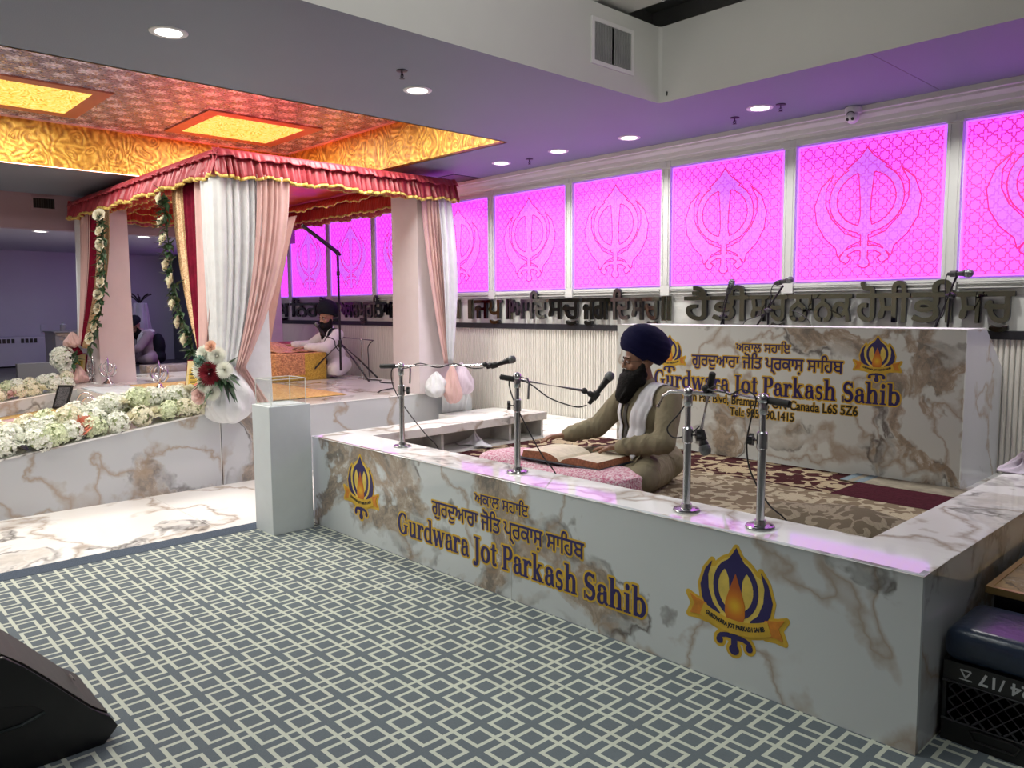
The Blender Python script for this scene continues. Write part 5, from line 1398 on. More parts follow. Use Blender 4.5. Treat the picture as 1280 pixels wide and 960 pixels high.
bouquet('bouquet of white flowers round one dark red dahlia at the near pillar', (-6.27, 2.62, 0.99), [('dahlia', DR, (0.06, -0.11, 0.0), 0.80), ('dahlia', DW, (-0.06, -0.09, 0.15), 0.85), ('dahlia', DW, (0.08, -0.05, 0.14), 0.8), ('dahlia', DW, (-0.11, -0.11, 0.02), 0.85), ('dahlia', DW, (0.16, -0.03, 0.03), 0.75), ('dahlia', DW, (0.05, -0.09, -0.15), 0.75), ('dahlia', DW, (-0.08, -0.10, -0.10), 0.7), ('rose', RP, (0.08, -0.10, 0.22), 0.7), ('hydrangea', DG, (-0.03, -0.15, 0.10), 0.9), ('rose', RK, (-0.14, -0.12, -0.19), 1.1)], 5, 1.05)
bouquet('bouquet with one big white ball bloom at the left pillar', (-10.40, 2.56, 0.92), [('hydrangea', HY[0], (0.0, -0.10, 0.02), 1.9), ('hydrangea', HY[1], (0.03, -0.08, -0.10), 1.2), ('rose', RK, (0.07, -0.08, -0.22), 1.3)], 6, 0.9, 18)
pouf('curtain_pouf', 'pink cloth puff above the white bloom of the left pillar', (-10.42, 2.58, 1.15), (0.13, 0.10, 0.09), MT['chiffon_pink'], 7, 7)
pouf('curtain_pouf', 'maroon velvet puff at the tie of the left pillar', (-10.50, 2.60, 1.04), (0.14, 0.10, 0.08), MT['velvet_maroon'], 8, 7)
pouf('curtain_pouf', 'rose pink cloth heap at the foot of the left pillar', (-10.42, 2.62, 0.74), (0.20, 0.12, 0.115), MT['chiffon_pink'], 9, 7)
# ------------------------------------------------------------------ people
def skin_mat(name, col):
    m, nt, b = newmat(name); N = NT(nt); co = N.coord()
    nt.links.new(N.ramp(N.noise(co, 12, 4), [(0.3, tuple(c*0.85 for c in col)), (0.7, col)]), b.inputs['Base Color'])
    b.inputs['Roughness'].default_value = 0.5; b.inputs['Subsurface Weight'].default_value = 0.08; b.inputs['Subsurface Radius'].default_value = (0.02, 0.008, 0.004)
    nt.links.new(N.bump(N.noise(co, 250, 2), 0.0006), b.inputs['Normal']); return m
MT['skin'] = skin_mat('skin', (0.30, 0.155, 0.095))
MT['hair'] = pm('black_hair', (0.005, 0.0045, 0.0045), 0.7, var=0.4, scale=60, bump=0.008, bscale=90, spec=0.2)
MT['eye_white'] = pm('eye_white', (0.6, 0.58, 0.55), 0.2)
MT['eye_dark'] = pm('eye_dark', (0.01, 0.008, 0.006), 0.1)
def fabric(name, col, bump=0.004, var=0.10): 
    m, nt, b = newmat(name); N = NT(nt); co = N.coord()
    f = N.noise(co, 5, 3); w = N.noise(N.coord('Object', scale=(1, 1, 0.35)), 9, 3, 0.5, 1.2)
    nt.links.new(N.ramp(f, [(0.3, tuple(c*(1-var) for c in col)), (0.7, tuple(min(c*(1+var), 1) for c in col))]), b.inputs['Base Color'])
    b.inputs['Roughness'].default_value = 0.85; b.inputs['Sheen Weight'].default_value = 0.0; b.inputs['Specular IOR Level'].default_value = 0.2
    nt.links.new(N.bump(N.m('ADD', w, N.m('MULTIPLY', N.noise(co, 400, 2), 0.03)), bump*4, 0.6), b.inputs['Normal']); return m
from mathutils.bvhtree import BVHTree
def bvh(*obs):
    V, Fc = [], []
    for o in obs:
        k = len(V); V += [v.co.copy() for v in o.data.vertices]; Fc += [[i+k for i in f.vertices] for f in o.data.polygons]
    return BVHTree.FromPolygons(V, Fc)
def bez(p, n=10):
    p = [Vector(q) for q in p]; out = []
    P = [p[0]*2-p[1]]+p+[p[-1]*2-p[-2]]
    for i in range(1, len(P)-2):
        for k in range(n):
            t = k/n; a, b, c_, d = P[i-1], P[i], P[i+1], P[i+2]
            out.append(0.5*((2*b)+(c_-a)*t+(2*a-5*b+4*c_-d)*t*t+(3*b-a-3*c_+d)*t**3))
    return out+[p[-1]]
def limb(bm, pts, rs):
    for a, b, ra, rb in zip(pts, pts[1:], rs, rs[1:]): add_capsule(bm, a, b, ra, rb, 14)
def add_hand(bm, wrist, fwd, palm_n, side, curl=0.5, sc=1.0):
    """wrist; fwd direction of the fingers; palm_n normal the palm faces; side: +1/-1 thumb side along fwd x palm_n"""
    w, f, n = Vector(wrist), Vector(fwd).normalized(), Vector(palm_n).normalized()
    s = f.cross(n).normalized()*side; n = (n-f*n.dot(f)).normalized()
    for k, o in enumerate((0.030, 0.010, -0.010, -0.029)):
        add_capsule(bm, w+f*0.01*sc+s*o*0.55*sc, w+(f*0.088+s*o)*sc, 0.0145*sc, 0.012*sc, 10)
    L = (0.072, 0.080, 0.074, 0.058)
    for k, o in enumerate((0.031, 0.0105, -0.0105, -0.030)):
        p = w+(f*(0.090-0.004*abs(k-1))+s*o)*sc; a = curl*0.35; r = 0.0098*sc
        for q, fr in enumerate((0.44, 0.32, 0.24)):
            d = f*math.cos(a)+n*math.sin(a)+s*o*1.2
            e = p+d.normalized()*L[k]*fr*sc; add_capsule(bm, p, e, r, r*0.92, 9); p = e; r *= 0.92; a += curl*(0.75 if q == 0 else 0.55)
    p = w+(f*0.028+s*0.030)*sc; a = w+(f*0.062+s*0.056+n*0.012)*sc; b = w+(f*0.092+s*0.060+n*0.026)*sc
    add_capsule(bm, p, a, 0.0165*sc, 0.012*sc, 10); add_capsule(bm, a, b, 0.0118*sc, 0.0095*sc, 9)
def head_shapes(bm, c, M):
    """face at local -Y of M; c head centre; M rotation"""
    T = Matrix.Translation(c) @ M
    def P(x, y, z): return T @ Vector((x, y, z))
    R4 = M
    add_ball(bm, P(0, 0.012, 0.030), (0.076, 0.096, 0.088), 3, R4)           # skull
    add_ball(bm, P(0, -0.022, -0.035), (0.062, 0.070, 0.080), 3, R4)         # face
    add_ball(bm, P(0, -0.048, -0.088), (0.034, 0.036, 0.030), 2, R4)         # chin
    for s in (1, -1):
        add_ball(bm, P(s*0.040, -0.062, -0.030), (0.024, 0.022, 0.022), 2, R4)   # cheek
        add_capsule(bm, P(s*0.012, -0.090, 0.020), P(s*0.046, -0.076, 0.022), 0.010, 0.008, 10)   # brow
        add_ball(bm, P(s*0.075, 0.014, -0.020), (0.010, 0.020, 0.032), 2, R4)     # ear
        add_capsule(bm, P(s*0.055, 0.0, -0.055), P(s*0.030, -0.055, -0.092), 0.018, 0.016, 10)    # jaw
        add_ball(bm, P(s*0.011, -0.101, -0.034), (0.009, 0.009, 0.008), 2, R4)    # nostril
    add_capsule(bm, P(0, -0.090, 0.012), P(0, -0.109, -0.028), 0.0085, 0.012, 10)    # nose
    add_capsule(bm, P(-0.020, -0.086, -0.062), P(0.020, -0.086, -0.062), 0.008, 0.008, 8); add_capsule(bm, P(-0.017, -0.084, -0.074), P(0.017, -0.084, -0.074), 0.0085, 0.0085, 8)   # lips
    return P
def turban(parent, c, M, r, mat, name='turban', wraps=7, peak=0.0):
    T = Matrix.Translation(c) @ M; bm = bmesh.new()
    def fn(u, v):
        a = u*2*PI; th = min(v/0.92, 1)*0.70*PI; tuck = max(0, (v-0.92)/0.08)
        z = math.cos(th); s = math.sin(th)
        fr = -math.cos(a)                                   # +1 at the forehead
        k = (z*0.9+1)*wraps*0.5 + 0.55*abs(math.sin(a))*(1 if fr > 0 else 0.4) - 0.9*max(fr, 0)
        fold = 0.030*((k % 1.0)-0.5)
        e = 1+fold*(s if v > 0.05 else 0)
        e *= 1-0.34*tuck
        x = math.sin(a)*s*e; y = math.cos(a)*s*e
        zz = z*(1+0.10*math.cos(a)*0) + peak*max(0, fr)*s*0.5
        return T @ Vector((x*r[0], y*r[1], zz*r[2]))
    add_grid(bm, fn, 72, 48, close_u=True)
    bmesh.ops.remove_doubles(bm, verts=bm.verts, dist=1e-5)
    o = obj(name, bm, mat, parent, sm=75); return o
def beard(parent, P, M, length, width, seed=0, front=0.0):
    bm = bmesh.new()
    for s in (1, -1):
        for q in ((0.070, 0.000, -0.030, 0.018), (0.066, -0.010, -0.052, 0.026), (0.058, -0.030, -0.078, 0.034), (0.040, -0.058, -0.098, 0.042), (0.056, -0.006, -0.088, 0.032), (0.050, -0.030, -0.115, 0.048)):
            add_ball(bm, P(s*q[0], q[1], q[2]), q[3], 2)
        add_capsule(bm, P(s*0.006, -0.106, -0.050), P(s*0.044, -0.082, -0.068), 0.011, 0.012, 8)      # moustache
    add_ball(bm, P(0, -0.078, -0.110), (0.056, 0.050, 0.045), 2)
    n = 6
    for k in range(n):
        f = k/(n-1); w = width*(1-0.42*f**2)
        add_ball(bm, P(0, -0.066-front*f, -0.105-length*f*0.9), (w, 0.080*(1-0.28*f), 0.058), 2, M)
    for k in range(14):                                     # loose locks break the outline
        rn = random.Random(seed+k); x = rn.uniform(-0.8, 0.8)*width
        add_capsule(bm, P(x, -0.085-front*0.5, -0.12-length*0.4), P(x*0.9, -0.085-front-0.025*rn.random(), -0.125-length*(0.85+0.25*rn.random())), 0.016, 0.006, 7)
    return remesh_obj('beard', bm, 0.006, MT['hair'], parent, iters=2)
def sitting_person(label, loc, rz, sk):
    """sk: pose dictionary in the person's own space, facing -Y, seat at z=0"""
    t = thing('person', label, 'person', loc, rz)
    M = Euler(sk['head_rot']).to_matrix().to_4x4(); hc = Vector(sk['head'])
    bm = bmesh.new(); P = head_shapes(bm, hc, M)
    ch = Vector(sk['chest']); nk = Vector(sk['neck'])
    add_capsule(bm, nk, hc+Vector((0, 0.01, -0.05)), 0.058, 0.054, 14)
    limb(bm, [Vector((0, 0, 0.13)), Vector((0, 0, 0.13)).lerp(ch, 0.5), ch, nk], [0.13, 0.12, 0.125, 0.055])
    for s, k in ((1, 'l'), (-1, 'r')):
        sh, el, wr = (Vector(sk[k+q]) for q in ('_sh', '_el', '_wr'))
        add_capsule(bm, ch+Vector((0, 0, 0.08)), sh, 0.07, 0.05, 12)
        limb(bm, [sh, el, wr], [0.050, 0.038, 0.027])
        add_hand(bm, wr, sk[k+'_dir'], sk[k+'_palm'], sk.get(k+'_side', s), sk.get(k+'_curl', 0.5))
        hip, kn, an = (Vector(sk[k+q]) for q in ('_hip', '_kn', '_an'))
        limb(bm, [hip, kn, an], [0.085, 0.058, 0.038])
        toe = Vector(sk[k+'_toe']); limb(bm, [an, toe], [0.038, 0.026])
    body = remesh_obj('body', bm, 0.0052, sk.get('skin', MT['skin']), t, iters=3)
    for s in (1, -1):
        bm = bmesh.new(); add_ball(bm, P(s*0.029, -0.0800, 0.001), 0.0120, 2)
        e = obj('eye', bm, MT['eye_white'], t, sm=60)
        bm = bmesh.new(); add_ball(bm, P(s*0.029, -0.0885, -0.001), 0.0055, 2); obj('iris', bm, MT['eye_dark'], e, sm=60)
        bm = bmesh.new(); c_ = P(s*0.029, -0.0800, 0.001); add_ball(bm, c_, 0.0142, 3)
        n_ = (M.to_3x3() @ Vector((0, 0.45, 1))).normalized(); nd = (M.to_3x3() @ Vector((0, 0.25, -1))).normalized()
        g = bmesh.ops.bisect_plane(bm, geom=list(bm.verts)+list(bm.edges)+list(bm.faces), plane_co=c_+n_*0.0006, plane_no=n_, clear_inner=True)
        obj('upper_eyelid', bm, sk.get('skin', MT['skin']), t, sm=60)
        bm = bmesh.new(); add_ball(bm, c_, 0.0138, 3)
        bmesh.ops.bisect_plane(bm, geom=list(bm.verts)+list(bm.edges)+list(bm.faces), plane_co=c_+nd*0.0055, plane_no=nd, clear_inner=True)
        obj('lower_eyelid', bm, sk.get('skin', MT['skin']), t, sm=60)
        bm = bmesh.new(); add_tube(bm, [P(s*0.010, -0.098, 0.021), P(s*0.030, -0.094, 0.027), P(s*0.050, -0.080, 0.021)], [0.004, 0.0055, 0.003], 8); obj('eyebrow', bm, MT['hair'], t, sm=60)
    return t, P, M
def tunic(parent, sk, mat, name='tunic', fat=1.0, voxel=0.010, cuff=0.92, skirt=True):
    bm = bmesh.new(); ch = Vector(sk['chest']); nk = Vector(sk['neck'])
    add_ball(bm, (0, 0.02, 0.135), (0.195*fat, 0.165*fat, 0.135), 3)
    mid = Vector((0, 0, 0.14)).lerp(ch, 0.55); add_ball(bm, mid, (0.172*fat, 0.140*fat, 0.17), 3)
    add_ball(bm, ch, (0.178*fat, 0.132*fat, 0.15), 3)
    add_ball(bm, ch.lerp(nk, 0.55), (0.150*fat, 0.095*fat, 0.085), 3); add_capsule(bm, ch.lerp(nk, 0.6), nk, 0.085, 0.066, 14)
    for k in ('l', 'r'):
        sh, el, wr = (Vector(sk[k+q]) for q in ('_sh', '_el', '_wr'))
        add_capsule(bm, ch.lerp(nk, 0.62), sh, 0.085, 0.074, 14)
        w2 = el.lerp(wr, cuff)
        limb(bm, [sh, sh.lerp(el, 0.5), el], [0.076, 0.074, 0.066]); limb(bm, [el, el.lerp(w2, 0.5), w2], [0.068, 0.060, 0.046])
        for q, f in enumerate((0.15, 0.42, 0.7, 0.9)):         # gathered folds round the sleeve
            p = el.lerp(w2, f); d = (w2-el).normalized(); x, y, d = frame_of(d); r = 0.064-0.016*f
            bmx = [p+(x*math.cos(a)+y*math.sin(a))*r+d*0.012*math.sin(2*a+q) for a in np.linspace(0, 2*PI, 13)]
            add_tube(bm, bmx, 0.012, 6)
    if skirt:
        for k, s in (('l', 1), ('r', -1)):
            hip, kn = Vector(sk[k+'_hip']), Vector(sk[k+'_kn'])
            limb(bm, [hip, hip.lerp(kn, 0.75)], [0.125, 0.095])
    return remesh_obj(name, bm, voxel, mat, parent, iters=3)
def trousers(parent, sk, mat):
    bm = bmesh.new()
    for k in ('l', 'r'):
        hip, kn, an = (Vector(sk[k+q]) for q in ('_hip', '_kn', '_an'))
        limb(bm, [hip, hip.lerp(kn, 0.5), kn], [0.112, 0.100, 0.084]); limb(bm, [kn, kn.lerp(an, 0.5), kn.lerp(an, 0.9)], [0.084, 0.074, 0.058])
    add_ball(bm, (0, 0.02, 0.10), (0.17, 0.14, 0.10), 3)
    return remesh_obj('trousers', bm, 0.011, mat, parent, iters=3)
def strip(parent, name, pts, w, nrm, mat, th=0.006, wav=0.006, seed=0, over=None):
    """cloth band of width w along pts lying on the body, nrm(t) outward"""
    P = bez(pts, 8); n = len(P)
    bm = bmesh.new(); rnd = random.Random(seed); ph = rnd.uniform(0, 6)
    def fn(u, v):
        i = min(int(u*(n-1)), n-2); f = u*(n-1)-i; p = P[i].lerp(P[i+1], f); d = (P[i+1]-P[i]).normalized()
        o = Vector(nrm(u)).normalized(); s = d.cross(o).normalized(); ww = w(u) if callable(w) else w
        q = p+s*(v-0.5)*ww
        if over:
            h = over.ray_cast(q+o*0.10, -o, 0.4)
            if h[0] is not None: return h[0]+o*(0.004+wav*(0.6+0.5*math.sin(v*15+ph+u*3)))
        return q+o*(wav*math.sin(v*15+ph+u*3)+0.004-0.03*(v-0.5)**2*ww/0.1)
    add_grid(bm, fn, 40, 10)
    o = obj(name, bm, mat, parent, sm=80); m = o.modifiers.new('t', 'SOLIDIFY'); m.thickness = th; m.offset = 1; return o

# --- the reader on the stage
MT['khaki'] = fabric('khaki_cotton', (0.235, 0.205, 0.135), 0.011)
MT['khaki_dark'] = fabric('khaki_trouser', (0.20, 0.175, 0.115))
MT['navy_cloth'] = fabric('navy_turban_cloth', (0.003, 0.003, 0.034), 0.002)
MT['white_scarf'] = fabric('white_scarf_cloth', (0.66, 0.66, 0.70), 0.003, 0.05)
sk = dict(head=(-0.01, -0.075, 0.765), head_rot=(math.radians(6), 0, math.radians(-19)), chest=(0, -0.035, 0.43), neck=(-0.005, -0.04, 0.615),
          l_sh=(0.22, -0.01, 0.545), l_el=(0.325, -0.12, 0.305), l_wr=(0.135, -0.315, 0.262), l_dir=(-0.85, -0.42, -0.10), l_palm=(0.0, -0.1, -1), l_side=1, l_curl=0.30,
          r_sh=(-0.215, -0.02, 0.545), r_el=(-0.315, -0.20, 0.315), r_wr=(-0.34, -0.42, 0.272), r_dir=(-0.30, -0.75, -0.05), r_palm=(0.1, 0, -1), r_side=-1, r_curl=0.55,
          l_hip=(0.10, -0.02, 0.115), l_kn=(0.36, -0.30, 0.105), l_an=(-0.06, -0.31, 0.065), l_toe=(-0.20, -0.26, 0.045),
          r_hip=(-0.10, -0.02, 0.115), r_kn=(-0.36, -0.30, 0.10), r_an=(0.05, -0.22, 0.055), r_toe=(0.18, -0.18, 0.04))
READER = (-2.93, 3.93, ZR+0.012); RRZ = math.radians(-20)
pr, P, M = sitting_person('bearded man in navy turban, khaki tunic and white scarf reading on the stage', READER, RRZ, sk)
tn = tunic(pr, sk, MT['khaki'], fat=1.12)
trousers(pr, sk, MT['khaki_dark'])
tb = turban(pr, P(0, 0.042, 0.083), M @ Matrix.Rotation(math.radians(-30), 4, 'X'), (0.125, 0.160, 0.132), MT['navy_cloth'], wraps=8)
bm = bmesh.new(); add_tube(bm, [P(0.0, 0.12, 0.06), P(0.075, 0.07, 0.035), P(0.098, 0.0, 0.03), P(0.085, -0.075, 0.075)], [0.02, 0.03, 0.03, 0.012], 12)
obj('turban_wrap', bm, MT['navy_cloth'], tb, sm=70)
beard(pr, P, M, 0.110, 0.100, front=0.055)
bm = bmesh.new()      # glasses
for s in (1, -1):
    add_tube(bm, [P(s*0.030+0.021*math.cos(a), -0.104+0.012*abs(s*0.030+0.021*math.cos(a))*6*0.12, 0.0+0.016*math.sin(a)) for a in np.linspace(0, 2*PI, 21)], 0.0013, 6, cap=False)
    add_tube(bm, [P(s*0.051, -0.100, 0.004), P(s*0.078, -0.05, 0.004), P(s*0.080, 0.0, 0.0)], 0.0013, 6)
add_tube(bm, [P(-0.009, -0.106, 0.003), P(0, -0.110, 0.005), P(0.009, -0.106, 0.003)], 0.0013, 6)
obj('glasses', bm, MT['dark_metal'], pr, sm=60)
front = lambda u: (0, -1, 0.15)
ov = bvh(tn)
def nl(sg): return lambda u: (sg*(0.25+0.35*max(0, 0.4-u)*2), -1+1.5*max(0, 0.30-u)*3.3, 0.15+1.1*max(0, 0.42-u)*2.4)
o = strip(pr, 'scarf', [(0.078, 0.085, 0.63), (0.118, 0.02, 0.64), (0.128, -0.07, 0.60), (0.120, -0.15, 0.50), (0.105, -0.19, 0.39), (0.075, -0.21, 0.28), (0.03, -0.26, 0.205)], lambda u: 0.080+0.030*min(1, u*2), nl(1), MT['white_scarf'], seed=1, over=ov)
o['label'] = 'left end of the white scarf'
strip(pr, 'scarf', [(-0.078, 0.085, 0.63), (-0.115, 0.01, 0.635), (-0.120, -0.08, 0.59), (-0.105, -0.155, 0.50), (-0.100, -0.19, 0.39), (-0.105, -0.215, 0.28), (-0.15, -0.27, 0.205)], lambda u: 0.075+0.03*min(1, u*2), nl(-1), MT['white_scarf'], seed=2, over=ov)
strip(pr, 'scarf', [(-0.09, 0.07, 0.63), (-0.05, 0.11, 0.635), (0.05, 0.11, 0.635), (0.09, 0.07, 0.63)], 0.08, lambda u: (0, 0.7, 0.7), MT['white_scarf'], seed=3, over=ov)
o = strip(pr, 'shirt_placket', [(0.0, -0.155, 0.50), (-0.005, -0.185, 0.38), (-0.01, -0.20, 0.27), (-0.015, -0.225, 0.17)], 0.035, front, pm('dark_shirt', (0.05, 0.045, 0.04), 0.8), 0.003, 0.0, over=ov); o['label'] = 'dark shirt showing between the scarf ends'
bm = bmesh.new(); wr = Vector(sk['l_wr']); d = (wr-Vector(sk['l_el'])).normalized(); c_ = wr-d*0.012
add_lathe(bm, [(0.030, -0.011), (0.033, -0.010), (0.033, 0.010), (0.030, 0.011)], c_, d, 24); obj('wrist_watch', bm, MT['silver'], pr, sm=40)
bm = bmesh.new()
for k in range(4): add_ball(bm, (0.004*k*0, -0.158-0.012*k, 0.50-0.055*k), 0.005, 1)

# --- the attendant behind the throne table
MT['white_tunic'] = fabric('white_tunic_cotton', (0.70, 0.68, 0.70), 0.004, 0.05)
MT['black_cloth'] = fabric('black_turban_cloth', (0.010, 0.012, 0.020), 0.002)
sk2 = dict(head=(-0.02, -0.12, 0.745), head_rot=(math.radians(10), 0, math.radians(24)), chest=(0, -0.07, 0.42), neck=(-0.01, -0.09, 0.60),
          l_sh=(0.195, -0.06, 0.53), l_el=(0.26, -0.25, 0.37), l_wr=(0.10, -0.46, 0.375), l_dir=(-0.5, -0.8, 0.0), l_palm=(0, 0, -1), l_curl=0.4, l_side=1,
          r_sh=(-0.195, -0.06, 0.53), r_el=(-0.30, -0.24, 0.38), r_wr=(-0.32, -0.48, 0.395), r_dir=(-0.3, -0.9, 0.0), r_palm=(0, 0, -1), r_curl=0.4, r_side=-1,
          l_hip=(0.10, -0.02, 0.115), l_kn=(0.36, -0.16, 0.105), l_an=(-0.02, -0.20, 0.065), l_toe=(-0.16, -0.16, 0.045),
          r_hip=(-0.10, -0.02, 0.115), r_kn=(-0.36, -0.16, 0.10), r_an=(0.05, -0.12, 0.055), r_toe=(0.18, -0.08, 0.04), skin=skin_mat('skin_light', (0.40, 0.22, 0.14)))
p2, P2, M2 = sitting_person('smiling man in white tunic and black turban seated behind the throne table', (-9.02, 5.33, H_ST+0.02), math.radians(-8), sk2)
tn2 = tunic(p2, sk2, MT['white_tunic'], voxel=0.013); trousers(p2, sk2, MT['white_tunic'])
turban(p2, P2(0, 0.035, 0.105), M2 @ Matrix.Rotation(math.radians(-20), 4, 'X'), (0.132, 0.140, 0.128), MT['black_cloth'], wraps=8)
beard(p2, P2, M2, 0.26, 0.075)
bm = bmesh.new(); add_tube(bm, [P2(-0.018, -0.0935, -0.066), P2(0, -0.097, -0.070), P2(0.018, -0.0935, -0.066)], 0.0035, 8); obj('teeth', bm, MT['eye_white'], p2, sm=60)
strip(p2, 'black_sash', [(0.12, -0.03, 0.60), (0.12, -0.175, 0.48), (0.06, -0.215, 0.34), (0.02, -0.22, 0.2), (0.0, -0.2, 0.14)], 0.07, lambda u: (0.3, -1, 0.3), MT['black_cloth'], seed=4, over=bvh(tn2))

# --- the man bent over far behind
MT['grey_tunic'] = fabric('grey_pink_tunic', (0.36, 0.28, 0.33), 0.004, 0.08)
sk3 = dict(sk2); sk3['head'] = (-0.02, -0.26, 0.62); sk3['neck'] = (-0.01, -0.17, 0.54); sk3['chest'] = (0, -0.11, 0.38); sk3['head_rot'] = (math.radians(42), 0, math.radians(4)); sk3['skin'] = MT['skin']
sk3['l_sh'] = (0.19, -0.10, 0.49); sk3['r_sh'] = (-0.19, -0.12, 0.49); sk3['l_el'] = (0.25, -0.28, 0.28); sk3['r_el'] = (-0.25, -0.30, 0.28); sk3['l_wr'] = (0.06, -0.44, 0.20); sk3['r_wr'] = (-0.10, -0.48, 0.20)
p3, P3, M3 = sitting_person('man with black turban and pale scarf bent forward in the dim room behind', (-13.75, 4.62, 0.60), math.radians(-4), sk3)
tunic(p3, sk3, MT['grey_tunic'], voxel=0.013); trousers(p3, sk3, MT['grey_tunic'])
turban(p3, P3(0, 0.03, 0.09), M3 @ Matrix.Rotation(math.radians(-10), 4, 'X'), (0.125, 0.140, 0.10), MT['black_cloth'], wraps=7)
beard(p3, P3, M3, 0.16, 0.07)
strip(p3, 'scarf', [(0.10, 0.0, 0.56), (0.11, -0.17, 0.53), (0.09, -0.24, 0.40), (0.07, -0.24, 0.26), (0.05, -0.26, 0.2)], 0.09, lambda u: (0.3, -1, 0.4), MT['white_scarf'], seed=5)
strip(p3, 'scarf', [(-0.10, 0.0, 0.56), (-0.11, -0.17, 0.53), (-0.09, -0.24, 0.40), (-0.07, -0.24, 0.26), (-0.05, -0.26, 0.2)], 0.09, lambda u: (-0.3, -1, 0.4), MT['white_scarf'], seed=6)
bm = bmesh.new(); add_ball(bm, (0.10, 0.06, 0.30), (0.17, 0.11, 0.22), 2); add_ball(bm, (0.12, 0.04, 0.12), (0.19, 0.13, 0.12), 2); remesh_obj('black_waistcoat', bm, 0.015, MT['black_cloth'], p3)
# ------------------------------------------------------------------ microphones and stands
def cable(pts, r=0.0035, n=8):
    """smooth tube through points (Catmull-Rom)"""
    P = [Vector(p) for p in pts]; P = [P[0]*2-P[1]]+P+[P[-1]*2-P[-2]]; out = []
    for i in range(1, len(P)-2):
        for k in range(8):
            t = k/8; a, b, c_, d = P[i-1], P[i], P[i+1], P[i+2]
            out.append(0.5*((2*b)+(c_-a)*t+(2*a-5*b+4*c_-d)*t*t+(3*b-a-3*c_+d)*t**3))
    out.append(P[-2])
    bm = bmesh.new(); add_tube(bm, out, r, n); return bm
def mic(parent, tail, head, name='microphone', sc=1.0):
    """handheld microphone from tail to grille centre; returns part"""
    a, b = Vector(tail), Vector(head); d = (b-a).normalized(); L = (b-a).length
    bm = bmesh.new(); add_lathe(bm, [(0, 0), (0.010*sc, 0.0), (0.0115*sc, 0.01), (0.0135*sc, L*0.5), (0.0175*sc, L-0.035*sc), (0.021*sc, L-0.024*sc), (0.021*sc, L-0.020*sc), (0, L-0.020*sc)], a, d, 20)
    o = obj(name, bm, MT['black'], parent, sm=40)
    bm = bmesh.new(); add_lathe(bm, [(0.019*sc, -0.020*sc), (0.0245*sc, -0.012*sc), (0.0245*sc, -0.004*sc), (0.0255*sc, -0.003*sc), (0.0255*sc, 0.003*sc), (0.0245*sc, 0.004*sc), (0.022*sc, 0.016*sc), (0.014*sc, 0.024*sc), (0, 0.0265*sc)], b, d, 24)
    g = obj('grille', bm, MT['grille'], o, sm=40); g['label'] = 'grey mesh grille'
    bm = bmesh.new(); m_ = a+d*L*0.30; add_lathe(bm, [(0.0165*sc, -0.022), (0.019*sc, -0.02), (0.02*sc, 0.02), (0.0165*sc, 0.022)], m_, d, 18)
    obj('clip', bm, MT['rubber'], o, sm=40)
    return o
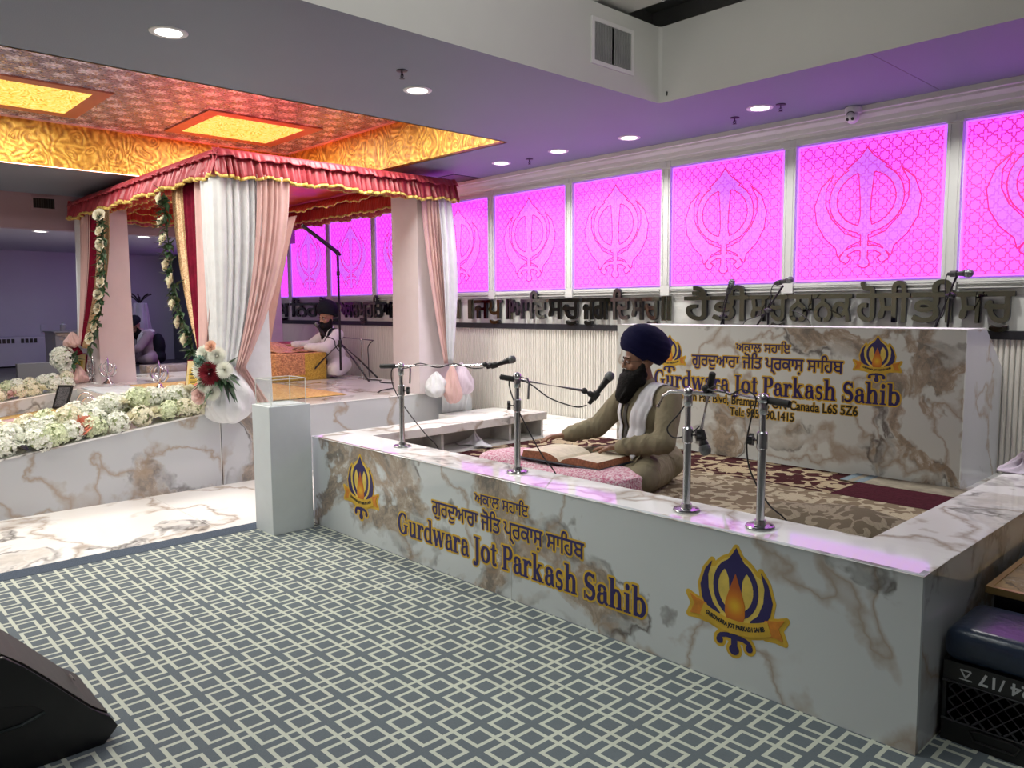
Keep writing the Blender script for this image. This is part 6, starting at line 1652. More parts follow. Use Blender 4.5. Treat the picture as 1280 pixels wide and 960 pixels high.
def ledge_stand(label, base, boom0, boom1, m0, m1, cab, knob_dir=(1, 0, 0), handle=True, knob_z=0.36):
    bx_, by_, bz_ = base
    t = thing('microphone_stand', label, 'microphone stand', base)
    O = Vector(base); R_ = lambda p: Vector(p)-O
    ht = boom0[2]-bz_ if False else 0.515
    bm = bmesh.new(); add_lathe(bm, [(0, 0), (0.056, 0), (0.058, 0.004), (0.055, 0.010), (0.025, 0.013), (0.022, 0.03), (0, 0.03)], n=32)
    obj('base_flange', bm, MT['chrome'], t, sm=40)
    bm = bmesh.new()
    for k in range(3):
        a = k*2*PI/3+0.6; add_lathe(bm, [(0.006, 0.010), (0.006, 0.0125), (0, 0.0135)], (0.042*math.cos(a), 0.042*math.sin(a), 0), n=10)
    obj('screw', bm, MT['dark_metal'], t)['kind'] = 'stuff'
    bm = bmesh.new(); add_lathe(bm, [(0.0165, 0.02), (0.0165, knob_z), (0, knob_z)], n=20); add_lathe(bm, [(0.0125, knob_z), (0.0125, ht), (0, ht)], n=18); obj('pole', bm, MT['chrome'], t, sm=40)
    bm = bmesh.new(); add_lathe(bm, [(0.0165, knob_z-0.035), (0.0215, knob_z-0.03), (0.0215, knob_z+0.03), (0.016, knob_z+0.036), (0.0125, knob_z+0.036)], n=20); col = obj('collar', bm, MT['chrome'], t, sm=40)
    kd = Vector(knob_dir).normalized(); bm = bmesh.new(); add_tube(bm, [Vector((0, 0, knob_z))+kd*0.018, Vector((0, 0, knob_z))+kd*0.036], 0.006, 10)
    c_ = Vector((0, 0, knob_z))+kd*0.044; x, y, d = frame_of(kd)
    pts = []
    for k in range(20):
        a = 2*PI*k/20; r = 0.021+0.0045*math.cos(5*a); pts.append((r*math.cos(a), r*math.sin(a)))
    add_prism(bm, pts, lambda u, v, w: c_+x*u+y*v+kd*w, -0.009, 0.009)
    obj('knob', bm, MT['black'], col)
    # clamp head
    bm = bmesh.new(); add_ball(bm, (0, 0, ht), 0.024, 2); add_lathe(bm, [(0.016, ht-0.06), (0.019, ht-0.055), (0.019, ht-0.01), (0.0, ht+0.02)], n=18); obj('clamp', bm, MT['chrome'], t, sm=50)
    b0, b1 = R_(boom0), R_(boom1); d = (b1-b0).normalized()
    bm = bmesh.new(); add_tube(bm, [b0+d*0.09, b1], 0.0085, 14); boom = obj('boom_arm', bm, MT['chrome'], t, sm=50)
    bm = bmesh.new(); add_tube(bm, [b0, b0+d*0.004, b0+d*0.10, b0+d*0.105], [0.010, 0.0145, 0.0145, 0.010], 14); obj('grip', bm, MT['rubber'], boom, sm=50)
    if handle:
        s = Vector((d.y, -d.x, 0)).normalized()
        bm = bmesh.new(); p = Vector((0, 0, ht))+d*0.02; add_tube(bm, [p+Vector((0, 0, 0.0)), p+d*0.035+s*0.01, p+d*0.045+s*0.012-Vector((0, 0, 0.02)), p+d*0.040+s*0.012-Vector((0, 0, 0.11))], 0.006, 10); obj('lever', bm, MT['chrome'], t, sm=50)
    m_ = mic(t, R_(m0), R_(m1))
    bm = bmesh.new(); q = R_(m0).lerp(R_(m1), 0.28); add_tube(bm, [b1-d*0.01, b1.lerp(q, 0.5), q], [0.013, 0.016, 0.014], 12); add_ball(bm, b1, 0.017, 2); obj('swivel', bm, MT['rubber'], t, sm=50)
    if cab: obj('cable', cable([R_(p) for p in cab]), MT['rubber'], t, sm=60)
    return t
ledge_stand('leftmost ledge microphone stand, boom level to the right near the shelf', (-4.09, 2.874, H_ST), (-4.20, 2.79, 1.135), (-3.66, 3.205, 1.150), (-3.68, 3.235, 1.128), (-3.565, 3.345, 1.178),
            [(-3.69, 3.225, 1.127), (-3.74, 3.17, 1.125), (-3.80, 3.07, 1.155), (-3.90, 3.02, 1.13), (-3.99, 2.95, 1.155), (-4.06, 2.90, 1.125), (-4.135, 2.84, 1.12), (-4.155, 2.86, 1.0), (-4.10, 2.92, 0.85), (-4.00, 2.99, 0.70), (-3.96, 3.06, 0.60), (-3.95, 3.08, 0.42)], (0.6, 0.5, 0))
ledge_stand('second ledge microphone stand, its microphone aimed at the seated reader', (-3.004, 2.856, H_ST), (-3.075, 2.795, 1.135), (-2.735, 3.09, 1.062), (-2.73, 3.12, 0.99), (-2.665, 3.21, 1.135),
            [(-2.735, 3.112, 0.985), (-2.78, 3.07, 0.975), (-2.88, 2.98, 1.02), (-2.96, 2.90, 1.10), (-3.03, 2.83, 1.125), (-3.02, 2.84, 1.02), (-2.95, 2.88, 0.86), (-2.88, 2.92, 0.72), (-2.83, 2.96, 0.635), (-2.815, 2.985, 0.56), (-2.81, 3.0, 0.42)], (-0.6, -0.6, 0))
ledge_stand('third ledge microphone stand, rod swung upright with microphone hanging down', (-1.911, 2.825, H_ST), (-1.815, 2.86, 1.225), (-1.895, 2.90, 0.955), (-1.90, 2.90, 0.97), (-1.868, 2.895, 0.885),
            [(-1.90, 2.90, 0.985), (-1.925, 2.86, 0.95), (-1.99, 2.84, 0.93), (-2.02, 2.83, 0.97), (-1.96, 2.83, 1.04), (-1.925, 2.845, 1.10)], (0.7, 0.7, 0), False, 0.33)
o = bpy.data.objects['microphone_stand.002']
bm = bmesh.new(); add_tube(bm, [(-0.15, -0.01, 0.44), (-0.125, -0.005, 0.49), (-0.09, 0, 0.512), (0, 0, 0.515), (0.13, 0.01, 0.512)], 0.0085, 12); obj('cross_arm', bm, MT['chrome'], o, sm=50)
ledge_stand('rightmost ledge microphone stand, boom with black grip on its right end', (-1.556, 2.814, H_ST), (-1.445, 2.82, 1.125), (-1.83, 2.83, 1.158), (-1.83, 2.85, 1.15), (-1.885, 2.95, 1.15),
            [(-1.83, 2.86, 1.155), (-1.76, 2.825, 1.175), (-1.70, 2.80, 1.145), (-1.64, 2.80, 1.17), (-1.58, 2.80, 1.14), (-1.60, 2.80, 1.05), (-1.615, 2.80, 0.95), (-1.60, 2.81, 0.84), (-1.57, 2.90, 0.70), (-1.53, 3.0, 0.60), (-1.51, 3.02, 0.43)], (-1, -0.2, 0), False, 0.35)

# three thin stands behind the marble screen
def boom_stand(label, foot, top, b0, b1, m0, m1, cab):
    t = thing('microphone_stand', label, 'microphone stand', foot); O = Vector(foot); R_ = lambda p: Vector(p)-O
    bm = bmesh.new(); add_tube(bm, [(0, 0, 0.02), R_(top)], 0.009, 12); obj('pole', bm, MT['dark_metal'], t, sm=50)
    bm = bmesh.new(); add_lathe(bm, [(0, 0), (0.11, 0), (0.11, 0.012), (0.02, 0.03), (0, 0.03)], n=28); obj('base', bm, MT['dark_metal'], t, sm=40)
    bm = bmesh.new(); add_tube(bm, [R_(b0), R_(b1)], 0.008, 12); obj('boom_arm', bm, MT['dark_metal'], t, sm=50)
    bm = bmesh.new(); add_ball(bm, R_(top), 0.022, 2); add_tube(bm, [R_(top)-Vector((0.03, 0, 0)), R_(top)+Vector((0.03, 0, 0))], 0.014, 10); obj('clutch', bm, MT['black'], t, sm=50)
    mic(t, R_(m0), R_(m1))
    obj('cable', cable([R_(p) for p in cab]), MT['rubber'], t, sm=60)
    return t
boom_stand('thin goose-neck microphone behind the screen, above the turban side', (-3.36, 5.47, ZR), (-3.365, 5.44, 1.42), (-3.385, 5.43, 1.34), (-3.29, 5.40, 1.66), (-3.31, 5.405, 1.60), (-3.272, 5.395, 1.685), [(-3.32, 5.41, 1.60), (-3.36, 5.43, 1.52), (-3.39, 5.45, 1.38), (-3.38, 5.46, 0.9), (-3.36, 5.46, 0.45)])
boom_stand('middle boom microphone behind the screen, with cables either side', (-3.00, 5.47, ZR), (-2.985, 5.44, 1.47), (-3.10, 5.47, 1.345), (-2.85, 5.40, 1.65), (-2.92, 5.40, 1.665), (-2.785, 5.37, 1.69), [(-2.925, 5.40, 1.662), (-2.955, 5.42, 1.62), (-2.96, 5.43, 1.54), (-3.0, 5.45, 1.46), (-3.10, 5.46, 1.42), (-3.20, 5.46, 1.37), (-3.2, 5.46, 1.2), (-3.1, 5.46, 0.6)])
o = bpy.data.objects['microphone_stand.005']
bm = cable([Vector(p)-Vector((-3.00, 5.47, ZR)) for p in ((-2.80, 5.44, 1.47), (-2.76, 5.45, 1.455), (-2.70, 5.45, 1.42), (-2.66, 5.46, 1.35), (-2.66, 5.46, 1.1), (-2.9, 5.46, 0.5))], 0.004); obj('cable', bm, MT['rubber'], o, sm=60)
boom_stand('right boom microphone behind the screen end, crossing the lettering', (-1.80, 5.47, ZR), (-1.735, 5.44, 1.56), (-1.83, 5.47, 1.345), (-1.695, 5.40, 1.68), (-1.74, 5.38, 1.695), (-1.615, 5.36, 1.695), [(-1.745, 5.38, 1.69), (-1.765, 5.42, 1.64), (-1.77, 5.45, 1.54), (-1.78, 5.46, 1.44), (-1.83, 5.46, 1.34), (-1.82, 5.46, 0.8), (-1.8, 5.45, 0.45)])

# black tripod boom stand and thin chrome stand on the platform
t = thing('tripod_stand', 'tall black tripod stand with angled boom arm beside the white-clad man', 'microphone stand', (-8.48, 5.06, H_ST))
bm = bmesh.new(); add_tube(bm, [(0, 0, 0.12), (0, 0, 1.54)], 0.014, 12); obj('pole', bm, MT['black'], t, sm=50)
for (dx, dy) in ((0.10, 0.46), (0.40, 0.14), (-0.40, -0.26)):
    bm = bmesh.new(); add_tube(bm, [(0, 0, 0.46), (dx*0.5, dy*0.5, 0.25), (dx, dy, 0.012)], 0.011, 10); l = obj('leg', bm, MT['black'], t, sm=50)
    bm = bmesh.new(); add_ball(bm, (dx, dy, 0.013), 0.016, 1); obj('rubber_foot', bm, MT['rubber'], l)
bm = bmesh.new(); add_lathe(bm, [(0.014, 0.40), (0.024, 0.41), (0.024, 0.49), (0.014, 0.5)], n=16); add_lathe(bm, [(0.014, 1.28), (0.02, 1.285), (0.02, 1.33), (0.014, 1.335)], n=16); add_ball(bm, (0, 0, 1.55), 0.03, 2); obj('clutch', bm, MT['black'], t, sm=50)
bm = bmesh.new(); add_tube(bm, [(0.02, 0.03, 1.53), (0.0, 0.0, 1.56), (-0.03, -0.45, 1.86)], [0.026, 0.026, 0.022], 12); obj('boom_arm', bm, MT['black'], t, sm=50)
mic(t, (-0.12, -0.14, 0.545), (-0.10, -0.26, 0.69))
obj('goose_neck', cable([(0, 0, 0.35), (-0.04, -0.04, 0.42), (-0.06, -0.05, 0.50), (-0.12, -0.14, 0.55)], 0.007), MT['black'], t, sm=60)
t = thing('slim_stand', 'slim chrome stand with level arm by the wall right of the tripod', 'microphone stand', (-8.50, 5.38, H_ST))
bm = bmesh.new(); add_lathe(bm, [(0, 0), (0.06, 0), (0.06, 0.01), (0.012, 0.02), (0.010, 0.48), (0, 0.48)], n=16); obj('pole', bm, MT['chrome'], t, sm=40)
bm = bmesh.new(); add_tube(bm, [(-0.42, -0.03, 0.51), (0.25, 0.02, 0.485)], 0.009, 10); add_ball(bm, (0, 0, 0.49), 0.02, 1); obj('arm', bm, MT['chrome'], t, sm=50)
obj('cable', cable([(0.22, 0.02, 0.48), (0.10, 0.03, 0.40), (0.12, 0.02, 0.25), (0.15, 0.0, 0.12), (0.22, -0.03, 0.02), (0.35, -0.1, 0.012), (0.5, -0.05, 0.012)], 0.006), MT['rubber'], t, sm=60)
tag(obj('floor_cable', cable([(-8.35, 5.30, H_ST+0.006), (-8.1, 5.36, H_ST+0.006), (-7.8, 5.2, H_ST+0.006), (-7.5, 5.3, H_ST+0.006), (-7.2, 5.0, H_ST+0.006), (-7.05, 4.7, H_ST+0.006), (-6.9, 4.55, H_ST+0.006)], 0.006), MT['rubber'], sm=60), 'black cable winding over the platform floor to the pillar', 'cable')
# ------------------------------------------------------------------ rugs on the stage
def scroll_mat(name, bg, fg, mid, P=0.62, off=(0, 0, 0), K=52.0):
    """mirrored damask: spiral curls and a palmette per repeat"""
    m, nt, b = newmat(name); N = NT(nt)
    co = N.coord('Object', off)
    w = N.noise(co, 5.0, 2, out=1)
    v = N.n('ShaderNodeVectorMath', operation='MULTIPLY_ADD'); nt.links.new(w, v.inputs[0]); v.inputs[1].default_value = (0.07,)*3; nt.links.new(co, v.inputs[2])
    x, y, _ = N.sep(v.outputs[0])
    u = N.m('MULTIPLY', N.m('ABSOLUTE', N.m('SUBTRACT', N.m('FRACT', N.m('DIVIDE', x, P)), 0.5)), P)
    z = N.m('MULTIPLY', N.m('ABSOLUTE', N.m('SUBTRACT', N.m('FRACT', N.m('DIVIDE', y, P*0.8)), 0.5)), P*0.8)
    tot = None
    def union(a): 
        nonlocal tot
        tot = a if tot is None else N.m('MAXIMUM', tot, a)
    for (cx, cy, R, sg, ph) in ((0.29, 0.22, 0.21, 1, 0.0), (0.80, 0.30, 0.19, -1, 1.2), (0.30, 0.76, 0.18, -1, 2.2), (0.78, 0.78, 0.20, 1, 3.6), (0.54, 0.50, 0.13, 1, 0.6)):
        dx = N.m('SUBTRACT', u, cx*P/2); dy = N.m('SUBTRACT', z, cy*P*0.4)
        r = N.m('SQRT', N.m('ADD', N.m('MULTIPLY', dx, dx), N.m('MULTIPLY', dy, dy))); an = N.m('ARCTAN2', dy, dx)
        sp = N.m('SINE', N.m('ADD', N.m('MULTIPLY', an, 1.0*sg), N.m('MULTIPLY_ADD', r, K*0.62/P, ph)))
        lf = N.m('MULTIPLY', N.m('SINE', N.m('MULTIPLY_ADD', an, 7.0, ph)), 0.35)
        rim = N.ramp(N.m('DIVIDE', r, R*P/2*1.55), [(0.80, (1, 1, 1)), (1.0, (0, 0, 0))])
        union(N.m('MULTIPLY', N.m('GREATER_THAN', N.m('ADD', sp, N.m('MULTIPLY', lf, N.m('MULTIPLY', r, 9.0))), 0.40), rim))
    an = N.m('ARCTAN2', u, z); r = N.m('SQRT', N.m('ADD', N.m('MULTIPLY', u, u), N.m('MULTIPLY', z, z)))
    pal = N.m('LESS_THAN', r, N.m('MULTIPLY', N.m('ADD', 0.55, N.m('MULTIPLY', N.m('ABSOLUTE', N.m('SINE', N.m('MULTIPLY', an, 4.0))), 0.45)), 0.16*P))
    union(pal)
    e = N.ramp(tot, [(0.3, (0, 0, 0)), (0.5, (1, 1, 1))])
    c = N.mix(e, bg, fg)
    vein = N.m('LESS_THAN', N.m('ABSOLUTE', N.m('SINE', N.m('MULTIPLY', N.m('ADD', u, z), 130.0))), 0.22)
    c = N.mix(N.m('MULTIPLY', N.m('MULTIPLY', vein, e), 0.55), c, mid)
    fz = N.noise(co, 350, 2); c = N.mix(0.35, c, N.mix(fz, (0.02, 0.02, 0.02), (0.5, 0.48, 0.44)), blend='OVERLAY')
    nt.links.new(c, b.inputs['Base Color']); b.inputs['Roughness'].default_value = 0.95; b.inputs['Specular IOR Level'].default_value = 0.1
    nt.links.new(N.bump(N.m('ADD', fz, N.m('MULTIPLY', e, 0.5)), 0.004), b.inputs['Normal']); return m
MT['rug_maroon'] = scroll_mat('maroon_scroll_rug', (0.055, 0.014, 0.017), (0.46, 0.37, 0.25), (0.20, 0.13, 0.08), 0.78)
MT['rug_beige'] = scroll_mat('beige_scroll_rug', (0.24, 0.185, 0.125), (0.52, 0.46, 0.33), (0.30, 0.25, 0.18), 0.62, off=(3, 2, 0))
MT['rug_plain'] = pm('plain_maroon_pile', (0.055, 0.010, 0.018), 0.95, var=0.3, scale=40, bump=0.003, bscale=400, spec=0.1)
MT['rug_grey'] = pm('grey_beige_pile', (0.24, 0.21, 0.165), 0.95, var=0.25, scale=14, bump=0.003, bscale=400, spec=0.1)
MT['rug_blue'] = pm('blue_grey_pile', (0.15, 0.19, 0.22), 0.95, var=0.2, scale=40, spec=0.1)
MT['rug_border'] = pm('dark_rug_border', (0.045, 0.025, 0.02), 0.95, var=0.3, scale=40, spec=0.1)
def slab(name, x0, x1, y0, y1, z0, th, mat, parent=None):
    bm = bmesh.new(); add_box(bm, (x0, y0, z0), (x1, y1, z0+th)); bevel_all(bm, min(th*0.4, 0.004), 1)
    return obj(name, bm, mat, parent)
t = thing('rug', 'big maroon and cream scrollwork rug spread over the stage floor', 'rug')
slab('field', -4.58, -1.9, 3.0, 5.04, ZR, 0.008, MT['rug_maroon'], t)
slab('centre_band', -4.3, -1.9, 3.62, 4.42, ZR+0.008, 0.002, MT['rug_beige'], t)
t = thing('rug', 'second rug with plain maroon band and greyish end at the right of the stage', 'rug')
slab('field', -2.0, -1.2, 4.40, 4.80, ZR+0.010, 0.010, MT['rug_plain'], t)
slab('end_band', -2.12, -1.2, 4.80, 5.05, ZR+0.010, 0.010, MT['rug_grey'], t)
for k, x in enumerate((-2.12, -2.03)):
    slab('stripe', x, x+0.05, 4.80, 5.05, ZR+0.020, 0.001, MT['rug_blue'], t)
t = thing('rug', 'beige patterned rug with dark border along the right ledge', 'rug')
slab('field', -2.9, -1.33, 3.66, 4.40, ZR+0.010, 0.009, MT['rug_beige'], t)
slab('border', -1.33, -1.28, 3.1, 4.40, ZR+0.010, 0.009, MT['rug_border'], t)
slab('border', -1.28, -1.225, 3.1, 4.40, ZR+0.010, 0.009, MT['rug_grey'], t)
slab('border', -1.9, -1.33, 3.02, 3.64, ZR+0.008, 0.008, MT['rug_maroon'], t)
# rumpled folded rug edge behind the ledge
bm = bmesh.new()
def ff(u, v):
    x = -2.05+0.72*u; y = 3.50+0.50*v
    h = 0.085*math.sin(PI*min(1, v*1.02))**0.7*(0.55+0.45*math.sin(PI*u))+0.012*math.sin(9*u+4*v)
    return Vector((x+0.05*math.sin(4*v)+0.03*v, y+0.10*u+0.03*math.sin(7*u), ZR+0.022+max(0.0, h)))
add_grid(bm, ff, 36, 24); o = obj('folded_rug', bm, scroll_mat('grey_beige_scroll', (0.20, 0.165, 0.115), (0.38, 0.33, 0.24), (0.25, 0.2, 0.15), 0.5, off=(1, 4, 0)), sm=70)
m = o.modifiers.new('t', 'SOLIDIFY'); m.thickness = 0.014
tag(o, 'rumpled greyish beige rug corner folded over behind the rightmost stands', 'rug')

# ------------------------------------------------------------------ pillow and open book
def plush(name, c1, c2):
    m, nt, b = newmat(name); N = NT(nt); co = N.coord()
    f = N.noise(co, 75, 3, 0.7)
    nt.links.new(N.ramp(f, [(0.40, c1), (0.60, c2)]), b.inputs['Base Color']); b.inputs['Roughness'].default_value = 0.95; b.inputs['Sheen Weight'].default_value = 0.5
    nt.links.new(N.bump(f, 0.012), b.inputs['Normal']); return m
bm = bmesh.new()
def pf(u, v):
    a = v*2*PI; n = 4.0
    c_, s_ = math.cos(a), math.sin(a); k = (abs(c_)**n+abs(s_)**n)**(-1/n)
    e = 1-abs(2*u-1)**7*0.5
    y = 0.195*c_*k*e; z = 0.078*s_*k*(0.35+0.65*e)
    z += 0.012*math.sin(u*9)*math.sin(a)
    return Vector((-3.84+1.20*u, 3.40+y+0.015*math.sin(u*6), ZR+0.014+0.082+z*1.12))
g = add_grid(bm, pf, 40, 28)
for ring in (g[0], g[-1]): bm.faces.new(ring[:-1])
bmesh.ops.remove_doubles(bm, verts=bm.verts, dist=1e-5)
tag(obj('bolster', bm, plush('pink_speckled_plush', (0.58, 0.09, 0.22), (0.92, 0.74, 0.80)), sm=60), 'long pink speckled plush bolster in front of the seated reader', 'cushion')
t = thing('open_book', 'thick open book with worn red edged pages on the pink bolster', 'book', (-3.12, 3.45, ZR+0.186), math.radians(4))
MT['page'] = pm('aged_page', (0.66, 0.58, 0.46), 0.8, var=0.12, scale=30)
MT['page_edge'] = pm('red_brown_page_edge', (0.32, 0.12, 0.06), 0.8, var=0.45, scale=60, bump=0.002, bscale=300)
bm = bmesh.new(); add_box(bm, (-0.32, -0.17, 0), (0.30, 0.17, 0.010)); bevel_all(bm, 0.003, 1); obj('cover', bm, pm('dark_blue_cover', (0.012, 0.014, 0.03), 0.6), t)
def block(s, w, hgt):
    bm = bmesh.new()
    prof = [(0.0, 0.010)]
    for k in range(13):
        f = k/12; prof.append((s*w*f, 0.010+hgt*(0.25+0.75*math.sin(min(1, f*2.2)*PI/2))*(1-0.35*max(0, f-0.45))*(1 if f > 0 else 0.2)))
    prof.append((s*(w+0.012), 0.010))
    add_prism(bm, prof, lambda u, v, d: (u, d, v), -0.155, 0.155)
    bmesh.ops.recalc_face_normals(bm, faces=bm.faces)
    for f in bm.faces:
        f.normal_update(); f.material_index = 0 if f.normal.z > 0.35 else 1
    return bm
o = obj('page_block', block(1, 0.275, 0.042), [MT['page'], MT['page_edge']], t, normals=False); o['label'] = 'right page stack'
o = obj('page_block', block(-1, 0.285, 0.050), [MT['page'], MT['page_edge']], t, normals=False); o['label'] = 'left page stack'
bm = bmesh.new()
for s in (1, -1):
    for k in range(9):
        y = -0.12+k*0.028
        z = 0.010+0.047*(1 if s < 0 else 0.86)
        add_box(bm, (min(s*0.07, s*0.2), y, z-0.004), (max(s*0.07, s*0.2), y+0.006, z+0.0005))
bm.free()
bm = bmesh.new(); add_box(bm, (-0.30, -0.02, -0.02), (-0.10, 0.16, -0.002)); bevel_all(bm, 0.006, 2)
tag(obj('orange_cloth', bm, pm('orange_cloth', (0.55, 0.17, 0.04), 0.8), sm=50, loc=(-3.15, 3.40, ZR+0.19)), 'orange folded cloth peeking from under the left side of the book', 'cloth')
# dusting cloths
def rag(label, loc, r, mat, seed):
    rnd = random.Random(seed); ph = [rnd.uniform(0, 6) for _ in range(5)]
    bm = bmesh.new()
    def fn(u, v):
        a = u*2*PI; rr = r*v*(1+0.25*math.sin(3*a+ph[0])+0.1*math.sin(7*a+ph[1]))
        z = 0.004+0.45*r*(1-v)**1.5*(1+0.5*math.sin(2*a+ph[2]))+0.10*r*(1+math.sin(6*a+ph[3]+4*v))*(1-v*0.7)
        return Vector((rr*math.cos(a), rr*math.sin(a)*0.7, z))
    add_grid(bm, fn, 40, 12, close_u=True)
    o = obj('cleaning_cloth', bm, mat, sm=80, loc=loc); m = o.modifiers.new('t', 'SOLIDIFY'); m.thickness = 0.004
    return tag(o, label, 'cloth')
rag('crumpled lilac white cloth on the right ledge against the fluted wall', (-1.13, 4.75, H_ST), 0.13, fabric('lilac_cloth', (0.52, 0.46, 0.55)), 3)
rag('crumpled white cloth in the open shelf under the left ledge', (-4.70, 4.0, ZR+0.02), 0.15, MT['white_scarf'], 7)

# ------------------------------------------------------------------ donation pedestal with clear box
t = thing('donation_pedestal', 'grey white square pedestal standing on the carpet at the stage corner', 'pedestal', (-4.925, 2.47, 0))
bm = bmesh.new(); add_box(bm, (-0.128, -0.15, 0), (0.128, 0.15, 0.862)); bevel_all(bm, 0.004, 2); obj('body', bm, pm('pedestal_white', (0.58, 0.63, 0.65), 0.4, var=0.03), t)
def clear_mat(name):
    m, nt, b = newmat(name); N = NT(nt)
    gl = N.n('ShaderNodeBsdfGlossy'); gl.inputs['Roughness'].default_value = 0.03
    tr = N.n('ShaderNodeBsdfTransparent'); tr.inputs[0].default_value = (0.97, 0.98, 0.97, 1)
    fr = N.n('ShaderNodeFresnel'); fr.inputs[0].default_value = 1.3
    mx = N.n('ShaderNodeMixShader'); f2 = N.m('ADD', 0.05, 0.0); nt.links.new(f2, mx.inputs[0]); nt.links.new(tr.outputs[0], mx.inputs[1]); nt.links.new(gl.outputs[0], mx.inputs[2])
    nt.links.new(mx.outputs[0], nt.nodes['Material Output'].inputs[0]); return m
MT['acrylic'] = clear_mat('clear_acrylic'); MT['acrylic_edge'] = pm('acrylic_edge', (0.80, 0.82, 0.78), 0.2, var=0.05, trans=0.3)
t = thing('donation_box', 'clear acrylic box on top of the white pedestal', 'box', (-4.925, 2.47, 0.862))
w, d_, h = 0.112, 0.125, 0.175
bm = bmesh.new()
add_box(bm, (-w, -d_, 0), (-w+0.004, d_, h)); add_box(bm, (w-0.004, -d_, 0), (w, d_, h)); add_box(bm, (-w+0.004, -d_, 0), (w-0.004, -d_+0.004, h)); add_box(bm, (-w+0.004, d_-0.004, 0), (w-0.004, d_, h)); add_box(bm, (-w+0.004, -d_+0.004, h-0.004), (w-0.004, d_-0.004, h))
obj('panes', bm, MT['acrylic'], t)
bm = bmesh.new(); e = 0.0022
for (x, y) in ((-w, -d_), (w, -d_), (w, d_), (-w, d_)): add_box(bm, (x-e, y-e, 0), (x+e, y+e, h))
for z in (0.002, h):
    for y in (-d_, d_): add_box(bm, (-w, y-e, z-e), (w, y+e, z+e))
    for x in (-w, w): add_box(bm, (x-e, -d_, z-e), (x+e, d_, z+e))
obj('edges', bm, MT['acrylic_edge'], t)
bm = bmesh.new(); add_box(bm, (-0.05, -0.006, h+0.0002), (0.05, 0.006, h+0.001)); obj('coin_slot', bm, MT['black'], t)

# ------------------------------------------------------------------ milk crate seat, bench
t = thing('milk_crate', 'black plastic milk crate with lattice sides standing by the stage corner', 'crate', (-0.715, 3.03, 0))
W, D, Hc = 0.165, 0.165, 0.285
bm = bmesh.new()
for (a, c) in (((-W, -D, 0), (-W+0.012, D, Hc)), ((W-0.012, -D, 0), (W, D, Hc)), ((-W+0.012, D-0.012, 0), (W-0.012, D, Hc)), ((-W+0.012, -D+0.012, 0), (W-0.012, D-0.012, 0.012))): add_box(bm, a, c)
add_box(bm, (-W+0.012, -D, Hc-0.07), (W-0.012, -D+0.010, Hc)); add_box(bm, (-W+0.012, -D, 0), (W-0.012, -D+0.010, 0.075))
obj('body', bm, MT['black'], t)
bm = bmesh.new()
for (z) in (Hc-0.07, 0.078): add_tube(bm, [(-W, -D-0.004, z), (W, -D-0.004, z)], 0.0045, 8)
for k in range(-4, 9):        # diagonal lattice of the front
    x0 = -W+k*0.048; a = max(x0, -W+0.02); 
    for s in (1, -1):
        z0, z1 = (0.08, Hc-0.072)
        p = (x0, z0) if s > 0 else (x0, z1); q = (x0+0.133, z1) if s > 0 else (x0+0.133, z0)
        lo_, hi_ = -W+0.02, W-0.02
        if q[0] < lo_ or p[0] > hi_: continue
        f0 = max(0, (lo_-p[0])/(q[0]-p[0])); f1 = min(1, (hi_-p[0])/(q[0]-p[0]))
        if f1 <= f0: continue
        add_tube(bm, [(p[0]+(q[0]-p[0])*f0, -D+0.003, p[1]+(q[1]-p[1])*f0), (p[0]+(q[0]-p[0])*f1, -D+0.003, p[1]+(q[1]-p[1])*f1)], 0.0045, 6)
obj('lattice', bm, pm('greyish_black', (0.045, 0.045, 0.05), 0.35), t)  # lattice bars lighter than the crate body
bm = bmesh.new(); add_tube(bm, [(-0.075, -D-0.004, 0.058), (-0.055, -D-0.005, 0.066), (0.055, -D-0.005, 0.066), (0.075, -D-0.004, 0.058), (0.06, -D-0.004, 0.03), (-0.06, -D-0.004, 0.03), (-0.075, -D-0.004, 0.058)], 0.004, 8); obj('handle', bm, MT['black'], t)
L = fit(text_loops('24 /17', 1.0), -0.075, 0.075, -0.020, 0.020)
bm = bmesh.new(); cx = 0.02; add_figure(bm, L, lambda u, v, d: Vector((cx-u, -D-d-0.0005, Hc-0.035-v)), 0.0012, grow=0.0012, depth=0.001)
rec = stroke([(-0.016, -0.012), (0.016, -0.012), (0.0, 0.014), (-0.016, -0.012)], 0.005)+stroke([(-0.02, 0.02), (0.02, 0.02)], 0.004)
add_figure(bm, rec, lambda u, v, d: Vector((-0.095-u, -D-d-0.0005, Hc-0.032-v)), 0.0012, depth=0.001)
obj('print', bm, pm('white_stencil', (0.55, 0.57, 0.58), 0.6), t, normals=False)
bm = bmesh.new(); add_box(bm, (-0.175, -0.175, 0), (0.175, 0.175, 0.12)); bevel_all(bm, 0.045, 5)
tag(obj('seat_pad', bm, pm('navy_vinyl', (0.020, 0.034, 0.065), 0.28, var=0.25, scale=6, bump=0.002, bscale=30), sm=60, loc=(-0.713, 3.03, Hc)), 'dark navy vinyl seat pad lying on the milk crate', 'cushion')
t = thing('side_bench', 'low bench with brown marbled gilt edged top behind the milk crate', 'bench', (-0.50, 3.86, 0))
bm = bmesh.new(); add_box(bm, (-0.36, -0.62, 0.425), (0.36, 0.62, 0.45)); bevel_all(bm, 0.003, 1); obj('top', bm, marble('brown_marble_top', (0.50, 0.33, 0.17), (8, 2, 1), 0.12, tan=0.8, scale=2.2), t)
bm = bmesh.new()
for (a, c) in (((-0.365, -0.625), (-0.345, 0.625)), ((0.345, -0.625), (0.365, 0.625)), ((-0.345, -0.625), (0.345, -0.605)), ((-0.345, 0.605), (0.345, 0.625))): add_box(bm, (*a, 0.430), (*c, 0.455))
obj('gilt_edge', bm, pm('gilt_edge', (0.50, 0.33, 0.12), 0.35, 0.6), t)
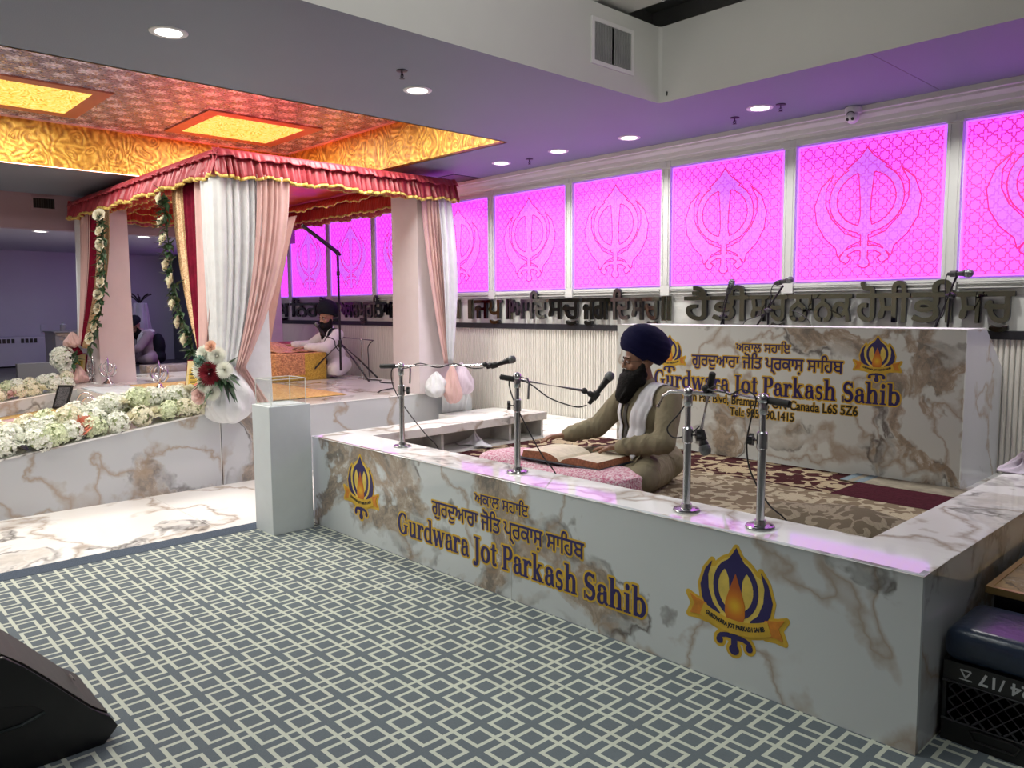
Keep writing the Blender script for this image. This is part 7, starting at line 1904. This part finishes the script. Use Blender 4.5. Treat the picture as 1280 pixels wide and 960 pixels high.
bm = bmesh.new(); add_box(bm, (-0.34, -0.60, 0.03), (0.34, 0.60, 0.425)); obj('body', bm, MT['black'], t)
for (x, y) in ((-0.31, -0.57), (0.31, -0.57), (0.31, 0.57), (-0.31, 0.57)):
    bm = bmesh.new(); add_box(bm, (x-0.03, y-0.03, 0), (x+0.03, y+0.03, 0.03)); obj('leg', bm, MT['black'], t)

# ------------------------------------------------------------------ floor monitor loudspeaker
t = thing('floor_speaker', 'black wedge loudspeaker on the carpet in the lower left corner', 'loudspeaker', (0, 0, 0))
prof = [(0.05, 0.30), (0.15, 0.405), (0.30, 0.415), (0.458, 0.402), (0.511, 0.352), (0.576, 0.281), (0.632, 0.217), (0.700, 0.140), (0.757, 0.094), (0.781, 0.05), (0.735, 0.0), (0.16, 0.0), (0.05, 0.10)]
XS0, XS1 = -3.30, -2.86
bm = bmesh.new(); add_prism(bm, prof, lambda u, v, d: (d, u, v), XS0+0.02, XS1-0.02); bevel_all(bm, 0.006, 2); obj('cabinet', bm, MT['black'], t, sm=30)
for xa, xb in ((XS0, XS0+0.02), (XS1-0.02, XS1)):
    bm = bmesh.new(); add_prism(bm, prof, lambda u, v, d: (d, u, v), xa, xb); bevel_all(bm, 0.004, 2); ck = obj('cheek', bm, MT['black'], t, sm=30)
    if xb == XS1:
        bm = bmesh.new(); add_prism(bm, [(0.30, 0.17), (0.50, 0.17), (0.56, 0.19), (0.53, 0.215), (0.42, 0.245), (0.30, 0.25)], lambda u, v, d: (d, u, v), XS1-0.001, XS1+0.0015); obj('hand_recess', bm, MT['rubber'], ck)
        bm = bmesh.new(); add_tube(bm, [(XS1+0.004, 0.29, 0.163), (XS1+0.006, 0.49, 0.163), (XS1+0.004, 0.56, 0.182)], 0.006, 8); obj('handle_lip', bm, pm('worn_edge', (0.03, 0.04, 0.04), 0.35), ck, sm=50)
def grille_mat():
    m, nt, b = newmat('perforated_grille'); N = NT(nt)
    d = N.voro(N.coord('Object', scale=(1, 1, 1)), 230, rnd=0.0)
    nt.links.new(N.ramp(d, [(0.30, (0.008, 0.007, 0.007)), (0.42, (0.040, 0.033, 0.030))]), b.inputs['Base Color']); b.inputs['Roughness'].default_value = 0.5; b.inputs['Metallic'].default_value = 0.3; return m
bm = bmesh.new()
gp = [(0.455, 0.408), (0.515, 0.357), (0.58, 0.286), (0.636, 0.222), (0.704, 0.145), (0.755, 0.102)]
a = [bm.verts.new((XS0+0.02, *q)) for q in gp]; c_ = [bm.verts.new((XS1-0.02, *q)) for q in gp]
for i in range(len(gp)-1): bm.faces.new((a[i], c_[i], c_[i+1], a[i+1]))
o = obj('grille', bm, grille_mat(), t); m = o.modifiers.new('t', 'SOLIDIFY'); m.thickness = 0.004
bm = bmesh.new(); add_prism(bm, [(-0.028, -0.005), (0.028, -0.005), (0.028, 0.005), (-0.028, 0.005)], lambda u, v, d: Vector((XS0+0.16+u, 0.708-v*0.6+d*0.7, 0.152+v*0.8+d*0.7)), 0.0, 0.004); obj('badge', bm, pm('grey_badge', (0.22, 0.2, 0.19), 0.4, 0.6), t)

# ------------------------------------------------------------------ things in the dim room behind
t = thing('radiator_cover', 'long white radiator cover with dark slots along the far left wall', 'radiator', (-14.885, 2.2, 0.60))
bm = bmesh.new(); add_box(bm, (-0.1, -2.6, 0.0), (0.1, 1.12, 0.475)); bevel_all(bm, 0.012, 2); obj('body', bm, MT['room_blue'], t)
for g in range(5):
    bm = bmesh.new()
    for k in range(4):
        y = 0.92-0.32*g-0.062*k; add_box(bm, (0.1, y-0.022, 0.375), (0.104, y+0.022, 0.445))
    obj('slots', bm, MT['black'], t)
tag(obj('wall_outlet', bx((-0.004, -0.05, -0.07), (0.008, 0.05, 0.07), 0.004), MT['room_blue'], loc=(-14.99, 3.30, 1.20)), 'small wall outlet above the radiator cover', 'outlet')
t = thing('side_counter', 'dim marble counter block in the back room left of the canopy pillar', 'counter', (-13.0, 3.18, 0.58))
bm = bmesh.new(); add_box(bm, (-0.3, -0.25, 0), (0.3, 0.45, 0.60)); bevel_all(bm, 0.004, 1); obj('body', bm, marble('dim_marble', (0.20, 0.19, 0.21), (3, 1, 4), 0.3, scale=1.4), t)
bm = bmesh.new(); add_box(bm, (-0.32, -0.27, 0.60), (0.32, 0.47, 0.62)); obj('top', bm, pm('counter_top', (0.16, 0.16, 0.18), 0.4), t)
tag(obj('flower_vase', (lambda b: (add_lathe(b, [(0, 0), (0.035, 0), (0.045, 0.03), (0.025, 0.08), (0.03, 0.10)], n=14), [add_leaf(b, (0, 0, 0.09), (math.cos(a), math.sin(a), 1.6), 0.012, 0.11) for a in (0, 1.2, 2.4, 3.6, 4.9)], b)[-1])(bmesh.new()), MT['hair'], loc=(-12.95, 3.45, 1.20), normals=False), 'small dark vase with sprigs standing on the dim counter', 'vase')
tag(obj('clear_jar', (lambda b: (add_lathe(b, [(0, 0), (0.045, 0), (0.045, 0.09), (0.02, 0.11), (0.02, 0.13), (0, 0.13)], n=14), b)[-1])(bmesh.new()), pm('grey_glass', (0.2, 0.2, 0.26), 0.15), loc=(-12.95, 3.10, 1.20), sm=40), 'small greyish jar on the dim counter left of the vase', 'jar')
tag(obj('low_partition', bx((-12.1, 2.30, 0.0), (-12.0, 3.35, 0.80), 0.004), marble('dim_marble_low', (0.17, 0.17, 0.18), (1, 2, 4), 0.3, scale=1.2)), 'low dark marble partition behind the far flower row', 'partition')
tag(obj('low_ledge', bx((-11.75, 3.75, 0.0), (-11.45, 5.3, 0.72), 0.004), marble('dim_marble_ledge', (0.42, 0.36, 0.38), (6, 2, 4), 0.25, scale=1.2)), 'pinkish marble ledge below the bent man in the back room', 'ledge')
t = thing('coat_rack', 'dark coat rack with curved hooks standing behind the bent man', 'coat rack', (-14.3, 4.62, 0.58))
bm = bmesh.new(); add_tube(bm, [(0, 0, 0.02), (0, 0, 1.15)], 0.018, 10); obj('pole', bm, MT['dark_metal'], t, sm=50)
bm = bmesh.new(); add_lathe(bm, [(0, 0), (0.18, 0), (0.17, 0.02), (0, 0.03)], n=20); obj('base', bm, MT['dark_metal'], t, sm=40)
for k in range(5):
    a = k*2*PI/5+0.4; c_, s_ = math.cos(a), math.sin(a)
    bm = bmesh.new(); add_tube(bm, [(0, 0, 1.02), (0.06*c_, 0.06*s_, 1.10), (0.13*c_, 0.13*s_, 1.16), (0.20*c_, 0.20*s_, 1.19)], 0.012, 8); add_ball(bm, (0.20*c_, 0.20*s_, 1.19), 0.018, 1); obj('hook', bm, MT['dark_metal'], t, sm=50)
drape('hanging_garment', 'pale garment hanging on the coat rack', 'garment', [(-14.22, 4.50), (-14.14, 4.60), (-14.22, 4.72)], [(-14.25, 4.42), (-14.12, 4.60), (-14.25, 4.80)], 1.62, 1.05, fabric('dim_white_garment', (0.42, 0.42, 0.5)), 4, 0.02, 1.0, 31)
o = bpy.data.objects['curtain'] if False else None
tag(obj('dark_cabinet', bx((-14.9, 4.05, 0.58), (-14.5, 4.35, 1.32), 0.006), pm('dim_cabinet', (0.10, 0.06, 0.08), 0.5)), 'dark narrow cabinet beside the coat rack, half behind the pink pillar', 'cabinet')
